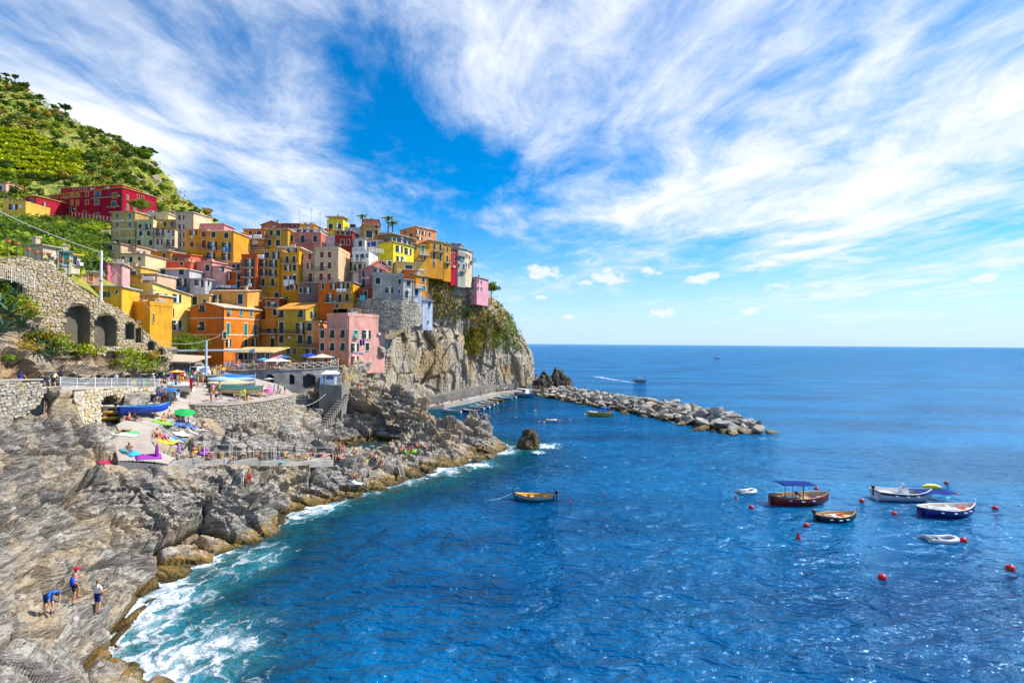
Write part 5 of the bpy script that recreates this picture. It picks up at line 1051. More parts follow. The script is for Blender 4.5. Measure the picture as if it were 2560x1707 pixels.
def finder(g):
    p = g.reshape(-1, 3); v = (p-np.array([0, 0, CH])) @ np.array(CAMM); px = 1280-F*v[:, 0]/v[:, 2]; py = 853.5+F*v[:, 1]/v[:, 2]
    def at(x, y): d = (px-x)**2+(py-y)**2+p[:, 1]*0.02; return Vector(p[int(np.argmin(d))])
    return at
from mathutils.bvhtree import BVHTree
def caster(name, fb):
    me = COL.objects[name].data; n = len(me.vertices); v = np.zeros(n*3); me.vertices.foreach_get('co', v); f = np.zeros(len(me.loops), np.int32); me.loops.foreach_get('vertex_index', f)
    tr = BVHTree.FromPolygons(v.reshape(-1, 3).tolist(), f.reshape(-1, 4).tolist())
    def at(x, y): h = tr.ray_cast(Vector((0, 0, CH)), pix_dir(x, y).normalized()); return h[0] if h[0] else fb(x, y)
    return at
hill_at, terr_at, cliff_at, bank_at, hb_at = caster('green_hill', finder(hg[:, :160])), caster('terraced_slope', finder(tg)), caster('cliff', finder(cg[:, :262])), caster('rock_bank', finder(sg[:, :108])), caster('harbour_bank', finder(bg_))
# places by what stands near them, so that each shrub can be told from the others
def hplace(x, y):
    if y < 300: return 'near the ridge top'
    if x > 330: return 'on the rocky shoulder of the hill'
    if y > 470: return 'round the long crimson house'
    if y > 420: return 'just above the long crimson house'
    return 'between the vineyard terraces' if x < 200 else 'on the bushy slope right of the vineyards'
r = np.random.default_rng(5); NAMES = {'dark': 'dark green', 'mid': 'mid green', 'lime': 'yellow green', 'ochre': 'dry ochre', 'pink': 'pink flowering'}
n_h = 0
spots = []
ridge_x = [0, 65, 110, 160, 200, 270, 340, 370, 400, 425, 445, 480, 520, 550]; ridge_y = [192, 215, 255, 277, 318, 335, 372, 395, 438, 478, 500, 515, 536, 558]
for _ in range(4000):
    x = r.uniform(-60, 520); y = r.uniform(190, 545); yr = np.interp(x, ridge_x, ridge_y)
    if y < yr+4 or (x > 120 and x < 385 and y > 470+(x > 330)*20) or (x < 210 and 325 < y < 445 and r.random() < 0.9) or y > 500+0.12*x: continue
    s = r.uniform(7, 21)*(0.75 if y < 330 else 1)
    if all((x-a)**2+((y-b)*1.5)**2 > (0.8*(s+c))**2 for a, b, c, _k in spots): spots.append((x, y, s, r.choice(['dark', 'mid', 'mid', 'ochre', 'mid', 'dark', 'dark'])))
    if len(spots) >= 165: break
for x in np.linspace(210, 540, 26): spots.append((x+r.uniform(-4, 4), np.interp(x, ridge_x, ridge_y)+5, r.uniform(5, 9), r.choice(['dark', 'mid', 'dark'])))
sz = ['low', 'small', 'rounded', 'broad', 'large']
for k, (x, y, s, kd) in enumerate(spots):
    q = hill_at(x, y); s_ = s/F*q.y
    shrub('shrub', f'{sz[min(4, int(s/4.2))]} {NAMES[kd]} shrub {hplace(x, y)}', q, s_, kd, k, group='shrubs on the green hill', leaf=0.10, n=1000, sq=0.85, lift=0.75)
# vineyard rows
for k, (y0, y1, x1) in enumerate([(348,356,120),(362,372,150),(376,388,205),(390,402,215),(402,414,205),(414,426,200),(424,437,190),(334,342,90),(438,448,150)]):
    C = []; xs = np.linspace(-40, x1, 60)
    for x in xs: q = hill_at(x, y0+(y1-y0)*x/x1); C.append((q.x, q.y, q.z+1.6))
    C = np.array(C); u = r.uniform(0, 59, 900); pt = np.stack([np.interp(u, np.arange(60), C[:, j]) for j in range(3)], 1)+r.normal(size=(900, 3))*np.array([0.9, 1.2, 0.7])
    V, Fq = leaves(pt, 0.95, r, 2.2); o = link('vine_row', npmesh('vine_row', V, Fq, [LEAF['vine']]))
    tag(o, ['uppermost but one','third','fourth','fifth, longest','sixth','seventh','eighth','uppermost, shortest','lowest'][k]+' row of yellow green vines on the hill terraces', 'vines', 'vine rows on the terraces')
def cover(name, at_fn, boxes, n, size, kinds, lift=0.5, spread=1.6, patch=0.045):
    allV = []; mi = []
    for (x0, x1, y0, y1) in boxes:
        for _ in range(n//len(boxes)):
            x, y = r.uniform(x0, x1), r.uniform(y0, y1); q = at_fn(x, y); k = int(np.clip((fbm(np.array([[q.x, q.y, q.z]])*patch, 2, 3)[0]*1.3+.5+r.normal()*.10), 0, .999)*len(kinds))
            m_ = 7; pt = np.array(q)+r.normal(size=(m_, 3))*np.array([spread, spread, lift])+np.array([0, 0, lift]); V, _f = leaves(pt, size, r, 0.8); allV.append(V); mi += [k]*m_
    V = np.concatenate(allV); o = link(name, npmesh(name, V, np.arange(len(V)).reshape(-1, 4), [LEAF[k] for k in kinds], mi)); return tag(o, kind='stuff')
cover('hill_scrub', hill_at, [(-40,120,200,325),(90,250,285,335),(205,340,340,460),(200,420,400,500),(330,480,470,560),(0,60,440,520)], 2200, 0.5, ['mid', 'ochre', 'lime', 'dark', 'lime', 'mid'], 0.4, 1.8)
cover('slope_scrub', terr_at, [(-60,120,545,640),(60,280,545,640),(100,260,560,690)], 2400, 0.42, ['mid', 'dark', 'lime'], 0.5, 1.0)
for k in range(44):
    x = r.uniform(-20, 275); y = r.uniform(548, 600) if k < 26 else r.uniform(590, 650)
    if x > 200 and y > 600: continue
    q = terr_at(x, y); kd = r.choice(['mid', 'lime', 'dark', 'mid']); s = r.uniform(10, 20)/F*q.y
    shrub('shrub', f'{sz[k % 5]} {NAMES[kd]} bush ' + ('below the small yellow house' if x < 70 else 'under the railing of the long crimson house' if y < 580 else 'in the gardens above the old stone wall' if x < 150 else 'on the garden terraces left of the weathered tall house'), q, s, kd, k+3, group='garden bushes below the crimson house', sq=0.8)
# pale rock faces breaking through the hill
for k, (x, y, sx_, sz_) in enumerate([(375,420,9,14),(392,455,8,16),(352,455,12,10),(372,490,12,9),(405,500,7,10),(435,535,10,8),(60,205,7,5),(330,440,8,5)]):
    bm = bmesh.new(); bmesh.ops.create_icosphere(bm, subdivisions=4, radius=1.0); P = np.array([v_.co for v_ in bm.verts]); f_, e_ = facets(P*1.6+k*3.1, k+3, .8); P = P*(0.85+.35*f_+.2*fbm(P*2+k, 3, k))[:, None]
    q = hill_at(x, y); u_ = q.y/F
    for v_, c_ in zip(bm.verts, P): v_.co = (c_[0]*sx_*u_, c_[1]*3.5, c_[2]*sz_*u_)
    me = bpy.data.meshes.new('rock_outcrop'); bm.to_mesh(me); bm.free(); me.materials.append(PALE); o = link('rock_outcrop', me, None, q); tag(o, ['pale rock face at the top of the hill shoulder','tall pale rock face on the hill shoulder edge','pale rock left of the hill shoulder','broad pale rock above the crimson house end','small pale rock low on the hill shoulder','pale rock behind the tall beige house','pale rock among the pines on the ridge','small pale rock over the crimson house roof'][k], 'rock', 'rock faces on the hill')
# headland scrub
for k in range(64):
    if k < 22: x, y = r.uniform(1062, 1140), r.uniform(655, 735); y = max(y, 650+0.55*(x-1062)); kd = r.choice(['dark', 'mid', 'mid']); s = r.uniform(7, 14); pl_ = 'on the cliff below the upper row of houses'
    elif k < 48: x, y = r.uniform(1090, 1270), r.uniform(745, 850); kd = r.choice(['ochre', 'ochre', 'mid']); s = r.uniform(5, 10); pl_ = 'on the upper face of the headland cliff'
    elif k < 56: x, y = r.uniform(1175, 1240), r.uniform(735, 765); kd = r.choice(['mid', 'dark', 'pink']); s = r.uniform(6, 10); pl_ = 'round the pink villa'
    else: x, y = r.uniform(930, 1040), r.uniform(800, 830); kd = r.choice(['ochre', 'mid']); s = r.uniform(4, 7); pl_ = 'at the foot of the tower wall'
    q = cliff_at(x, y); shrub('shrub', f'{sz[k % 5]} {NAMES[kd]} bush {pl_}', q, s/F*q.y, kd, k, group='bushes on the headland', sq=0.8)
cover('cliff_scrub', cliff_at, [(1085,1180,740,800),(1170,1285,745,860),(1060,1130,670,740),(950,1060,798,815),(1165,1200,820,890),(1200,1300,790,880),(1180,1290,760,850)], 2700, 0.34, ['mid', 'ochre', 'dark', 'ochre', 'mid'], 0.3, 0.8)
cover('bank_scrub', bank_at, [(0,80,700,800),(150,330,868,885),(300,400,865,930),(60,150,840,880)], 1300, 0.16, ['ochre', 'mid', 'lime', 'ochre'], 0.22, 0.5)
cover('harbour_scrub', hb_at, [(800,880,935,985),(860,930,915,985)], 70, 0.16, ['ochre', 'mid'], 0.15, 0.6)
for k, (x, y, s, kd) in enumerate([(28,735,38,'mid'),(8,700,30,'mid'),(70,780,20,'ochre'),(320,862,18,'mid'),(345,882,22,'ochre'),(380,900,18,'ochre'),(175,885,16,'lime'),(20,905,24,'mid')]):
    q = bank_at(x, y); shrub('shrub', ['big green bush under the left arch of the old wall','green bush at the left edge beside the old wall','dry ochre tuft below the old wall arches','green bush under the small arch','large dry ochre bush right of the low stone wall','dry ochre bush beside the blue sign','yellow green bush at the foot of the tallest arch','green bush over the pale rock face at the left edge'][k], q, s/F*q.y, kd, k, group='bushes on the rock bank', leaf=0.07, n=1100)
q = W(22, 1058, 41); shrub('flowering_bush', 'bright yellow green flowering bush on the rocks at the left edge', q, 30/F*q.y, 'lime', 2, leaf=0.06, n=1400, sq=0.9)
# agaves
AGL = {}
def agave_leaf(v):
    if v not in AGL:
        m = MB(); n = 7; vs = []; bend = 0.25+0.2*v
        for i in range(n):
            f = i/(n-1); w_ = 0.085*(1-f)**0.7*(0.75+0.9*f*(1-f)*2)+0.003; x = f*0.95; z = 0.55*f-bend*f*f*0.9
            vs += [(x, -w_, z+w_*0.45), (x, 0, z-0.02*(1-f)), (x, w_, z+w_*0.45), (x, 0, z+0.02*(1-f))]
        fs = []
        for i in range(n-1):
            for j in range(4): fs.append((i*4+j, i*4+(j+1) % 4, i*4+4+(j+1) % 4, i*4+4+j))
        m.add(vs, fs); AGL[v] = m.mesh('leaf', AGM)
    return AGL[v]
AGM = leafmat('agave_leaf', (0.045,0.13,0.085), (0.09,0.20,0.12), (0.26,0.30,0.06))
agl = ['agave half cut by the left edge','spreading agave below the left bush','agave with leaves hanging over the pale rock','lowest left agave above the pale rock','agave in the middle of the bank','agave beside the split pale boulder','agave above the walkers on the path','agave under the tallest arch','agave at the foot of the low stone wall','small agave between the pale boulders','agave right above the pale rock face','upper agave beside the green bush']
for k, (x, y, s) in enumerate([(12,775,34),(32,800,40),(62,822,34),(14,838,40),(92,850,34),(118,866,30),(104,890,36),(172,900,28),(190,886,24),(142,896,24),(70,872,36),(46,748,26)]):
    q = bank_at(x, y); n = sn[0, 0]; root = empty('agave_plant', q+Vector((0, -0.35, 0.25)), k*0.9); tag(root, agl[k], 'agave', 'agaves on the rock bank'); s_ = 1.5*s/F*q.y
    for j in range(17):
        o = link('leaf', agave_leaf(j % 3), root); tier = j/17; o.rotation_euler = (0, -0.75+1.25*tier-0.1, j*2.4); o.scale = (s_*(1.0-0.35*tier),)*3
# larger single trees
def tree(name, label, loc, h, rad, kind, v, n=2600, leaf=0.06, nc=26, trunk=0.16, cat='tree', group=None, squash=0.8, lean=0.0):
    root = empty(name, loc); tag(root, label, cat, group); m = MB(); th = h-rad*squash
    m.tube([(0,0,-0.6),(0.05*h*lean,0,th*0.5),(0.12*h*lean,0.05,th),(0.14*h*lean,0,th+rad*0.5)], [trunk*1.3, trunk, trunk*0.75, trunk*0.3], 7)
    for a in (0.5, 1.9, 3.3, 4.9): m.tube([(0.10*h*lean,0,th*0.8),(rad*0.35*math.cos(a)+0.1*h*lean,rad*0.35*math.sin(a),th+rad*0.15),(rad*0.7*math.cos(a)+.1*h*lean,rad*0.7*math.sin(a),th+rad*0.4)], [trunk*0.5, trunk*0.35, trunk*0.12], 5)
    m.build('trunk', BARK, root); c = link('crown', crown(kind, v, n, leaf, nc), root, (0.12*h*lean, 0, h-rad*squash*0.5)); c.scale = (rad, rad, rad*squash); return root
tree('fig_tree', 'dense green tree between the orange house and the beach restaurant', W(470,925,98), 6.2, 3.8, 'mid', 1, 4200, 0.05, 40)
tree('olive_tree', 'spreading brown green tree in front of the crimson house', W(352,545,172), 6.0, 3.6, 'mid', 2, 2600, 0.06, 24, squash=0.8)
tree('headland_tree', 'leafy tree on the cliff edge right of the pink villa', W(1228,760,182), 7.5, 3.6, 'mid', 3, 2600, 0.06, 24)
tree('headland_tree', 'dark leaning tree on the cliff under the upper row of houses', W(1090,702,160), 6.5, 3.2, 'dark', 0, 2600, 0.06, 24)
tree('headland_tree', 'round bright green tree below the crimson narrow house', W(1122,712,163), 6.0, 3.4, 'mid', 4, 2600, 0.06, 24)
for k, (x, y, hh, rd) in enumerate([(40,212,26,10),(62,232,24,11),(165,290,28,16),(15,200,18,9),(372,398,26,16),(140,278,12,9)]):
    q = hill_at(x, y); s = q.y/F
    tree('pine_tree', ['second thin pine on the ridge from the left edge','tilted pine on the ridge by the pale rock','umbrella pine alone on the ridge','thin pine on the ridge nearest the left edge','dark tree on the rocky shoulder of the ridge','small pine left of the umbrella pine'][k], q, hh*s, rd*s, 'dark', k, 900, 0.12, 12, 0.25, squash=0.6, lean=0.5 if k < 3 else 0)
def palm(label, loc, h, fl):
    root = empty('palm_tree', loc); tag(root, label, 'palm', 'palms on the skyline'); MB().tube([(0,0,-1),(0.1,0,h*.5),(0,0,h)], [0.28, 0.2, 0.2], 8).build('trunk', BARK, root)
    m = MB(); n = 6
    for i in range(n):
        f = i/n; f2 = (i+1)/n; p = lambda f: (fl*f, 0, fl*(0.55*f-0.75*f*f)); a, b = p(f), p(f2); w0, w1 = fl*.16*math.sin(math.pi*(f*.9+.1)), fl*.16*math.sin(math.pi*(f2*.9+.1))
        m.add([a, b, (b[0], w1, b[2]-w1*.5), (a[0], w0, a[2]-w0*.5), (b[0], -w1, b[2]-w1*.5), (a[0], -w0, a[2]-w0*.5)], [(0,1,2,3),(1,0,5,4)])
    fm = m.mesh('frond', LEAF['mid'])
    for k in range(16): o = link('frond', fm, root, (0, 0, h)); o.rotation_euler = (0, -0.5+0.09*(k % 8), k*2.4)
palm('palm on the skyline left of the apricot house', W(970,582,156), 4.5, 2.4); palm('bigger palm on the skyline beside the salmon house', W(981,590,158), 4.0, 2.6); palm('palm above the grey white house', W(905,562,158), 2.6, 2.2)
# ================================================================ PICKING SURFACES
from mathutils.bvhtree import BVHTree
DG = bpy.context.evaluated_depsgraph_get()
def bvh_of(names):
    V = []; Fc = []
    for o in list(COL.objects):
        if o.type == 'MESH' and o.name.split('.')[0] in names:
            n = len(V); mw = Matrix.LocRotScale(o.location, o.rotation_euler, o.scale); me = o.data
            V += [mw @ v.co for v in me.vertices]; Fc += [tuple(i+n for i in p.vertices) for p in me.polygons]
    return BVHTree.FromPolygons(V, Fc)
BVH = bvh_of({'coastal_rock', 'paved_ramp', 'bathing_slab', 'quay', 'walkway', 'harbour_bank'})
def pick(px, py):
    d = pix_dir(px, py).normalized(); h = BVH.ray_cast(Vector((0, 0, CH)), d); return h[0] if h[0] else G(px, py, 1.0)
def drop(x, y, z0=30):
    h = BVH.ray_cast(Vector((x, y, z0)), Vector((0, 0, -1))); return h[0].z if h[0] else 0.0

# ================================================================ PEOPLE
def capsule(a, b, ra, rb, n=10):
    a, b = Vector(a), Vector(b); d = (b-a); L = d.length; d = d/L if L > 1e-6 else Vector((0, 0, 1)); x = d.orthogonal().normalized(); y = d.cross(x); vs = []; rings = []
    for q in (-1.0, -0.7, -0.3): rings.append((a+d*ra*q*0.98, ra*math.sqrt(max(0.02, 1-q*q))))
    rings.append((a, ra)); rings.append((b, rb))
    for q in (0.3, 0.7, 1.0): rings.append((b+d*rb*q*0.98, rb*math.sqrt(max(0.02, 1-q*q))))
    for c, r_ in rings: vs += [c+(x*math.cos(2*math.pi*j/n)+y*math.sin(2*math.pi*j/n))*r_ for j in range(n)]
    fs = [(k*n+j, k*n+(j+1) % n, (k+1)*n+(j+1) % n, (k+1)*n+j) for k in range(len(rings)-1) for j in range(n)]
    fs += [tuple(range(n))[::-1], tuple(range((len(rings)-1)*n, len(rings)*n))]; return vs, fs
def V3(*a): return Vector(a)
def figure(name, J, voxel=0.035, hands=False):
    """one continuous body grown from joints J; face slots 0 skin 1 top 2 shorts 3 hair 4 shoes"""
    S_ = []
    def seg(a, b, ra, rb, t): S_.append((Vector(a), Vector(b), ra, rb, t))
    P, C, N, H = (Vector(J[k]) for k in ('pelvis', 'chest', 'neck', 'head')); lat = (Vector(J['sR'])-Vector(J['sL'])).normalized(); hl = (Vector(J['hR'])-Vector(J['hL'])).normalized()
    Wp = P.lerp(C, 0.45)
    for s in (-1, 1):
        seg(P+hl*s*0.065, Wp+hl*s*0.05, 0.108, 0.098, 2); seg(Wp+lat*s*0.05, C+lat*s*0.075, 0.098, 0.112, 1); seg(C+lat*s*0.07, N+lat*s*0.02, 0.105, 0.06, 1)
    seg(N, H, 0.055, 0.055, 0); ax = (H-N).normalized(); fd = Vector(J['face']).normalized()
    seg(H-ax*0.03+fd*0.012, H+ax*0.055, 0.078, 0.092, 5); seg(H-ax*0.085+fd*0.035, H-ax*0.02+fd*0.03, 0.05, 0.07, 0); seg(H-ax*0.01+fd*0.09, H-ax*0.035+fd*0.112, 0.014, 0.018, 0)
    for s in (-1, 1): e = H+lat*s*0.085-ax*0.01; seg(e-ax*0.02, e+ax*0.02, 0.018, 0.02, 0)
    for k in 'LR':
        sh, el, wr, hd = (Vector(J[q+k]) for q in ('s', 'e', 'w', 'd')); seg(sh, el, 0.058, 0.044, 6); seg(el, wr, 0.042, 0.03, 0)
        if hands:
            d = (hd-wr).normalized(); sd = d.cross(fd if abs(d.dot(fd)) < 0.9 else ax).normalized(); pn = wr+d*0.085; seg(wr+d*0.02-sd*0.02, pn-sd*0.022, 0.02, 0.018, 0); seg(wr+d*0.02+sd*0.02, pn+sd*0.022, 0.02, 0.018, 0)
            curl = fd*0.5
            for q, (o, ln) in enumerate(((-0.034, 0.065), (-0.012, 0.078), (0.011, 0.072), (0.034, 0.056))): b0 = pn+sd*o; m0 = b0+d*ln*0.5; seg(b0, m0, 0.0095, 0.009, 0); seg(m0, m0+(d*0.8+curl).normalized()*ln*0.5, 0.009, 0.008, 0)
            tb = wr+d*0.03+sd*0.04; tm = tb+(d+sd).normalized()*0.035; seg(tb, tm, 0.012, 0.011, 0); seg(tm, tm+(d*1.4+sd*0.4).normalized()*0.03, 0.011, 0.009, 0)
        else: seg(wr, hd, 0.032, 0.026, 0)
        hp, kn, an, to = (Vector(J[q+k]) for q in ('h', 'k', 'a', 't')); seg(hp, kn, 0.088, 0.062, 7); seg(kn, kn.lerp(an, 0.35), 0.058, 0.062, 0); seg(kn.lerp(an, 0.35), an, 0.06, 0.038, 0); seg(an, to, 0.042, 0.034, 4)
    mb = MB()
    for a, b, ra, rb, t_ in S_: mb.add(*capsule(a, b, ra, rb))
    me = mb.mesh('tmp', BARK); ob = bpy.data.objects.new('tmp', me); COL.objects.link(ob)
    rm = ob.modifiers.new('r', 'REMESH'); rm.mode = 'VOXEL'; rm.voxel_size = voxel; sm = ob.modifiers.new('s', 'SMOOTH'); sm.factor = 0.5; sm.iterations = 2 if voxel > 0.02 else 3
    dg = bpy.context.evaluated_depsgraph_get(); dg.update(); ev = bpy.data.meshes.new_from_object(ob.evaluated_get(dg)); bpy.data.objects.remove(ob)
    nf = len(ev.polygons); c = np.zeros(nf*3); ev.polygons.foreach_get('center', c); c = c.reshape(-1, 3); best = np.full(nf, 9.0); tg_ = np.zeros(nf, int); par = np.zeros(nf)
    for a, b, ra, rb, t_ in S_:
        a_, b_ = np.array(a), np.array(b); ab = b_-a_; u = np.clip(((c-a_) @ ab)/max(1e-9, ab @ ab), 0, 1); d = np.linalg.norm(c-(a_+u[:, None]*ab), axis=1)-(ra+(rb-ra)*u); m_ = d < best; best[m_] = d[m_]; tg_[m_] = t_; par[m_] = u[m_]
    rel = c-np.array(H); hair = (tg_ == 5) & ((rel @ np.array(ax) > 0.045) | (rel @ np.array(fd) < -0.01))
    idx = np.where(hair, 3, np.where(tg_ == 5, 0, tg_)); idx = np.where((idx == 6), np.where(par < 0.55, 1, 0), idx); idx = np.where(idx == 7, np.where(par < 0.72, 2, 0), idx)
    ev.materials.clear()
    for _ in range(5): ev.materials.append(None)
    ev.polygons.foreach_set('material_index', idx.astype(np.int32)); ev.polygons.foreach_set('use_smooth', np.ones(nf, bool)); ev.name = name; ev.update(); return ev
def J_(pelvis, chest, neck, head, face, L, R_):
    j = dict(pelvis=pelvis, chest=chest, neck=neck, head=head, face=face)
    for k, d in (('L', L), ('R', R_)):
        for q, p in zip('sewdhkat', d): j[q+k] = p
    return j
def mir(a): return [(-x, y, z) for x, y, z in a]
ARM = [(.19,0,1.40),(.25,.03,1.13),(.25,-.05,.89),(.25,-.08,.79)]; LEG = [(.09,0,.90),(.10,-.02,.50),(.10,.02,.09),(.12,-.15,.04)]
POSES = {
 'stand': J_((0,0,.93),(0,0,1.27),(0,0,1.46),(0,-.02,1.61),(0,-1,0),mir(ARM+LEG),ARM+LEG),
 'hip': J_((.03,0,.93),(0,0,1.27),(0,0,1.46),(0,-.02,1.61),(0.3,-1,0),mir([(.19,0,1.40),(.36,.03,1.18),(.18,-.05,1.02),(.10,-.08,.98)])+[(-.07,0,.90),(-.09,-.10,.50),(-.13,-.02,.09),(-.16,-.18,.04)],ARM+[(.12,0,.90),(.12,-.01,.50),(.11,.02,.09),(.13,-.15,.04)]),
 'walk': J_((0,0,.92),(0,-.03,1.26),(0,-.05,1.45),(0,-.08,1.60),(0,-1,0),mir([(.19,-.03,1.39),(.25,.14,1.15),(.24,.05,.92),(.24,-.01,.84)])+[(-.09,0,.89),(-.09,-.20,.52),(-.09,-.22,.09),(-.10,-.38,.06)],[(.19,-.03,1.39),(.24,-.18,1.17),(.22,-.34,1.02),(.21,-.41,.99),(.09,0,.89),(.10,.08,.48),(.10,.36,.18),(.11,.26,.05)]),
 'phone': J_((0,0,.93),(0,0,1.27),(0,0,1.46),(0,-.03,1.61),(0,-1,-.1),mir([(.19,0,1.40),(.25,-.08,1.14),(.10,-.30,1.22),(.04,-.36,1.27)])+mir(LEG),[(.19,0,1.40),(.25,-.08,1.14),(.10,-.30,1.22),(.04,-.36,1.27)]+LEG),
 'bend': J_((0,.10,.86),(0,-.24,1.04),(0,-.40,1.08),(0,-.53,1.06),(0,-.6,-1),mir([(.19,-.35,1.03),(.20,-.38,.76),(.17,-.40,.52),(.15,-.42,.43)])+[(-.09,.10,.84),(-.10,.02,.46),(-.10,.10,.09),(-.12,-.08,.04)],[(.19,-.35,1.03),(.20,-.38,.76),(.17,-.40,.52),(.15,-.42,.43),(.09,.10,.84),(.10,-.06,.46),(.10,.04,.09),(.12,-.14,.04)]),
 'sit': J_((0,0,.12),(0,.06,.47),(0,.06,.66),(0,.03,.81),(0,-1,0),mir([(.19,.06,.60),(.26,.14,.36),(.24,.12,.12),(.24,.10,.04),(.09,-.02,.12),(.14,-.36,.46),(.13,-.52,.09),(.14,-.68,.04)]),[(.19,.06,.60),(.27,-.08,.40),(.18,-.28,.44),(.15,-.34,.46),(.09,-.02,.12),(.14,-.36,.42),(.13,-.54,.09),(.14,-.70,.04)]),
 'cross': J_((0,0,.12),(0,-.02,.47),(0,-.06,.65),(0,-.12,.79),(0,-1,-.4),mir([(.19,-.04,.60),(.26,-.10,.36),(.14,-.30,.26),(.07,-.35,.24),(.09,-.02,.12),(.34,-.26,.18),(.02,-.38,.09),(-.12,-.42,.08)]),[(.19,-.04,.60),(.26,-.10,.36),(.14,-.30,.26),(.07,-.35,.24),(.09,-.02,.12),(.34,-.26,.18),(.04,-.44,.09),(-.10,-.48,.08)]),
 'chair': J_((0,0,.55),(0,.02,.90),(0,.02,1.09),(0,0,1.24),(0,-1,0),mir([(.19,.02,1.03),(.26,-.04,.78),(.16,-.28,.78),(.12,-.36,.79),(.09,-.02,.54),(.11,-.44,.54),(.11,-.44,.10),(.12,-.60,.05)]),[(.19,.02,1.03),(.26,-.04,.78),(.16,-.28,.78),(.12,-.36,.79),(.09,-.02,.54),(.11,-.44,.54),(.11,-.44,.10),(.12,-.60,.05)]),
 'lie': J_((0,0,.13),(0,.36,.14),(0,.55,.15),(0,.70,.17),(0,.1,1),mir([(.19,.50,.13),(.28,.26,.08),(.26,.02,.06),(.25,-.07,.06),(.09,-.02,.12),(.12,-.42,.14),(.12,-.82,.07),(.14,-.90,.20)]),[(.19,.50,.13),(.32,.30,.08),(.22,.08,.20),(.14,.02,.24),(.09,-.02,.12),(.14,-.34,.36),(.12,-.56,.08),(.13,-.74,.05)]),
 'prone': J_((0,0,.13),(0,.36,.13),(0,.55,.17),(.02,.69,.20),(0,1,-.5),mir([(.19,.48,.12),(.32,.66,.06),(.14,.78,.06),(.05,.80,.06),(.09,-.02,.12),(.12,-.42,.10),(.12,-.82,.08),(.12,-.98,.05)]),[(.19,.48,.12),(.32,.66,.06),(.14,.78,.06),(.05,.80,.06),(.09,-.02,.12),(.10,-.42,.10),(.10,-.82,.08),(.10,-.98,.05)]),
 'swim': J_((0,0,-.06),(0,.36,.0),(0,.55,.05),(0,.70,.12),(0,1,0),mir([(.19,.50,.02),(.34,.70,.0),(.30,.95,-.02),(.29,1.03,-.02),(.09,-.02,-.08),(.12,-.42,-.12),(.12,-.82,-.10),(.12,-.98,-.12)]),[(.19,.50,.02),(.30,.26,-.05),(.28,.02,-.1),(.27,-.07,-.1),(.09,-.02,-.08),(.16,-.40,-.12),(.20,-.80,-.10),(.20,-.96,-.12)]),
}
POSEM = {k: figure('person_'+k, j, 0.034) for k, j in POSES.items()}
def cloth(c): return plain(c, 0.8, 0.10, 8.0, spec=0.1)
SKIN = [plain(c, 0.55, 0.08, 6.0) for c in ((0.56,0.30,0.18), (0.46,0.22,0.12), (0.36,0.16,0.08), (0.62,0.36,0.24))]
HAIR = [plain(c, 0.7) for c in ((0.03,0.02,0.015), (0.09,0.045,0.02), (0.22,0.13,0.05), (0.05,0.03,0.02))]
PAL = {'red': (0.62,0.02,0.02), 'white': (0.76,0.75,0.73), 'black': (0.02,0.02,0.025), 'navy': (0.02,0.035,0.16), 'blue': (0.03,0.14,0.50), 'sky blue': (0.20,0.46,0.72), 'green': (0.04,0.34,0.05), 'lime': (0.36,0.55,0.05), 'yellow': (0.75,0.50,0.03), 'orange': (0.75,0.22,0.02), 'pink': (0.72,0.18,0.30), 'purple': (0.25,0.05,0.35), 'grey': (0.28,0.28,0.29), 'beige': (0.55,0.43,0.28), 'turquoise': (0.02,0.40,0.42), 'maroon': (0.20,0.02,0.05)}
hm = MB().lathe([(0.20,0.0),(0.21,0.012),(0.11,0.02),(0.105,0.09),(0.07,0.12),(0.0,0.125)], 12).mesh('sun_hat', cloth(PAL['beige']))
HATM = {}
USED = {}
def person(pose, loc, rz, top, bot, where, verb=None, s=1.0, skin=None, hat=None, group=None, extra=''):
    """top None = bare chest"""
    k = len(USED); sk = SKIN[(k*7+k//3) % 4] if skin is None else SKIN[skin]; vb = verb or {'stand': 'standing', 'hip': 'standing', 'walk': 'walking', 'phone': 'holding something up', 'bend': 'bending down', 'sit': 'sitting', 'cross': 'sitting cross-legged', 'chair': 'sitting', 'lie': 'lying', 'prone': 'lying face down', 'swim': 'swimming'}[pose]
    d = f'in {top} top and {bot} shorts' if top else f'in {bot} swimwear'
    lab = f'person {d}{" and "+hat+" hat" if hat else ""} {vb} {where}'; 
    if len(lab.split()) > 13: lab = f'person {d} {vb} {where}'
    if len(lab.split()) > 13: lab = lab.replace(' and ', ', ')
    o = bpy.data.objects.new('person', POSEM[pose] if isinstance(pose, str) else pose); COL.objects.link(o); o.location = loc; o.rotation_euler = (0, 0, rz); o.scale = (s, s, s)
    mats = [sk, cloth(PAL[top]) if top else sk, cloth(PAL[bot]), HAIR[k % 4], plain((0.12,0.10,0.09), 0.7) if top else sk]
    for i, m_ in enumerate(mats): o.material_slots[i].link = 'OBJECT'; o.material_slots[i].material = m_
    tag(o, lab, 'person', group or 'people'); USED[o.name] = lab
    if hat:
        if hat not in HATM: HATM[hat] = hm.copy(); HATM[hat].materials.clear(); HATM[hat].materials.append(cloth(PAL[hat]))
        H = Vector(POSES[pose]['head']); N = Vector(POSES[pose]['neck']); h = link('sun_hat', HATM[hat], o, H+(H-N).normalized()*0.045)
    return o
CO = list(PAL); rp = np.random.default_rng(21)
def rc_(*ex): return CO[rp.integers(len(CO))]
COMBO = {}
def fresh(where, bare, hatp):
    """a clothing combination not yet used at this place"""
    for _ in range(200):
        c = (None if rp.random() < bare else rc_(), rc_(), rc_() if rp.random() < hatp else None)
        if (where, c) not in COMBO: COMBO[(where, c)] = 1; return c
    return c
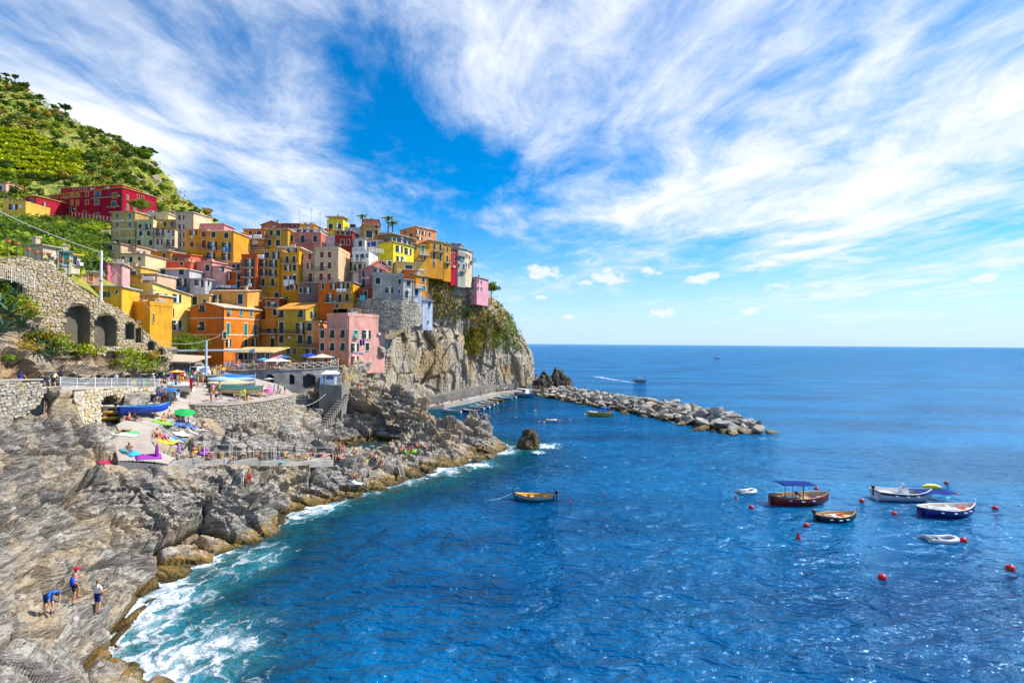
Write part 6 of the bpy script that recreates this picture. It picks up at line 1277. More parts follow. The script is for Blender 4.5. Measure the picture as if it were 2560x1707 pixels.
def crowd(spots_, where, poses, bare=0.0, hatp=0.25, group=None, onpix=True, face=None, s0=1.0):
    for p in spots_:
        loc = pick(*p) if onpix else p; ps = poses[rp.integers(len(poses))]; t_, b_, h_ = fresh(where, bare, hatp if ps in ('stand', 'hip', 'walk', 'phone', 'chair') else 0)
        person(ps, loc, (rp.uniform(0, 6.28) if face is None else face+rp.uniform(-.7, .7)), t_, b_, where, s=s0*rp.uniform(0.93, 1.06), hat=h_, group=group)
# terrace crowd behind the lattice railing
TRL = [(540,926,93),(566,925,90.8),(600,923.5,91.4),(680,922,92.8),(760,920,95.8),(800,918,97.8),(846,914,100.8)]
def terr_pt(px, back):
    d = np.interp(px, [c[0] for c in TRL], [c[2] for c in TRL]); y = np.interp(px, [c[0] for c in TRL], [c[1] for c in TRL]); q = W(px, y, d); return Vector((q.x-0.1*back, q.y+back, q.z))
sec = [(545,585,'on the terrace beside the pavilion'),(585,640,'behind the railing above the widest arch'),(640,690,'behind the railing before the pavilion'),(690,740,'behind the railing before the olive house'),(740,790,'behind the railing below the blue parasol'),(790,840,'behind the railing below the cream parasol')]
for (x0, x1, wh) in sec:
    crowd([terr_pt(rp.uniform(x0, x1), rp.uniform(0.5, 6.0)) for _ in range(18)], wh, ['chair', 'chair', 'stand', 'hip', 'walk', 'phone'], 0.0, 0.2, 'crowd on the terrace', False)
# square
crowd([(rp.uniform(425,470), rp.uniform(946,962)) for _ in range(12)], 'in the square beside the pale boat', ['stand', 'hip', 'walk', 'phone'], 0.08, 0.3, 'crowd in the square')
crowd([(rp.uniform(470,520), rp.uniform(938,956)) for _ in range(15)], 'in the square before the restaurant', ['stand', 'hip', 'walk', 'phone'], 0.08, 0.25, 'crowd in the square')
crowd([(rp.uniform(520,560), rp.uniform(932,944)) for _ in range(9)], 'in the square by the crane', ['stand', 'walk', 'hip'], 0.05, 0.25, 'crowd in the square')
crowd([(rp.uniform(402,430), rp.uniform(955,964)) for _ in range(5)], 'on the walkway by the bins', ['stand', 'phone', 'hip'], 0, 0.6, 'walkers on the walkway')
for px, c, ps in ((247,('black','grey',None),'stand'),(263,('grey','beige',None),'hip'),(290,('white','grey',None),'walk'),(383,('white','beige','white'),'phone'),(393,('navy','grey',None),'stand')):
    q = W(px, np.interp(px, [o[0] for o in OUT], [o[1] for o in OUT])-0.5, np.interp(px, [o[0] for o in OUT], [o[2] for o in OUT])+0.7); q.z += 0.02; person(ps, q, rp.uniform(-.5, .5), *c[:2], 'behind the white walkway railing', hat=c[2], group='walkers on the walkway')
for px, c, ps, h in ((50,('navy','blue',None),'walk','navy'),(108,('purple','navy',None),'walk','navy'),(122,('yellow','grey',None),'walk','blue'),(134,('white','black',None),'walk','orange'),(150,('black','grey',None),'walk','navy')):
    q = W(px, np.interp(px, [o[0] for o in OUT], [o[1] for o in OUT]), np.interp(px, [o[0] for o in OUT], [o[2] for o in OUT])+1.0); person(ps, q, 1.4+rp.uniform(-.3, .3), *c[:2], 'on the path behind the rock at left', hat=h, group='walkers on the path')
# ramp
for px, py, ps, b, rz in ((398,1003,'hip','blue',0.4),(413,1009,'hip','maroon',-0.6),(430,1009,'walk','green',1.2),(388,1016,'bend','grey',1.6)): person(ps, pick(px, py), rz, None, b, 'beside the blue covered boat on the ramp', group='bathers on the ramp')
for px, py, ps, t_, b in ((322,1050,'sit',None,'red'),(338,1052,'sit','black','grey'),(322,1130,'cross',None,'turquoise'),(408,1052,'cross',None,'yellow'),(424,1045,'sit',None,'sky blue'),(393,1092,'sit',None,'red'),(408,1098,'lie',None,'black'),(310,1080,'lie',None,'black'),(450,1055,'sit',None,'navy'),(474,1062,'cross','white','blue'),(486,1066,'lie',None,'grey'),(500,1072,'prone',None,'black'),(513,1072,'sit',None,'navy'),(330,1162,'prone',None,'red'),(356,1160,'sit',None,'black'),(432,1152,'sit',None,'orange'),(468,1152,'lie',None,'yellow'),(480,1148,'sit',None,'black')):
    person(ps, pick(px, py), rp.uniform(-1.2, 1.8), t_, b, 'on the sunny ramp concrete' if px < 440 else 'on the concrete in the shade of the bastion wall' if py < 1100 else 'at the left end of the bathing edge', group='bathers on the ramp')
crowd([(rp.uniform(402,470), rp.uniform(972,1000)) for _ in range(9)], 'on the ramp above the blue boat', ['stand', 'walk', 'hip'], 0.5, 0.2, 'people on the ramp')
crowd([(rp.uniform(455,540), rp.uniform(940,968)) for _ in range(12)], 'in the square behind the beached boats', ['stand', 'walk', 'hip', 'phone'], 0.1, 0.25, 'crowd in the square')
# boat square on the bastion
crowd([(527,1006),(540,1004),(585,1003),(600,1002),(548,1000),(610,1000),(640,992),(655,993),(674,990),(685,988),(695,986),(533,990),(549,985),(700,984),(712,985),(620,1001)], 'behind the bastion wall beside the boats', ['stand', 'hip', 'sit', 'walk', 'chair'], 0.5, 0.3, 'people by the beached boats')
# bathing edge and rocks
for wh, L_ in (('on the bathing edge slabs left of the ropes', [(487,1134),(498,1130),(527,1146),(552,1146),(580,1145)]), ('on the bathing edge slabs behind the ropes', [(608,1136),(640,1146),(652,1143),(690,1146),(712,1142),(745,1140),(766,1146),(780,1136),(800,1143),(816,1140)])):
    crowd(L_, wh, ['sit', 'lie', 'cross', 'prone', 'sit'], 0.95, 0, 'bathers on the rocks')
for wh, L_ in (('on the dark rocks beside the small pool', [(838,1145),(846,1150),(853,1146),(884,1138),(890,1130),(848,1122),(858,1126)]), ('on the sunny rocks right of the pool', [(928,1142),(940,1150),(948,1146),(932,1172),(950,1166),(955,1162)]), ('on the rocks in front of the jagged point', [(1004,1128),(1006,1122),(1022,1122),(1030,1126),(1042,1115),(1048,1132),(1062,1122),(980,1118)]), ('on the low rocks near the rope ladder', [(884,1198),(893,1192),(878,1196)]), ('on the face of the big grey rock', [(968,1062),(978,1058),(986,1055),(1074,1050),(892,1020),(830,1018)]), ('on top of the big grey rock', [(1000,985),(1003,982)])):
    crowd(L_, wh, ['sit', 'sit', 'cross', 'lie', 'sit'], 0.9, 0, 'bathers on the rocks', face=0.4)
person('hip', pick(606, 1217), -0.7, 'white', 'white', 'side by side on the slanting rocks', group='couple on the rocks'); person('hip', pick(622, 1215), 0.6, None, 'red', 'side by side on the slanting rocks', group='couple on the rocks')
# quay
crowd([(rp.uniform(1095,1165), 0) for _ in range(0)], 'x', ['stand'])
def quay_pt(px, k=0.5): d = np.interp(px, [c[0] for c in QO], [c[2] for c in QO]); y = np.interp(px, [c[0] for c in QO], [c[1] for c in QO]); q = W(px, y, d); return Vector((q.x-k, q.y+k*4.4, q.z+0.01))
crowd([quay_pt(rp.uniform(1092,1180), rp.uniform(.1,.8)) for _ in range(13)], 'on the quay beside the moored boats', ['sit', 'stand', 'lie', 'sit', 'walk'], 0.7, 0, 'people on the quay', False)
crowd([quay_pt(rp.uniform(1190,1290), rp.uniform(.1,.8)) for _ in range(13)], 'on the quay under the cleft of the cliff', ['stand', 'walk', 'hip', 'sit'], 0.5, 0, 'people on the quay', False)
crowd([quay_pt(rp.uniform(1318,1362), rp.uniform(.1,.9)) for _ in range(18)], 'on the quay end beside the rocks', ['stand', 'walk', 'hip', 'stand'], 0.2, 0.2, 'people waiting for the ferry', False)
crowd([W(px, np.interp(px, [1016,1060,1120,1180,1250,1325], [1000,995,985,970,961,955]), np.interp(px, [1016,1060,1120,1180,1250,1325], [134.5,139.5,146.5,157.5,173.5,184.5])) for px in (1052,1078,1145,1175,1200,1222,1238,1268,1290)], 'on the cliff path above the quay', ['walk', 'stand'], 0.2, 0.1, 'walkers on the cliff path', False)
# swimmers
for k, (px, py) in enumerate([(1153,1054),(1160,1046),(1223,1040),(1292,1044),(1336,1025),(1357,1055),(1345,1054),(1428,1048),(1462,1035),(1395,1050),(905,1118),(935,1116),(955,1114),(972,1110),(862,1112),(853,1118)]):
    q = G(px, py, 0.0); t_, b_, _hh = fresh('swim', 1.0, 0); person('swim', q, rp.uniform(0, 6.28), None, b_, 'in the small rock pool' if px < 1000 else 'in the harbour water near the quay' if px < 1250 else 'in the open harbour water', group='swimmers')
# three climbers near the water
def hero(nm, J): return figure(nm, J, 0.016, True)
HB = hero('person_bending', POSES['bend']); HS = hero('person_standing', J_((0,0,.93),(0,0,1.27),(0,0,1.46),(.02,-.03,1.61),(0.3,-1,-.2),mir([(.19,0,1.40),(.27,-.02,1.15),(.16,-.26,1.10),(.12,-.36,1.12)])+mir(LEG),[(.19,0,1.40),(.34,-.02,1.22),(.42,-.24,1.20),(.44,-.34,1.22)]+LEG))
HC = hero('person_climbing', J_((0,0,.95),(.02,-.06,1.28),(.03,-.10,1.46),(.04,-.15,1.60),(0.2,-1,-.3),mir([(.17,-.08,1.40),(.30,.06,1.16),(.24,-.14,.98),(.22,-.22,.94)])+[(-.09,0,.92),(-.12,-.05,.52),(-.12,.04,.10),(-.14,-.13,.05)],[(.21,-.08,1.40),(.30,-.20,1.16),(.26,-.42,1.14),(.25,-.52,1.15),(.09,0,.92),(.14,-.30,.64),(.13,-.24,.24),(.14,-.42,.20)]))
POSES['hero'] = POSES['stand']
pb = pick(122, 1536); person(HB, pb, 1.25, 'blue', 'navy', 'over a crevice by the sea', 'bending', 1.05, 0, group='climbers by the water')
pc = pick(181, 1508); person(HC, pc, 2.6, None, 'black', 'with a blue backpack by the sea', 'climbing', 1.05, 1, group='climbers by the water')
ph = pick(243, 1532); person(HS, ph, 2.9, 'white', 'navy', 'on the rocks nearest the surf', 'standing', 1.05, 0, group='climbers by the water')
b_ = MB().lathe([(0.0,0.0),(0.13,0.02),(0.16,0.14),(0.14,0.30),(0.06,0.40),(0.0,0.41)], 12).build('backpack', cloth((0.02,0.08,0.50)), None, pc+Vector((0.13, -0.16, 1.04)), 2.6, True); b_.scale = (1.1, 0.7, 1.1); tag(b_, 'blue drawstring backpack on the back of the climbing person', 'backpack')
c_ = MB().lathe([(0.104,0.0),(0.108,0.05),(0.085,0.10),(0.0,0.125)], 14).box(-0.07, 0.07, 0.08, 0.19, 0.0, 0.015).build('cap', cloth((0.65,0.01,0.03)), None, pc+Matrix.Rotation(2.6, 3, 'Z') @ Vector((.04,-.16,1.655))*1.05, 2.6+math.pi, True); tag(c_, 'red cap worn by the climbing person', 'cap')
# ================================================================ BOATS
def gloss(c, rough=0.3): return plain(c, rough, 0.06, 2.0, spec=0.5)
def hull_curves(L, B, D, tw=0.25, rise=0.35, n=17):
    S_ = []
    for i in range(n):
        f = i/(n-1); b = B/2*(1-max(0.0, (f-0.42)/0.58)**2.3)*(tw+(1-tw)*min(1, f/0.38)**0.75); zs = D*0.62+D*rise*(2*f-1)**2*(1.0 if f > 0.5 else 0.45); zk = -D*0.38+D*0.5*max(0, (f-0.8)/0.2)**2
        S_.append((f*L-L/2, max(b, 0.02), zs, zk))
    return S_
def hull_mesh(S_, mo, mi, ms=None, k=6):
    V = []; Fc = []; mid = []
    def sect(x, b, zs, zk, sc_, up): return [(x, s*b*sc_*math.sin(q)**0.75, zk*sc_+up+(zs-zk*sc_-up)*(1-math.cos(q))**1.0) for s, q in [(-1, math.pi/2*(1-j/k)) for j in range(k)]+[(1, math.pi/2*j/k) for j in range(k+1)]]
    m = 2*k+1
    for sc_, up in ((1.0, 0.0), (0.93, 0.05)):
        for (x, b, zs, zk) in S_: V += sect(x*(1.0 if sc_ == 1 else 0.975), b, zs, zk, sc_, up)
    n = len(S_)
    for s in (0, 1):
        o = s*n*m
        for i in range(n-1):
            for j in range(m-1):
                q = (o+i*m+j, o+(i+1)*m+j, o+(i+1)*m+j+1, o+i*m+j+1); Fc.append(q if s == 0 else q[::-1]); mid.append(2 if (s == 0 and ms and (j in (0, m-2))) else s)
    for i in range(n-1):
        for j in (0, m-1): Fc.append((i*m+j, n*m+i*m+j, n*m+(i+1)*m+j, (i+1)*m+j)); mid.append(2 if ms else 1)
    for e in (0, n-1):
        for j in range(m-1): Fc.append((e*m+j, e*m+j+1, n*m+e*m+j+1, n*m+e*m+j)); mid.append(0)
    for j in range(k): Fc.append((j, m-1-j, m-2-j, j+1)); mid.append(0)
    return npmesh('hull', V, Fc, [mo, mi]+([ms] if ms else []), mid, True)
def outboard(root, x, z, s=1.0, col=(0.02,0.02,0.03)):
    o = MB().lathe([(0.10,0),(0.17,0.05),(0.18,0.28),(0.13,0.38),(0.0,0.40)], 10).build('outboard_motor', gloss(col), root, (x-0.22*s, 0, z+0.12), 0, True); o.scale = (1.25*s, s, s)
    MB().box(-0.06,0.06,-0.05,0.05,-0.75,0.02).box(-0.16,0.14,-0.02,0.02,-0.80,-0.75).build('motor_leg', gloss((0.05,0.05,0.06)), o); MB().box(0.10,0.45,-0.02,0.02,0.08,0.12).build('tiller', gloss((0.03,0.03,0.03)), o)
def rowboat(label, loc, rz, L, B, hull, deck, rail, inner=None, stripe=None, tw=0.25, D=0.75, post=True, motor=True, thw=2, fend=0, cov=None, extras=None, group=None, draft=0.18, cat='boat', floor=True, rise=0.35):
    root = empty('boat', loc, rz); root.location.z += D*0.38-draft; tag(root, label, cat, group); S_ = hull_curves(L, B, D, tw, rise)
    link('hull', hull_mesh(S_, gloss(hull), gloss(inner or deck, 0.5), gloss(stripe) if stripe else None), root)
    m = MB()
    for s in (-1, 1): m.tube([(x, s*(b+0.01), zs+0.02) for x, b, zs, zk in S_], 0.045, 6)
    m.build('gunwale', gloss(rail, 0.5), root)
    if floor:
        fz = [(x*0.96, b*0.84, zs-0.26*D/0.75, zk) for x, b, zs, zk in S_]; v = [(x, -b, z) for x, b, z, _ in fz]+[(x, b, z) for x, b, z, _ in fz][::-1]; n = len(fz)
        mm = MB(); mm.add(v, [(i, i+1, 2*n-2-i, 2*n-1-i) for i in range(n-1)]); mm.build('deck', gloss(deck, 0.6), root)
        well = MB(); i0 = int(n*0.25); x0, x1 = fz[i0][0], fz[int(n*0.5)][0]; bb = fz[i0][1]*0.6; z = fz[i0][2]+0.015
        well.box(x0, x1, -bb, -bb+.06, z, z+.12).box(x0, x1, bb-.06, bb, z, z+.12).box(x0, x0+.06, -bb, bb, z, z+.12).box(x1-.06, x1, -bb, bb, z, z+.12).build('coaming', gloss(rail, 0.5), root); MB().box(x0+.06, x1-.06, -bb+.06, bb-.06, z, z+.03).build('well', gloss((0.16,0.12,0.11), 0.8), root)
    for k in range(thw): x, b, zs, zk = S_[int(len(S_)*(0.30+0.34*k))]; MB().box(x-.12, x+.12, -b*.9, b*.9, zs-.17, zs-.12).build('thwart', gloss(rail, 0.5), root)
    if post: x, b, zs, zk = S_[-1]; MB().tube([(x-.06,0,zk+.1),(x+.06,0,zs),(x+.12,0,zs+.38),(x+.08,0,zs+.46)], [.06,.06,.05,.045], 6).build('stem_post', gloss(rail, 0.5), root)
    if motor: outboard(root, S_[0][0], S_[0][2], 1.0)
    fm = gloss((0.55,0.62,0.66), 0.5)
    for k in range(fend): x, b, zs, zk = S_[int(len(S_)*(0.25+0.17*k))]; MB().tube([(x-.2,-b-.10,zs-.25),(x-.14,-b-.10,zs-.25),(x+.14,-b-.10,zs-.25),(x+.2,-b-.10,zs-.25)], [.02,.06,.06,.02], 8).build('fender', fm, root)
    if cov:                                                        # tarpaulin drawn over a ridge
        V = []; n = len(S_); m_ = 9; rr = np.random.default_rng(len(label))
        for i, (x, b, zs, zk) in enumerate(S_):
            f = i/(n-1); rg = 0.10+0.42*math.sin(math.pi*min(1, f*0.95+.05))*(0.75+0.25*math.sin(f*9+len(label)))
            for j in range(m_): q = j/(m_-1)*2-1; V.append((x, q*(b+.07), zs+.05+rg*(1-abs(q)**1.3)-(0.16 if abs(q) == 1 else 0)+rr.normal()*.018))
        link('tarpaulin', npmesh('tarpaulin', V, gridfaces(n, m_)[:, ::-1], [cloth(cov)], None, True), root)
    if extras: extras(root, S_)
    return root
def lifering(root, x, y, z, col=(0.75,0.12,0.02)):
    m = MB(); V = []; 
    for i in range(16):
        a = 2*math.pi*i/16
        for j in range(6): b = 2*math.pi*j/6; V.append(((0.30+0.08*math.cos(b))*math.cos(a), (0.30+0.08*math.cos(b))*math.sin(a), 0.08*math.sin(b)))
    m.add(V, [(i*6+j, i*6+(j+1) % 6, ((i+1) % 16)*6+(j+1) % 6, ((i+1) % 16)*6+j) for i in range(16) for j in range(6)]); m.build('life_ring', gloss(col, 0.5), root, (x, y, z), None, True)
def ex_red(root, S_):
    pm = gloss((0.25,0.12,0.06)); m = MB().tube([(-1.2,-.7,.3),(-1.25,-.7,2.0)], .04, 6).tube([(-1.2,.7,.3),(-1.25,.7,2.0)], .04, 6).tube([(.5,.0,.3),(.5,0,2.0)], .07, 6); m.build('awning_posts', pm, root)
    V = [(x, y, 2.05+0.10*(1-(y/1.0)**2)-0.02*x) for x in np.linspace(-2.6, 1.4, 9) for y in np.linspace(-1.0, 1.0, 7)]; a = link('awning', npmesh('awning', V, gridfaces(9, 7), [cloth((0.0,0.022,0.17))], None, True), root); a.modifiers.new('t', 'SOLIDIFY').thickness = 0.03
    MB().box(1.3, 2.5, -.42, .42, .34, .46).build('cushion', cloth((0.13,0.03,0.13)), root); MB().box(-1.6, -.6, -.5, .3, .25, .62).build('engine_box', gloss((0.10,0.11,0.22)), root); MB().tube([(0.2,.75,.85),(3.2,.9,.95)], .03, 5).build('oar', gloss((0.65,0.6,0.5)), root)
    MB().tube([(-.1,-.25,.3),(-.1,-.25,.95)], .05, 6).lathe([(.2,.85),(.22,1.15),(.05,1.2)], 8, (-.4,-.1,0)).build('helm', gloss((0.03,0.05,0.12)), root)
def ex_navy(root, S_):
    lifering(root, 1.9, .1, .50); MB().box(-1.2, .6, -.7, .3, .3, .62).build('cabin_hatch', gloss((0.45,0.48,0.60)), root); MB().tube([(.7,-.9,.62),(1.1,.8,.72)], .04, 5).build('oar', gloss((0.45,0.42,0.36)), root)
def ex_black(root, S_):
    lifering(root, .6, .1, .42); MB().box(-.4, .5, -.62, .62, .28, .34).build('white_board', gloss((0.75,0.73,0.70)), root)
GB = 'boats moored in the bay'
def wpos(px, py): return G(px, py, 0.0)
rowboat('red wooden boat with blue awning and high stem post', wpos(1998,1258), R(4), 7.0, 2.5, (0.24,0.012,0.008), (0.62,0.47,0.27), (0.42,0.25,0.12), motor=False, fend=3, extras=ex_red, group=GB, D=1.05)
rowboat('small black boat with orange life ring and wooden rim', wpos(2090,1300), R(7), 4.5, 1.75, (0.012,0.014,0.018), (0.60,0.42,0.20), (0.45,0.27,0.12), fend=3, extras=ex_black, group=GB)
rowboat('navy blue boat with white deck and orange life ring', wpos(2368,1288), R(6), 6.6, 2.4, (0.015,0.012,0.14), (0.76,0.72,0.66), (0.78,0.76,0.74), motor=False, fend=4, extras=ex_navy, group=GB, D=1.05)
rowboat('teal boat with bright wooden inside and dark outboard left in the bay', wpos(1335,1250), R(176), 4.7, 1.8, (0.02,0.19,0.21), (0.75,0.38,0.05), (0.06,0.03,0.02), stripe=(0.75,0.70,0.62), group=GB)
def ex_motor(root, S_):
    MB().prism([(-.4,-.35,.3),(.5,-.35,.3),(.5,.35,.3),(-.4,.35,.3)], [(-.25,-.3,1.15),(.25,-.3,1.25),(.25,.3,1.25),(-.25,.3,1.15)]).build('console', gloss((0.72,0.73,0.75)), root)
    MB().prism([(.1,-.3,1.2),(.3,-.3,1.2),(.3,.3,1.2),(.1,.3,1.2)], [(-.1,-.28,1.6),(-.05,-.28,1.6),(-.05,.28,1.6),(-.1,.28,1.6)]).build('windscreen', gloss((0.5,0.55,0.6), 0.1), root)
    MB().box(-2.6, -1.2, -.9, .9, .45, .52).build('stern_seat', gloss((0.66,0.66,0.66)), root)
    V = [(x, y, .82+.05*math.sin(3*x)-.03*abs(y)) for x in np.linspace(1.3, 5.6, 10) for y in np.linspace(-1.15, 1.15, 5)]; a = link('bow_tarpaulin', npmesh('bow_tarpaulin', V, gridfaces(10, 5), [cloth((0.0,0.025,0.18))]), root); a.modifiers.new('t', 'SOLIDIFY').thickness = 0.04
    MB().tube([(3.2,1.35,.95),(3.8,1.42,.95),(4.6,1.3,.95),(5.2,1.1,.95)], [.08,.32,.34,.12], 8).build('yellow_board', gloss((0.75,0.66,0.02)), root)
    MB().lathe([(0,-.12),(.16,-.05),(.16,.05),(0,.12)], 8, (5.5,-.9,.78)).build('red_float', gloss((0.65,0.02,0.02)), root)
rowboat('white motorboat with console, blue bow cover and yellow board', wpos(2258,1248), R(-3), 6.4, 2.5, (0.74,0.75,0.76), (0.70,0.70,0.69), (0.78,0.78,0.78), stripe=(0.02,0.025,0.04), tw=0.8, post=False, thw=0, fend=3, extras=ex_motor, group=GB, D=1.1)
def dinghy(label, px, py, rz, L, B, col, fl):
    root = empty('dinghy', wpos(px, py), rz); tag(root, label, 'dinghy', 'dinghies in the bay'); r_ = 0.20; pts = [(-L/2,-B/2+r_),(L*.15,-B/2+r_),(L*.36,-B*.30),(L/2-r_,-B*.12),(L/2-r_,B*.12),(L*.36,B*.30),(L*.15,B/2-r_),(-L/2,B/2-r_)]
    MB().tube([(x, y, .16+(.12 if x > L*.3 else 0)) for x, y in pts], [r_*.75]+[r_]*6+[r_*.75], 10).build('tube', gloss(col, 0.5), root, smooth=True); MB().box(-L*.40, L*.30, -B/2+r_, B/2-r_, .02, .07).build('floor', gloss(fl, 0.7), root); MB().box(-L*.41, -L*.385, -B/2+r_, B/2-r_, .05, .45).build('transom', gloss(col, 0.6), root); MB().box(-.1, .1, -B/2+r_*1.6, B/2-r_*1.6, .2, .24).build('seat', gloss(fl, 0.6), root)
dinghy('white dinghy left of the red boat', 1868, 1232, R(12), 2.4, 1.35, (0.70,0.68,0.64), (0.36,0.33,0.29)); dinghy('grey dinghy below the navy boat beside a red buoy', 2352, 1352, R(-3), 3.0, 1.5, (0.50,0.51,0.55), (0.30,0.31,0.36)); dinghy('pale dinghy with a yellow bag in the harbour', 1378, 1052, R(-10), 2.6, 1.4, (0.62,0.60,0.50), (0.55,0.50,0.06))
# boats in the harbour
def ex_yellow(root, S_):
    V = [(x, y, 2.1-.1*abs(y)) for x in (-2.6, -1.4, -.2) for y in (-.9, 0, .9)]; link('awning', npmesh('awning', V, gridfaces(3, 3), [cloth((0.02,0.10,0.50))]), root); MB().tube([(-.3,-.7,.3),(-.3,-.7,2.0)], .04, 6).tube([(-.3,.7,.3),(-.3,.7,2.0)], .04, 6).tube([(-2.5,-.7,.3),(-2.5,-.7,2.0)], .04, 6).tube([(-2.5,.7,.3),(-2.5,.7,2.0)], .04, 6).build('awning_posts', gloss((.3,.3,.3)), root); MB().box(.8, 2.6, -.7, .7, .7, .85).build('foredeck', gloss((0.70,0.70,0.70)), root)
yb_ = rowboat('yellow boat full of passengers under the breakwater', wpos(1500,1040), R(168), 6.2, 2.3, (0.50,0.38,0.03), (0.55,0.40,0.22), (0.62,0.60,0.52), motor=False, extras=ex_yellow, group='boats in the harbour', D=1.05)
for k in range(6): q = wpos(1500,1040)+Matrix.Rotation(R(168), 3, 'Z') @ Vector((-2.1+0.75*k, 0.35*(-1)**k, 0.48)); t_, b__, h_ = fresh('yb', .5, 0); person('sit' if k else 'stand', q, rp.uniform(0, 6), t_, b__, 'in the yellow boat', group='passengers of the yellow boat')
MOO = [(1128,1030,'white and blue inflatable motorboat nearest the big grey rock',(0.62,0.66,0.72),(0.72,0.72,0.72),(0.03,0.12,0.42),6.2),(1176,1030,'dark blue boat second in the row of moored boats',(0.015,0.04,0.22),(0.62,0.48,0.35),(0.66,0.62,0.55),5.6),(1192,1022,'boat with turquoise cover in the row at the quay',(0.55,0.58,0.62),(0.05,0.42,0.55),(0.7,0.7,0.7),4.8),(1206,1018,'white boat beside the turquoise covered one',(0.72,0.72,0.72),(0.62,0.40,0.30),(0.75,0.73,0.70),4.8),(1218,1012,'white and pink boat in the middle of the moored row',(0.74,0.70,0.68),(0.60,0.30,0.24),(0.75,0.73,0.70),4.8),(1228,1008,'slim white boat left of the yellow moored one',(0.74,0.72,0.70),(0.55,0.48,0.40),(0.75,0.73,0.70),4.6),(1240,1003,'yellow edged boat with brown hull at the quay',(0.20,0.05,0.02),(0.70,0.55,0.08),(0.72,0.52,0.06),5.0),(1262,998,'white and blue boat under the cleft',(0.10,0.25,0.58),(0.72,0.72,0.72),(0.74,0.74,0.74),5.2),(1274,994,'white boat with a green cover at the quay',(0.72,0.72,0.72),(0.10,0.55,0.15),(0.74,0.74,0.74),5.0),(1294,990,'long white boat last in the moored row',(0.72,0.70,0.64),(0.66,0.60,0.48),(0.74,0.72,0.66),5.4)]
for (px, py, lb, h_, d_, r_, L_) in MOO: rowboat(lb, wpos(px, py), R(156), L_, 1.8, h_, d_, r_, group='boats moored along the quay', tw=0.6, post=False, thw=1)
def ex_ferry(root, S_):
    c = MB().prism([(-.6,-1.0,.6),(1.2,-1.0,.6),(1.2,1.0,.6),(-.6,1.0,.6)], [(-.5,-.9,2.2),(.8,-.9,2.2),(.8,.9,2.2),(-.5,.9,2.2)]).build('cabin', gloss((0.76,0.76,0.76)), root)
    for y in (-.98, .93):
        for x in (-.35, .25): MB().box(x, x+.45, y-.03, y+.05, 1.45, 2.0).build('window', GLASS, c)
    MB().box(-3.2, 1.0, -1.15, 1.15, 2.25, 2.36).build('canopy', gloss((0.78,0.74,0.72)), root); MB().tube([(-3.0,-1,.6),(-3.0,-1,2.25)], .04, 6).tube([(-3.0,1,.6),(-3.0,1,2.25)], .04, 6).build('canopy_posts', gloss((.6,.6,.6)), root); MB().box(-2.8, -.6, -1.2, -.9, 1.9, 2.3).build('red_dodger', cloth((0.5,0.03,0.03)), root)
rowboat('blue and white ferry boat with a cabin at the quay end', wpos(1312,992), R(-35), 7.4, 2.9, (0.10,0.26,0.44), (0.66,0.64,0.60), (0.76,0.76,0.76), D=1.4, motor=False, post=False, thw=0, extras=ex_ferry, group='boats in the harbour', tw=0.7, floor=False)
def ex_far(root, S_): MB().box(-1.5, 1.2, -1.0, 1.0, 1.75, 1.82).build('canopy', gloss((0.30,0.32,0.36)), root); MB().tube([(-1.4,-.9,.5),(-1.4,-.9,1.75)], .05, 5).tube([(1.1,.9,.5),(1.1,.9,1.75)], .05, 5).tube([(-1.4,.9,.5),(-1.4,.9,1.75)], .05, 5).tube([(1.1,-.9,.5),(1.1,-.9,1.75)], .05, 5).build('canopy_posts', gloss((.2,.2,.2)), root); MB().box(-.4, .5, -.5, .5, .5, 1.3).build('console', gloss((.5,.5,.5)), root)
rowboat('dark motorboat with canopy speeding beyond the breakwater', wpos(1600,955), R(-6), 6.0, 2.2, (0.22,0.24,0.28), (0.45,0.45,0.45), (0.35,0.36,0.38), tw=0.8, post=False, extras=ex_far, D=1.2, group='boats out at sea')
rowboat('tiny white boat far out near the horizon', wpos(1793,895), R(10), 10, 3.0, (0.66,0.66,0.66), (0.5,0.5,0.5), (0.6,0.6,0.6), tw=0.8, post=False, motor=False, extras=ex_far, D=1.6, group='boats out at sea')
FO = mat('wake_foam', lambda t, b: (t.put(b.inputs['Base Color'], (0.82,0.86,0.88)), t.put(b.inputs['Roughness'], 0.8), t.put(b.inputs['Alpha'], t.maprange(t.noise(t.new('ShaderNodeNewGeometry').outputs['Position'], 0.55, 7, 0.7), 0.44, 0.62))))
def wake(a, b, w0, w1):
    A, B = G(*a, 0.01), G(*b, 0.01); n = 40; V = []; d = (B-A).normalized(); nn = Vector((-d.y, d.x, 0))
    for i in range(n):
        f = i/(n-1); p = A.lerp(B, f)+nn*0.8*math.sin(f*3)
        for s in (-1, -.5, 0, .5, 1): V.append(p+nn*s*(w0+(w1-w0)*f))
    o = link('boat_wake', npmesh('boat_wake', V, gridfaces(n, 5), [FO], None, True)); tag(o, kind='stuff')
wake((1590,957), (1490,941), 0.7, 2.0)
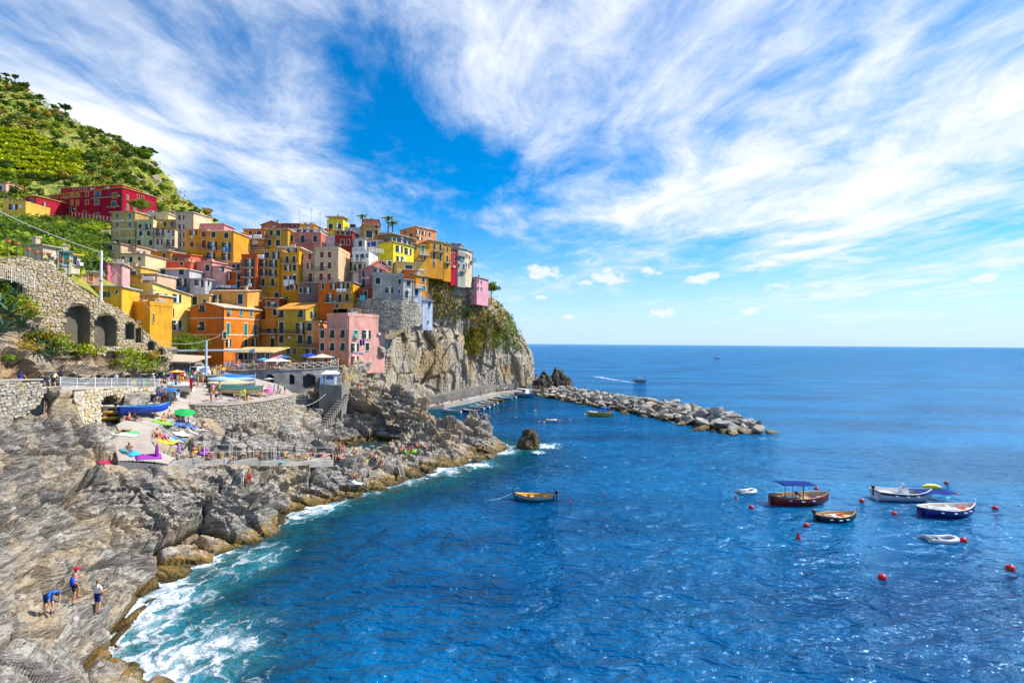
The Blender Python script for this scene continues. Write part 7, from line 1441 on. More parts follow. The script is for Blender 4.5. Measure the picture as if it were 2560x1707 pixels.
# buoys
BUO = [(1878,1270,.34,'red buoy below the white dinghy'),(2041,1223,.32,'red buoy behind the bow of the red boat'),(2155,1254,.34,'red buoy right of the red boat'),(2016,1315,.34,'red buoy between the red and the black boat'),(2366,1208,.30,'red buoy behind the white motorboat'),(2236,1286,.34,'red buoy left of the navy boat'),(2488,1272,.34,'red buoy right of the navy boat'),(2408,1353,.38,'red buoy beside the grey dinghy'),(2206,1446,.36,'red buoy alone near the bottom of the bay'),(2526,1424,.40,'red buoy with a dark stick near the right edge'),(1511,1236,.15,'tiny red float in the middle of the bay'),(1426,1254,.15,'small red float beside the teal boat'),(1202,1034,.25,'orange buoy nearest the moored boats'),(1246,1028,.25,'second orange buoy from the moored boats'),(1274,1022,.27,'third orange buoy from the moored boats'),(1288,1017,.25,'fourth orange buoy from the moored boats'),(1313,1009,.25,'fifth orange buoy beside the ferry'),(1336,1008,.22,'farthest orange buoy in front of the ferry')]
for px, py, s, lb in BUO:
    s *= 0.82
    root = empty('buoy', wpos(px, py)); tag(root, lb, 'buoy', 'mooring buoys'); c = (0.68,0.008,0.006) if px > 1400 else (0.70,0.12,0.03)
    o = MB().lathe([(.2,-.85),(.7,-.7),(1.0,-.2),(1.0,.25),(.75,.72),(.35,.95),(.16,1.0)], 14).build('float', gloss(c, 0.35), root, (0, 0, .25*s), None, True); o.scale = (s, s, s*1.05); o.rotation_euler = (0.25, 0.2, 0)
    k = MB().lathe([(.16,.95),(.16,1.15),(.08,1.2)], 8).build('eye', gloss((0.05,0.05,0.05)), root, (0, 0, .25*s)); k.scale = (s, s, s)
cn_ = MB().lathe([(.24,-.2),(.25,.0),(.15,.28),(.05,.6),(.03,.65)], 12).build('cone_buoy', gloss((0.62,0.01,0.01)), None, wpos(1996,1347), None, True); tag(cn_, 'red cone buoy below the black boat', 'buoy', 'mooring buoys')
cn2 = MB().lathe([(.2,-.2),(.2,.0),(.12,.2),(.03,.45)], 10).build('cone_buoy', gloss((0.62,0.01,0.01)), None, wpos(1840,1246), None, True); tag(cn2, 'small red cone buoy under the white dinghy', 'buoy', 'mooring buoys')

# boats ashore
def ashore(lb, px, py, rz, L, B, hull, inn, rail, cov=None, **kw):
    q = pick(px, py); o = rowboat(lb, q+Vector((0, 0, 0.35)), rz, L, B, hull, inn, rail, cov=cov, group='boats drawn up ashore', draft=0, **kw)
    for sx_ in (-1, 1): MB().box(sx_*L*.22-.08, sx_*L*.22+.08, -.55, .55, -.75, -.2).build('cradle', plain((0.16,0.13,0.10)), o)
    return o
ashore('blue boat with turquoise inside drawn up at the ramp wall', 360, 1040, R(38), 4.4, 1.7, (0.02,0.08,0.55), (0.03,0.36,0.50), (0.04,0.25,0.55))
ashore('boat under a bright blue tarpaulin beside the walkway end', 418, 1000, R(150), 5.0, 2.0, (0.30,0.32,0.36), (0.4,0.4,0.4), (0.5,0.5,0.5), (0.04,0.20,0.55), motor=False)
ashore('pale boat under a cream cover in the square', 450, 985, R(158), 5.2, 2.0, (0.60,0.52,0.46), (0.5,0.45,0.4), (0.6,0.55,0.5), (0.72,0.64,0.58), motor=False)
ashore('dark green open boat beside the bastion wall corner', 480, 1010, R(22), 4.2, 1.6, (0.01,0.06,0.06), (0.02,0.12,0.12), (0.04,0.10,0.10), motor=False)
ashore('long grey boat with dark green cover nearest the bastion wall', 592, 990, R(3), 7.2, 2.2, (0.62,0.52,0.26), (0.45,0.42,0.36), (0.40,0.42,0.40), (0.03,0.14,0.13))
ashore('beige boat with a tan cover behind the long grey boat', 580, 978, R(4), 6.6, 2.1, (0.40,0.40,0.38), (0.5,0.45,0.36), (0.6,0.55,0.45), (0.62,0.50,0.30))
ashore('boat under a pale blue cover in the middle of the square', 578, 968, R(4), 6.8, 2.1, (0.36,0.40,0.46), (0.4,0.4,0.4), (0.5,0.55,0.6), (0.36,0.52,0.72))
ashore('boat under a vivid blue tarpaulin near the arched wall', 580, 960, R(6), 7.0, 2.1, (0.30,0.32,0.36), (0.4,0.4,0.4), (0.5,0.5,0.5), (0.02,0.18,0.62))
ashore('small boat with teal inside at the top of the square', 525, 956, R(8), 4.2, 1.7, (0.34,0.32,0.30), (0.03,0.30,0.32), (0.4,0.38,0.34))

# ================================================================ BREAKWATER
BO = []; BOL = []
for k in range(18):
    SUBD = 3 if k < 9 else 1
    rr = np.random.default_rng(300+k); bm = bmesh.new(); bmesh.ops.create_icosphere(bm, subdivisions=SUBD, radius=1.0)
    pl_ = rr.normal(size=(11, 3)); pl_ /= np.linalg.norm(pl_, axis=1)[:, None]; off = rr.uniform(0.46, 0.74, 11)
    for v in bm.verts:
        c = np.array(v.co)
        for n_, o_ in zip(pl_, off):
            d = c @ n_
            if d > o_: c = c-n_*(d-o_)
        c = c*np.array([1.3, 1.0, 0.95])+rr.normal(size=3)*(0.008 if k < 9 else .05); v.co = c
    me = bpy.data.meshes.new('boulder'); bm.to_mesh(me); bm.free(); (BO if k < 9 else BOL).append(me)
BOM = [rockmat('boulder_pale', (0.35,0.32,0.275), (0.58,0.54,0.48), (0.44,0.35,0.24), sc1=0.7), rockmat('boulder_grey', (0.24,0.225,0.205), (0.42,0.395,0.36), (0.36,0.28,0.18), sc1=0.7)]
BOMM = [[(lambda c: (c.materials.append(m_), c)[1])(b.copy()) for m_ in BOM] for b in BO]
bx = [(1392,174),(1450,160),(1560,140),(1660,126),(1750,115),(1815,107),(1872,100)]
AX = [Vector(((px-1280)/F*d, d, 0)) for px, d in bx]; LB = [0]
for a, b in zip(AX, AX[1:]): LB.append(LB[-1]+(b-a).length)
def bw(u):
    for i in range(len(AX)-1):
        if u <= LB[i+1]+1e-6: return AX[i].lerp(AX[i+1], (u-LB[i])/(LB[i+1]-LB[i])), (AX[i+1]-AX[i]).normalized()
    return AX[-1], (AX[-1]-AX[-2]).normalized()
rb = np.random.default_rng(77); placed = []
core = MB(); ns = 30
for i in range(ns):
    p, d = bw(LB[-1]*i/(ns-1)*0.985); n = Vector((-d.y, d.x, 0)); hw = 6.5 if i < ns-2 else 3.0; hh = 2.4 if i < ns-2 else 1.0; core.v += [tuple(p+n*hw-Vector((0,0,1.5))), tuple(p+n*hw*.45+Vector((0,0,hh))), tuple(p-n*hw*.45+Vector((0,0,hh))), tuple(p-n*hw-Vector((0,0,1.5)))]
core.f = [(i*4+j, i*4+j+1, i*4+5+j, i*4+4+j) for i in range(ns-1) for j in range(3)]+[((ns-1)*4, (ns-1)*4+1, (ns-1)*4+2, (ns-1)*4+3)]
tag(core.build('breakwater_core', BOM[1]), kind='structure')
small = [[], []]; BOB = []
for b in BOL:
    v = np.zeros(len(b.vertices)*3); b.vertices.foreach_get('co', v); BOB.append((v.reshape(-1, 3), np.array([tuple(p.vertices) for p in b.polygons])))
ORD = lambda n: str(n)+('th' if 10 < n % 100 < 14 else {1: 'st', 2: 'nd', 3: 'rd'}.get(n % 10, 'th'))
for _ in range(14000):
    u = rb.uniform(0, LB[-1]+2.0); v = rb.uniform(-1, 0.75); p, d = bw(min(u, LB[-1])); n = Vector((-d.y, d.x, 0)); endf = min(1, max(0.25, (LB[-1]+2.5-u)/9)); hw = 8.6*(0.72+0.28*endf)
    z = 2.9*endf*(1-abs(v)**1.6)-0.30; s = rb.choice([rb.uniform(.65,.95), rb.uniform(.9,1.35), rb.uniform(1.3,1.75)], p=[.3,.45,.25])*(1.15 if u > LB[-1]*0.6 else 0.95); q = p+n*v*hw+d*max(0, u-LB[-1]); q.z = z+rb.uniform(-.25, .35)
    if any((q-a).length < 0.66*(s+b) for a, b, _v, _u in placed): continue
    placed.append((q, s, v, u))
    if len(placed) >= 298: break
rank = {}
for q, s, v, u in sorted(placed, key=lambda a: -a[3]):
    side = 'harbour side' if v < -.25 else 'crest' if v < .3 else 'seaward side'; rank[side] = rank.get(side, 0)+1
    o = bpy.data.objects.new('boulder', BOMM[rb.integers(9)][int(rb.random() < 0.42)]); COL.objects.link(o); o.location = q; o.rotation_euler = (rb.normal()*.35, rb.normal()*.35, rb.uniform(0, 6.28)); o.scale = (s*rb.uniform(.9,1.3), s*rb.uniform(.8,1.1), s*rb.uniform(.6,.9))
    tag(o, f'{"large" if s > 1.45 else "medium" if s > 1.1 else "small"} {"wet brown" if q.z < .35 else "pale grey"} boulder, {ORD(rank[side])} from the tip on the {side} of the breakwater', 'boulder', 'boulders of the breakwater')
V = []; Fc = []; nv = 0
for k in range(420):
    u = rb.uniform(0, LB[-1]); v = rb.uniform(-1.02, .7); p, d = bw(u); n = Vector((-d.y, d.x, 0)); endf = min(1, max(0.25, (LB[-1]+2.5-u)/9)); q = p+n*v*8.4*(0.72+.28*endf); q.z = 2.6*endf*(1-abs(v)**1.6)-.35+rb.uniform(-.2, .2); bv, bf = BOB[rb.integers(9)]; Rm = rot3(*rb.uniform(0, 6.28, 3)); V.append(bv @ Rm.T*rb.uniform(.45, .85)+np.array(q)); Fc.append(bf+nv); nv += len(bv)
o = link('small_rubble', npmesh('small_rubble', np.concatenate(V), np.concatenate(Fc), [BOM[0]])); tag(o, kind='stuff')
def crag(name, label, px, py, size, m_, seed, sub=5, amp=0.55, cat='rock', z=None, squ=(1, 1, 1)):
    bm = bmesh.new(); bmesh.ops.create_icosphere(bm, subdivisions=sub, radius=1.0); P = np.array([v.co for v in bm.verts]); o3 = seed*13.7
    d1, d2, i1 = vor(P*1.7+o3, seed); P2 = P*(0.85+0.42*fbm(P*1.1+o3, 4, seed)+amp*0.55*(i1-0.5)-0.10*(1-np.clip((d2-d1)/.15, 0, 1))+0.10*fbm(P*5+o3, 3, seed+5, .5, True))[:, None]*np.array(size)
    for v, c in zip(bm.verts, P2): v.co = c
    me = bpy.data.meshes.new(name); bm.to_mesh(me); bm.free(); me.materials.append(m_); q = G(px, py, 0); o = link(name, me, None, (q.x, q.y, z if z is not None else 0)); return tag(o, label, cat)
crag('sea_rock', 'dark jagged rock alone in the water with white surf', 1322, 1118, (2.1, 1.7, 3.1), DARKROCK, 3)
crag('quay_rock', 'dark double rock at the root of the breakwater', 1360, 975, (4.2, 4.0, 7.5), DARKROCK, 5); crag('quay_rock', 'taller dark rock at the start of the boulders', 1397, 972, (4.6, 4.2, 8.6), DARKROCK, 8)
crag('rock_spire', 'left tooth of the jagged rock point', 1182, 1098, (1.7, 1.6, 4.4), ROCK, 9, z=1.4); crag('rock_spire', 'right tooth of the jagged rock point', 1212, 1100, (1.5, 1.6, 4.2), ROCK, 12, z=1.2)
# people at the root of the breakwater
crowd([bw(u)[0]+Vector((rb.uniform(-2,2), rb.uniform(-1,3), 3.6)) for u in (3, 6, 9, 12, 16, 20)], 'among the boulders at the breakwater root', ['stand', 'sit', 'sit'], 0.8, 0, 'people on the breakwater', False)
# ================================================================ SQUARE, RESTAURANT, STREET FURNITURE
def bar(a, b, r_, m_, name, parent=None, n=8): return MB().tube([a, b], r_, n).build(name, m_, parent)
# white pole with cable
p = W(252,760,78); q = W(252,626,78); root = empty('utility_pole', p); tag(root, 'tall white utility pole behind the arched stone wall', 'pole'); h = q.z-p.z
MB().tube([(0,0,-1),(0,0,h)], [.24,.17], 10).build('shaft', plain((0.66,0.63,0.58)), root); MB().box(-.5,.1,-.06,.06,h-.7,h-.55).box(-.55,-.45,-.12,.12,h-.9,h-.4).build('cross_arm', plain((0.4,0.38,0.35)), root); MB().lathe([(.28,h*.42),(.28,h*.42+.25)], 10).build('collar', plain((0.3,0.28,0.25)), root)
def cable(label, pts, r_=0.03, col=(0.55,0.53,0.50)):
    P = [W(*c) for c in pts]; o = MB().tube([v-P[0] for v in P], r_, 5).build('cable', plain(col), None, P[0]); tag(o, label, 'cable')
def sag(a, b, s, n=9): return [(a[0]+(b[0]-a[0])*i/n, a[1]+(b[1]-a[1])*i/n+s*4*(i/n)*(1-i/n), a[2]+(b[2]-a[2])*i/n) for i in range(n+1)]
cable('thick pale cable slanting down to the white pole', sag((-20,520,40),(250,630,78),6), 0.045); cable('thin cable from the white pole down to the ochre house', sag((252,640,78),(390,790,84),-2), 0.02); cable('pale cable hanging between the steps and the orange house', sag((400,852,80),(553,838,104),14), 0.03)
# crane over the square
root = empty('boat_crane', W(515,945,76)); tag(root, 'blue grey boat crane with a long level boom over the square', 'crane'); b0 = W(515,945,76); z1 = W(515,850,76).z-b0.z; zb_ = W(515,877,76).z-b0.z
MB().tube([(0,0,-.3),(0,0,z1)], [.2,.15], 10).build('mast', plain((0.42,0.52,0.58), 0.4), root); a = W(398,882,73)-b0; c = W(632,874,80)-b0; MB().tube([(a.x,a.y,zb_),(c.x,c.y,zb_+.1)], .16, 6).build('boom', plain((0.33,0.40,0.44), 0.4), root); MB().box(c.x-.5, c.x+.4, c.y-.2, c.y+.2, zb_-.3, zb_+.3).build('hoist', plain((0.3,0.36,0.4)), root)
# sign at the left end of the boom
p = W(395,890,71); s_ = empty('sign_board', p); tag(s_, 'blue sign board on the left below the end of the arched wall', 'sign'); MB().box(-.85,.85,-.05,.05,-.5,.5).build('panel', plain((0.05,0.18,0.34), 0.4), s_); MB().box(-.7,-.62,-.04,.04,-2.4,-.5).box(.62,.7,-.04,.04,-2.4,-.5).build('legs', plain((.3,.3,.3)), s_)
# beach restaurant under its roof
root = empty('beach_restaurant', W(440,930,80)); tag(root, 'open beach restaurant with wide tan roof and dark inside', 'restaurant'); o0 = W(440,930,80)
def rel(px, py, d): return W(px, py, d)-o0
ro = [rel(392,906,76),rel(474,908,75),rel(528,893,86),rel(430,888,88)]; MB().prism(ro, [v+Vector((0,0,.22)) for v in ro]).build('roof', plain((0.50,0.40,0.29), 0.9), root)
for px, d in ((398,77),(436,76.5),(473,76),(518,85)): v = rel(px, 930, d); z_ = rel(px, 903, d).z; MB().box(v.x-.1, v.x+.1, v.y-.1, v.y+.1, v.z-.8, z_).build('post', plain((0.10,0.06,0.04)), root)
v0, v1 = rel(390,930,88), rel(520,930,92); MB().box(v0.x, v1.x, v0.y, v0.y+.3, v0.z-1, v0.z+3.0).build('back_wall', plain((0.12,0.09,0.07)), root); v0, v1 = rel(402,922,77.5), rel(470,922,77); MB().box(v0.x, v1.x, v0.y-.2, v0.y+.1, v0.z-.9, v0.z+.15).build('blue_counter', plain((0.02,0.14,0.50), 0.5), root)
# arched-roof van
p = pick(492, 945); v = empty('parked_van', p, R(-100)); tag(v, 'small white van parked among the crowd in the square', 'van'); MB().prism([(-1.9,-.85,.35),(1.9,-.85,.35),(1.9,.85,.35),(-1.9,.85,.35)], [(-1.85,-.8,1.05),(1.85,-.8,1.0),(1.85,.8,1.0),(-1.85,.8,1.05)]).prism([(-1.85,-.8,1.05),(1.1,-.8,1.0),(1.1,.8,1.0),(-1.85,.8,1.05)], [(-1.7,-.7,1.85),(.6,-.7,1.85),(.6,.7,1.85),(-1.7,.7,1.85)]).build('body', gloss((0.75,0.74,0.72)), v)
MB().add([(1.12,-.7,1.06),(1.12,.7,1.06),(.66,.62,1.78),(.66,-.62,1.78)], [(0,1,2,3)]).build('windscreen', GLASS, v)
for x in (-1.2, 1.2):
    for y in (-.82, .82): w_ = MB().tube([(0,-.1,0),(0,.1,0)], .33, 14).build('wheel', plain((.02,.02,.02)), v, (x, y, .33))
for y in (-.6, .6): MB().box(1.88,1.93,y-.12,y+.12,.7,.88).build('headlight', gloss((.8,.8,.75)), v)
# parasols
def parasol(label, loc, rad, h, col, tilt=(0, 0), closed=False, flat=0.28, name='parasol'):
    root = empty(name, loc); tag(root, label, 'parasol', 'parasols'); root.rotation_euler = (tilt[0], tilt[1], 0.3); MB().tube([(0,0,-.1),(0,0,h+.05)], .03, 6).build('pole', plain((.6,.58,.55)), root)
    m = MB(); n = 8
    if closed: m.lathe([(.03,h*.35),(.17,h*.42),(.14,h*.7),(.03,h)], 8).build('canopy', cloth(col), root); return
    V = [(0,0,h)]
    for k in range(n*2): a_ = math.pi*k/n; rr = rad*(1.0 if k % 2 == 0 else .90); V.append((rr*math.cos(a_), rr*math.sin(a_), h-rad*flat))
    m.add(V, [(0, 1+k, 1+(k+1) % (2*n)) for k in range(2*n)]); o = m.build('canopy', cloth(col), root); o.modifiers.new('t', 'SOLIDIFY').thickness = 0.02
parasol('blue parasol on the terrace in front of the tan house', terr_pt(760, 3.5), 2.0, 2.9, (0.01,0.06,0.42)); parasol('large cream parasol beside the pink house', terr_pt(795, 2.6), 2.6, 2.7, (0.62,0.50,0.38)); parasol('second cream parasol left of the largest one', terr_pt(775, 2.2), 1.7, 2.5, (0.60,0.50,0.40)); parasol('small blue parasol at the pavilion corner', terr_pt(695, 3.0), 1.4, 2.5, (0.03,0.18,0.55)); parasol('white low parasol behind the lattice railing', terr_pt(675, 1.2), 1.9, 2.0, (0.74,0.72,0.68)); parasol('white parasol left of the low one on the terrace', terr_pt(700, 1.0), 1.6, 1.9, (0.72,0.70,0.66)); parasol('light blue parasol in front of the pavilion', terr_pt(650, 1.6), 1.2, 2.1, (0.08,0.40,0.66))
parasol('yellow parasol in the square by the walkway end', pick(442,958), 1.15, 2.0, (0.70,0.42,0.08)); parasol('green parasol tilted against the bastion wall', pick(458,1054), 1.1, 1.5, (0.02,0.34,0.08), (0.25, 0.2)); parasol('closed purple parasol at the bathing edge', pick(392,1158), 1, 1.9, (0.30,0.03,0.32), closed=True); parasol('purple and white folded parasol on the left slab', pick(447,1150), 1, 1.9, (0.45,0.20,0.50), closed=True); parasol('round pink parasol on the bastion', pick(675,988), .7, 1.7, (0.72,0.20,0.38), (0.9, 0), flat=.35); parasol('grey parasol behind the pink one', pick(672,975), .8, 2.0, (0.42,0.40,0.42)); parasol('white parasol beside the beached boats', pick(648,990), 1.1, 1.4, (0.66,0.60,0.64)); parasol('blue parasol near the van', pick(505,945), 1.2, 1.9, (0.03,0.16,0.55))
parasol('white parasol on the orange cliff house', W(1054,692,123), 1.4, 2.0, (0.66,0.68,0.72)); parasol('closed white parasol on the yellow skyline terrace', W(843,577,152), 1, 2.6, (0.72,0.70,0.70), closed=True)
# café tables
for k, (px, bk) in enumerate([(585,1.6),(612,2.6),(648,1.8),(672,3.2),(712,1.9),(738,3.0),(762,1.8),(806,2.0),(826,3.2)]):
    root = empty('cafe_table', terr_pt(px, bk)); tag(root, ['round table at the left end of the terrace','round table above the widest arch','round table left of the pavilion corner','round table in front of the pavilion windows','round table before the olive house','round table behind the blue parasol','round table under the blue parasol','round table beside the pink house','round table at the far end of the terrace'][k], 'table', 'terrace tables'); MB().lathe([(.45,.70),(.46,.73),(.45,.75)], 14).build('table_top', plain((.7,.68,.64)), root); MB().tube([(0,0,0),(0,0,.7)], .04, 8).lathe([(.25,0),(.25,.03)], 10).build('pedestal', plain((.2,.2,.2)), root)
# recycling bins
for k, (px, c, nm_) in enumerate([(334,(0.65,0.50,0.02),'yellow'),(345,(0.10,0.36,0.52),'light blue'),(362,(0.05,0.40,0.08),'green')]):
    q = W(px, 969, np.interp(px, [o[0] for o in OUT], [o[2] for o in OUT])+1.3); root = empty('recycling_bin', q, R(32)); tag(root, f'grey recycling bin with {nm_} panel behind the white railing', 'bin', 'recycling bins'); MB().prism([(-.5,-.35,0),(.5,-.35,0),(.5,.35,0),(-.5,.35,0)], [(-.55,-.4,1.15),(.55,-.4,1.15),(.55,.4,1.15),(-.55,.4,1.15)]).build('body', plain((.14,.14,.14)), root); MB().box(-.57,.57,-.42,.42,1.15,1.25).build('lid', plain((.07,.07,.07)), root); MB().box(-.2,.3,-.43,-.40,.35,1.0).build('panel', plain(c), root)
# flag on the bastion corner
q = pick(474,1010); root = empty('flag_pole', q); tag(root, 'thin flag pole with a hanging red white and green flag on the bastion corner', 'flag pole'); MB().tube([(0,0,-2),(0,0,4.6)], .035, 6).build('pole', plain((.5,.46,.4)), root)
for k, (c, z0, z1) in enumerate([((0.02,0.25,0.05),3.6,4.2),((0.72,0.7,0.66),3.3,3.62),((0.55,0.01,0.01),2.0,3.3)]):
    V = [(x+.05*math.sin(z*4), .06*math.sin(x*14+z), z) for z in np.linspace(z0, z1, 6) for x in np.linspace(0, .34, 4)]; link('flag_band', npmesh('flag_band', V, gridfaces(6, 4), [cloth(c)]), root)
# ticket kiosk on its concrete block
q = W(818,962,89); blk = MB().box(-1.4, 2.6, 0, 6, -6.5, 0).build('kiosk_block', concrete('block_concrete', (0.17,0.16,0.145), (0.27,0.25,0.22)), None, q, R(6)); tag(blk, 'concrete block with steps carrying the ticket kiosk', 'platform')
root = empty('ticket_kiosk', q+Vector((0.2, 1.2, 0)), R(8)); tag(root, 'small white ticket kiosk with pitched roof below the terrace', 'kiosk'); MB().box(-.9,.9,-.8,.8,0,2.0).build('wall', plain((.66,.70,.74)), root); MB().box(-.65,.65,-.84,-.8,1.0,1.7).build('window', plain((.03,.12,.34), .3), root); MB().prism([(-1.5,-1.2,2.0),(1.5,-1.2,2.0),(1.5,1.2,2.0),(-1.5,1.2,2.0)], [(-.9,-.1,2.55),(.9,-.1,2.55),(.9,.1,2.55),(-.9,.1,2.55)]).build('roof', plain((.72,.66,.62)), root); MB().box(.92,.98,-.5,.3,.1,1.9).build('door', plain((.5,.52,.55)), root)
crowd([q+Vector((x, y, 0.01)) for x, y in ((1.7,1.5),(2.2,2.2),(-1.1,1.4),(2.0,3.2),(1.6,4.0))], 'beside the ticket kiosk', ['stand', 'phone', 'hip'], 0.1, 0.2, 'people at the kiosk', False)
crowd([(px, py) for px, py in ((872,976),(880,972),(888,974),(896,978),(905,976))], 'on the steps between the kiosk and the cliff', ['stand', 'sit', 'walk'], 0.3, 0.1, 'people at the kiosk')
st = MB()
for k in range(14): a = W(862,985,91); b = W(800,1065,82); p = a.lerp(b, k/13); st.box(p.x-.6, p.x+.6, p.y-.3, p.y+.3, p.z-1.2, p.z)
tag(st.build('stone_steps', concrete('old_steps', (0.16,0.145,0.125), (0.25,0.225,0.19))), 'stone steps going down from the kiosk beside the big grey rock', 'steps')
slope = [W(800,930,100), W(848,925,101), W(860,965,95), W(800,968,94)]
tag(MB().prism([v-Vector((0,0,.5)) for v in slope], slope).build('slipway', plain((0.06,0.13,0.24), 0.8)), 'blue painted slipway beside the ticket kiosk', 'slipway')
# rope ladder on the rocks, mooring ropes
q = pick(1003,1170); ld = MB(); a, b = pick(1001,1166), pick(1008,1192); dx = Vector((.25, 0.05, 0)); ld.tube([a-dx+Vector((0,-.15,.1)), b-dx+Vector((0,-.25,.1))], .03, 5).tube([a+dx+Vector((0,-.15,.1)), b+dx+Vector((0,-.25,.1))], .03, 5)
for k in range(8): c = a.lerp(b, (k+.5)/8)+Vector((0,-.2,.1)); ld.tube([c-dx, c+dx], .025, 5)
tag(ld.build('ladder', plain((.55,.5,.44))), 'rusty bathing ladder fixed to the rocks above the sea', 'ladder')
cable('slack white rope hanging from the rocks into the sea', [(905,1216,57.6),(920,1224,56.6),(938,1230,55.8),(955,1236,55.2)], 0.03, (.62,.58,.5)); cable('mooring rope from the teal boat towards the rocks', [(1281,1232,52.5),(1262,1241,52.3),(1244,1247,52.2),(1225,1250,52.2)], 0.02, (.6,.6,.58)); cable('rope from the bastion corner to the kiosk block', sag((740,1015,77),(814,985,88),10), 0.03, (.62,.58,.5))
# towels and mats
TW = [(325,1130,(0.05,0.40,0.65),'turquoise','under the man sitting cross-legged'),(310,1086,(0.70,0.70,0.66),'white','on the left of the ramp'),(318,1081,(0.10,0.45,0.16),'green','on the left of the ramp'),(410,1104,(0.72,0.48,0.04),'yellow','at the curve of the kerb'),(398,1088,(0.62,0.03,0.15),'crimson','at the curve of the kerb'),(428,1099,(0.70,0.66,0.06),'lemon','in the row of mats'),(440,1096,(0.05,0.25,0.62),'blue','in the row of mats'),(452,1084,(0.74,0.74,0.76),'white','above the row of mats'),(484,1080,(0.62,0.68,0.74),'pale blue','right of the row of mats'),(408,1056,(0.25,0.60,0.06),'lime','under the green parasol'),(445,1060,(0.03,0.12,0.48),'navy','in the shade of the bastion'),(470,1064,(0.05,0.18,0.55),'royal blue','in the shade of the bastion'),(500,1070,(0.72,0.70,0.70),'white','in the shade of the bastion'),(262,1158,(0.55,0.02,0.12),'crimson and yellow','at the left corner of the bathing edge'),(372,1142,(0.30,0.04,0.36),'purple','beside the closed purple parasol'),(505,1128,(0.30,0.06,0.42),'violet','on the rocks above the ropes'),(688,1150,(0.06,0.42,0.52),'turquoise','behind the ropes'),(918,1154,(0.55,0.60,0.06),'yellow and blue','on the sunny rocks'),(1026,1128,(0.30,0.62,0.04),'lime','on the rocks by the jagged point'),(886,1204,(0.62,0.66,0.72),'white','on the low rocks near the water')]
for px, py, c, nm_, wh in TW:
    a = pick(px, py); ang = rp.uniform(-.6, 1.0); V = []
    for i in range(7):
        for j in range(4):
            l = Matrix.Rotation(ang, 3, 'Z') @ Vector(((i/6-.5)*1.9, (j/3-.5)*.85, 0)); z_ = drop(a.x+l.x, a.y+l.y, a.z+1.2)
            z_ = min(max(z_, a.z-.25), a.z+.25); V.append((l.x, l.y, z_-a.z+.035))
    o = link('towel', npmesh('towel', V, gridfaces(7, 4), [cloth(c)], None, True), None, a); o.modifiers.new('t', 'SOLIDIFY').thickness = 0.02; tag(o, f'{nm_} towel spread {wh}', 'towel', 'towels of the bathers')
# washing
def wash(px0, px1, py0, py1, d, col, lab):
    V = []; n = 7; 
    for i in range(n):
        for j in range(5): p = W(px0+(px1-px0)*i/(n-1), py0+(py1-py0)*j/4+(.6*math.sin(i*1.7) if j == 4 else 0), d-.06*math.sin(i*1.9+j*.4)-.05); V.append(p)
    o0 = V[0].copy(); o = link('washing', npmesh('washing', [v-o0 for v in V], gridfaces(n, 5), [cloth(col)], None, True), None, o0); o.modifiers.new('t', 'SOLIDIFY').thickness = 0.015; tag(o, lab, 'washing', 'washing on the houses')
WS=(0.76,0.76,0.80)
for a in [(612,629,588,598,135.9,WS,'left white sheet on the loggia house'),(632,654,587,597,135.9,WS,'right white sheet on the loggia house'),(609,625,610,629,135.9,WS,'big white sheet low on the loggia house'),(644,660,637,647,118.8,WS,'white washing on the top balcony of the tall golden house'),(709,721,699,715,117.9,WS,'left towel on the narrow golden house'),(723,735,699,711,117.9,WS,'right towel on the narrow golden house'),(840,854,722,729,111.9,WS,'left white cloth on the golden right house'),(856,864,722,729,111.9,WS,'right white cloth on the golden right house'),(900,914,738,751,113,(0.08,0.45,0.60),'turquoise cloth on the dark red house'),(619,629,709,717,116.9,(0.74,0.66,0.62),'pale towel on the lowest balcony of the red orange house'),(539,548,713,719,117.8,(0.66,0.66,0.80),'lilac cloth left under the red orange house'),(550,562,712,719,117.8,WS,'white cloth under the red orange house'),(563,578,713,720,117.8,WS,'wide white cloth under the red orange house'),(580,592,713,720,117.8,(0.25,0.45,0.75),'light blue cloth under the red orange house'),(352,387,692,700,104,WS,'long white sheets on the salmon house'),(330,338,673,678,104,WS,'small white cloth in the yellow loggia'),(341,351,674,678,104,(0.35,0.55,0.10),'lime cloth in the yellow loggia'),(429,440,714,725,113.9,(0.55,0.03,0.05),'red towel on the lilac house terrace'),(441,452,717,726,113.9,(0.05,0.14,0.40),'dark blue towel on the lilac house terrace'),(453,464,719,728,113.9,(0.08,0.25,0.50),'striped blue towel on the lilac house terrace'),(557,562,619,627,126.9,(0.20,0.45,0.75),'left blue cloth on the big golden house'),(564,572,619,628,126.9,(0.04,0.22,0.70),'bright blue cloth on the big golden house'),(530,538,617,623,126.9,(0.62,0.50,0.55),'pale cloth on the left balcony of the big golden house'),(349,354,569,574,130.9,(0.45,0.04,0.04),'red cloth under the pale green house windows'),(356,361,570,575,130.9,(0.08,0.25,0.55),'blue cloth under the pale green house windows'),(362,372,570,574,130.9,(0.05,0.05,0.09),'dark cloths under the pale green house windows'),(899,905,849,864,105,(0.02,0.03,0.40),'blue trousers left on the pink corner house line'),(906,911,849,863,105.4,(0.02,0.03,0.36),'blue trousers right on the pink corner house line'),(886,896,879,885,103.5,WS,'left white shirts on the lower line of the pink corner house'),(897,911,880,887,105,WS,'right white shirts on the lower line of the pink corner house'),(1066,1072,593,600,153.5,WS,'left white cloth on the apricot house balcony'),(1074,1080,595,601,154.5,WS,'right white cloth on the apricot house balcony'),(193,200,650,664,70.5,(0.75,0.55,0.58),'pink and white towel by the yellow awning hut'),(812,819,571,578,143.5,(0.60,0.06,0.05),'red cloth on the lavender terrace'),(822,829,572,578,143.5,(0.60,0.06,0.05),'second red cloth on the lavender terrace')]: wash(*a)
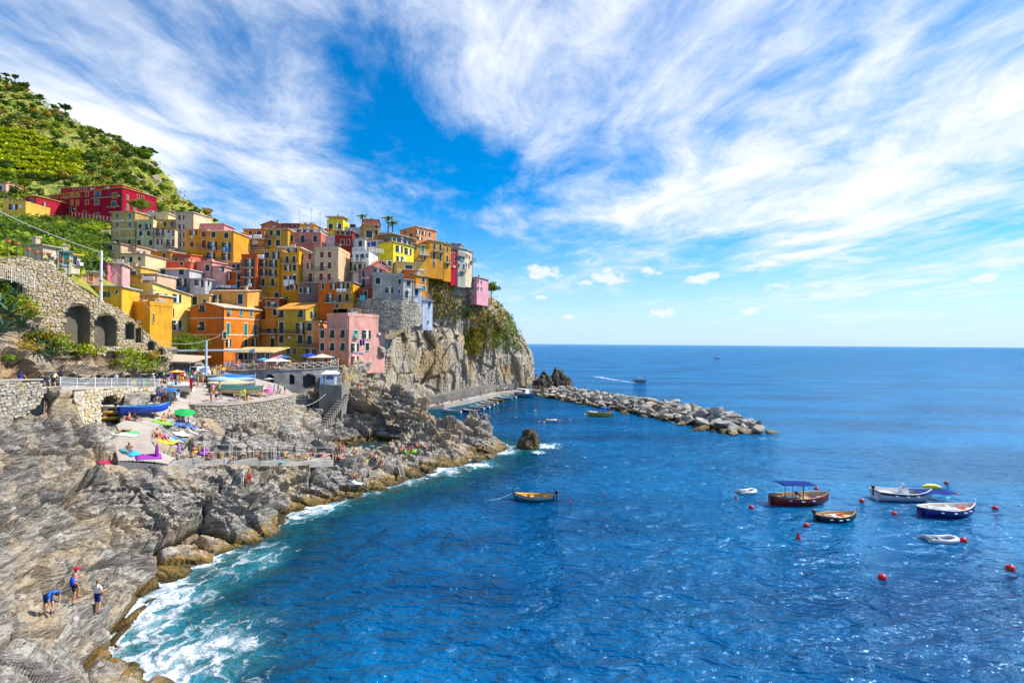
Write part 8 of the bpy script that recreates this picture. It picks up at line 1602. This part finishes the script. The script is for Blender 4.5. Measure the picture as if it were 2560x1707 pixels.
# satellite dish, air conditioner, rooftop aerials
q = W(622,741,122.5); d_ = MB().lathe([(.02,0),(.2,.03),(.36,.10),(.38,.12)], 14).build('satellite_dish', plain((.62,.58,.52)), None, q, None, True); d_.rotation_euler = (R(75), 0, R(30)); tag(d_, 'round satellite dish on the bright gable of the long yellow house', 'dish')
for k, (px, py, d, hh) in enumerate([(748,560,153,4.5),(778,560,151,5),(800,572,146,5),(880,556,150,4),(1145,605,162,3.5),(668,556,155,3),(1300,890,182,3.5),(1295,872,182,3)]):
    b = W(px, py, d); m = MB().tube([(0,0,-1),(0,0,hh)], .04, 5)
    for z_ in (.95, .85, .75): m.tube([(-.6,0,hh*z_),(.6,0,hh*z_)], .02, 4)
    o = m.build('aerial', plain((.2,.2,.2)), None, b); tag(o, ['aerial beside the crimson skyline house','aerial on the golden skyline house','aerial over the white terrace rooms','aerial on the grey white house','aerial on the grey house at the row end','aerial on the terracotta gable','upper iron mast on the seaward cliff edge','lower iron mast on the seaward cliff edge'][k], 'aerial', 'aerials')
railing('railing', 'thin roof railing on the apricot house', [W(*c) for c in [(1003,571,159),(1040,566,152.4),(1083,576,158)]], 1.2, 2.0, plain((.35,.35,.36)), rails=(.5, 1))
railing('railing', 'white roof railing on the red banded white house', [W(*c) for c in [(881,630,125.3),(921,630,125.3),(958,634,131)]], 1.1, 1.4, RAILW, rails=(.35, .65, 1), r=.06)
railing('railing', 'grey railing in front of the long crimson house', [W(*c) for c in [(180,540,178),(230,545,172),(277,552,166)]], 1.3, 2.5, plain((.5,.46,.44)), rails=(.5, 1))
railing('railing', 'pale rail on the cliff garden below the villa', [W(*c) for c in [(1165,772,172),(1200,768,174),(1245,772,184)]], 1.0, 2.5, plain((.4,.45,.45)), rails=(.5, 1))
# flower pots along the old wall
for k, (px, py) in enumerate([(20,600),(43,606),(70,620),(90,627),(106,632),(123,634),(153,646),(170,650)]):
    q = W(px, py, 62+k*.7); o = MB().lathe([(.24,-.3),(.32,0),(.34,.04),(.28,.05)], 10).build('flower_pot', plain((.62,.20,.06)), None, q); tag(o, ['first','second','third','fourth','fifth','sixth','seventh','eighth'][k]+' terracotta pot from the left above the old wall', 'pot', 'terracotta pots'); MB().box(-.04,.04,-.04,.04,-2.2,-.28).build('stand', plain((.08,.1,.08)), o)
# leaning boats and kayaks in the arch store
q = W(272,1052,53.5)
for k, (dz, c, nm_) in enumerate([(0.25,(0.72,0.42,0.03),'lowest yellow'),(0.85,(0.62,0.34,0.06),'middle ochre'),(1.5,(0.66,0.62,0.50),'upper cream')]): o = MB().tube([(-1.3,0,0),(-.8,0,.02),(.6,0,.02),(1.3,0,0)], [.06,.28,.28,.06], 8).build('kayak', gloss(c, .4), None, q+Vector((-.2,.3+.15*k,dz)), R(20), True); o.scale = (.75, .8, .7); tag(o, f'{nm_} kayak stacked in the arched boat store', 'kayak', 'kayaks in the arch')
q = pick(277,1066); o = MB().prism([(-.9,-.5,0),(.9,-.5,0),(.9,.5,0),(-.9,.5,0)], [(-.85,-.45,.25),(.85,-.45,.25),(.85,.45,.25),(-.85,.45,.25)]).build('hatch_box', plain((.70,.66,.55)), None, q, R(25)); tag(o, 'pale wooden box in front of the arched boat store', 'box')
# tell look-alikes apart by their place from the left
from collections import defaultdict
dd_ = defaultdict(list)
for o in list(COL.objects):
    if o.parent is None and o.get('label'):
        if o['label'].startswith('person') and len(o['label'].split()) > 13: o['label'] = o['label'].replace(' top', '').replace(' shorts', '')
        dd_[o['label']].append(o)
ORDW = ['first','second','third','fourth','fifth','sixth','seventh','eighth','ninth','tenth','eleventh','twelfth','thirteenth','fourteenth','fifteenth']
for lb, L_ in dd_.items():
    if len(L_) > 1:
        L_.sort(key=lambda o: o.location.x/max(1, o.location.y))
        for k, o in enumerate(L_): o['label'] = lb+', '+(ORDW[k] if k < 15 else ORD(k+1))+' from left'
for o in list(COL.objects):
    if o.parent is None and o.get('label'):
        while len(o['label'].split()) > 16 and ' the ' in o['label']: o['label'] = o['label'].replace(' the ', ' ', 1)
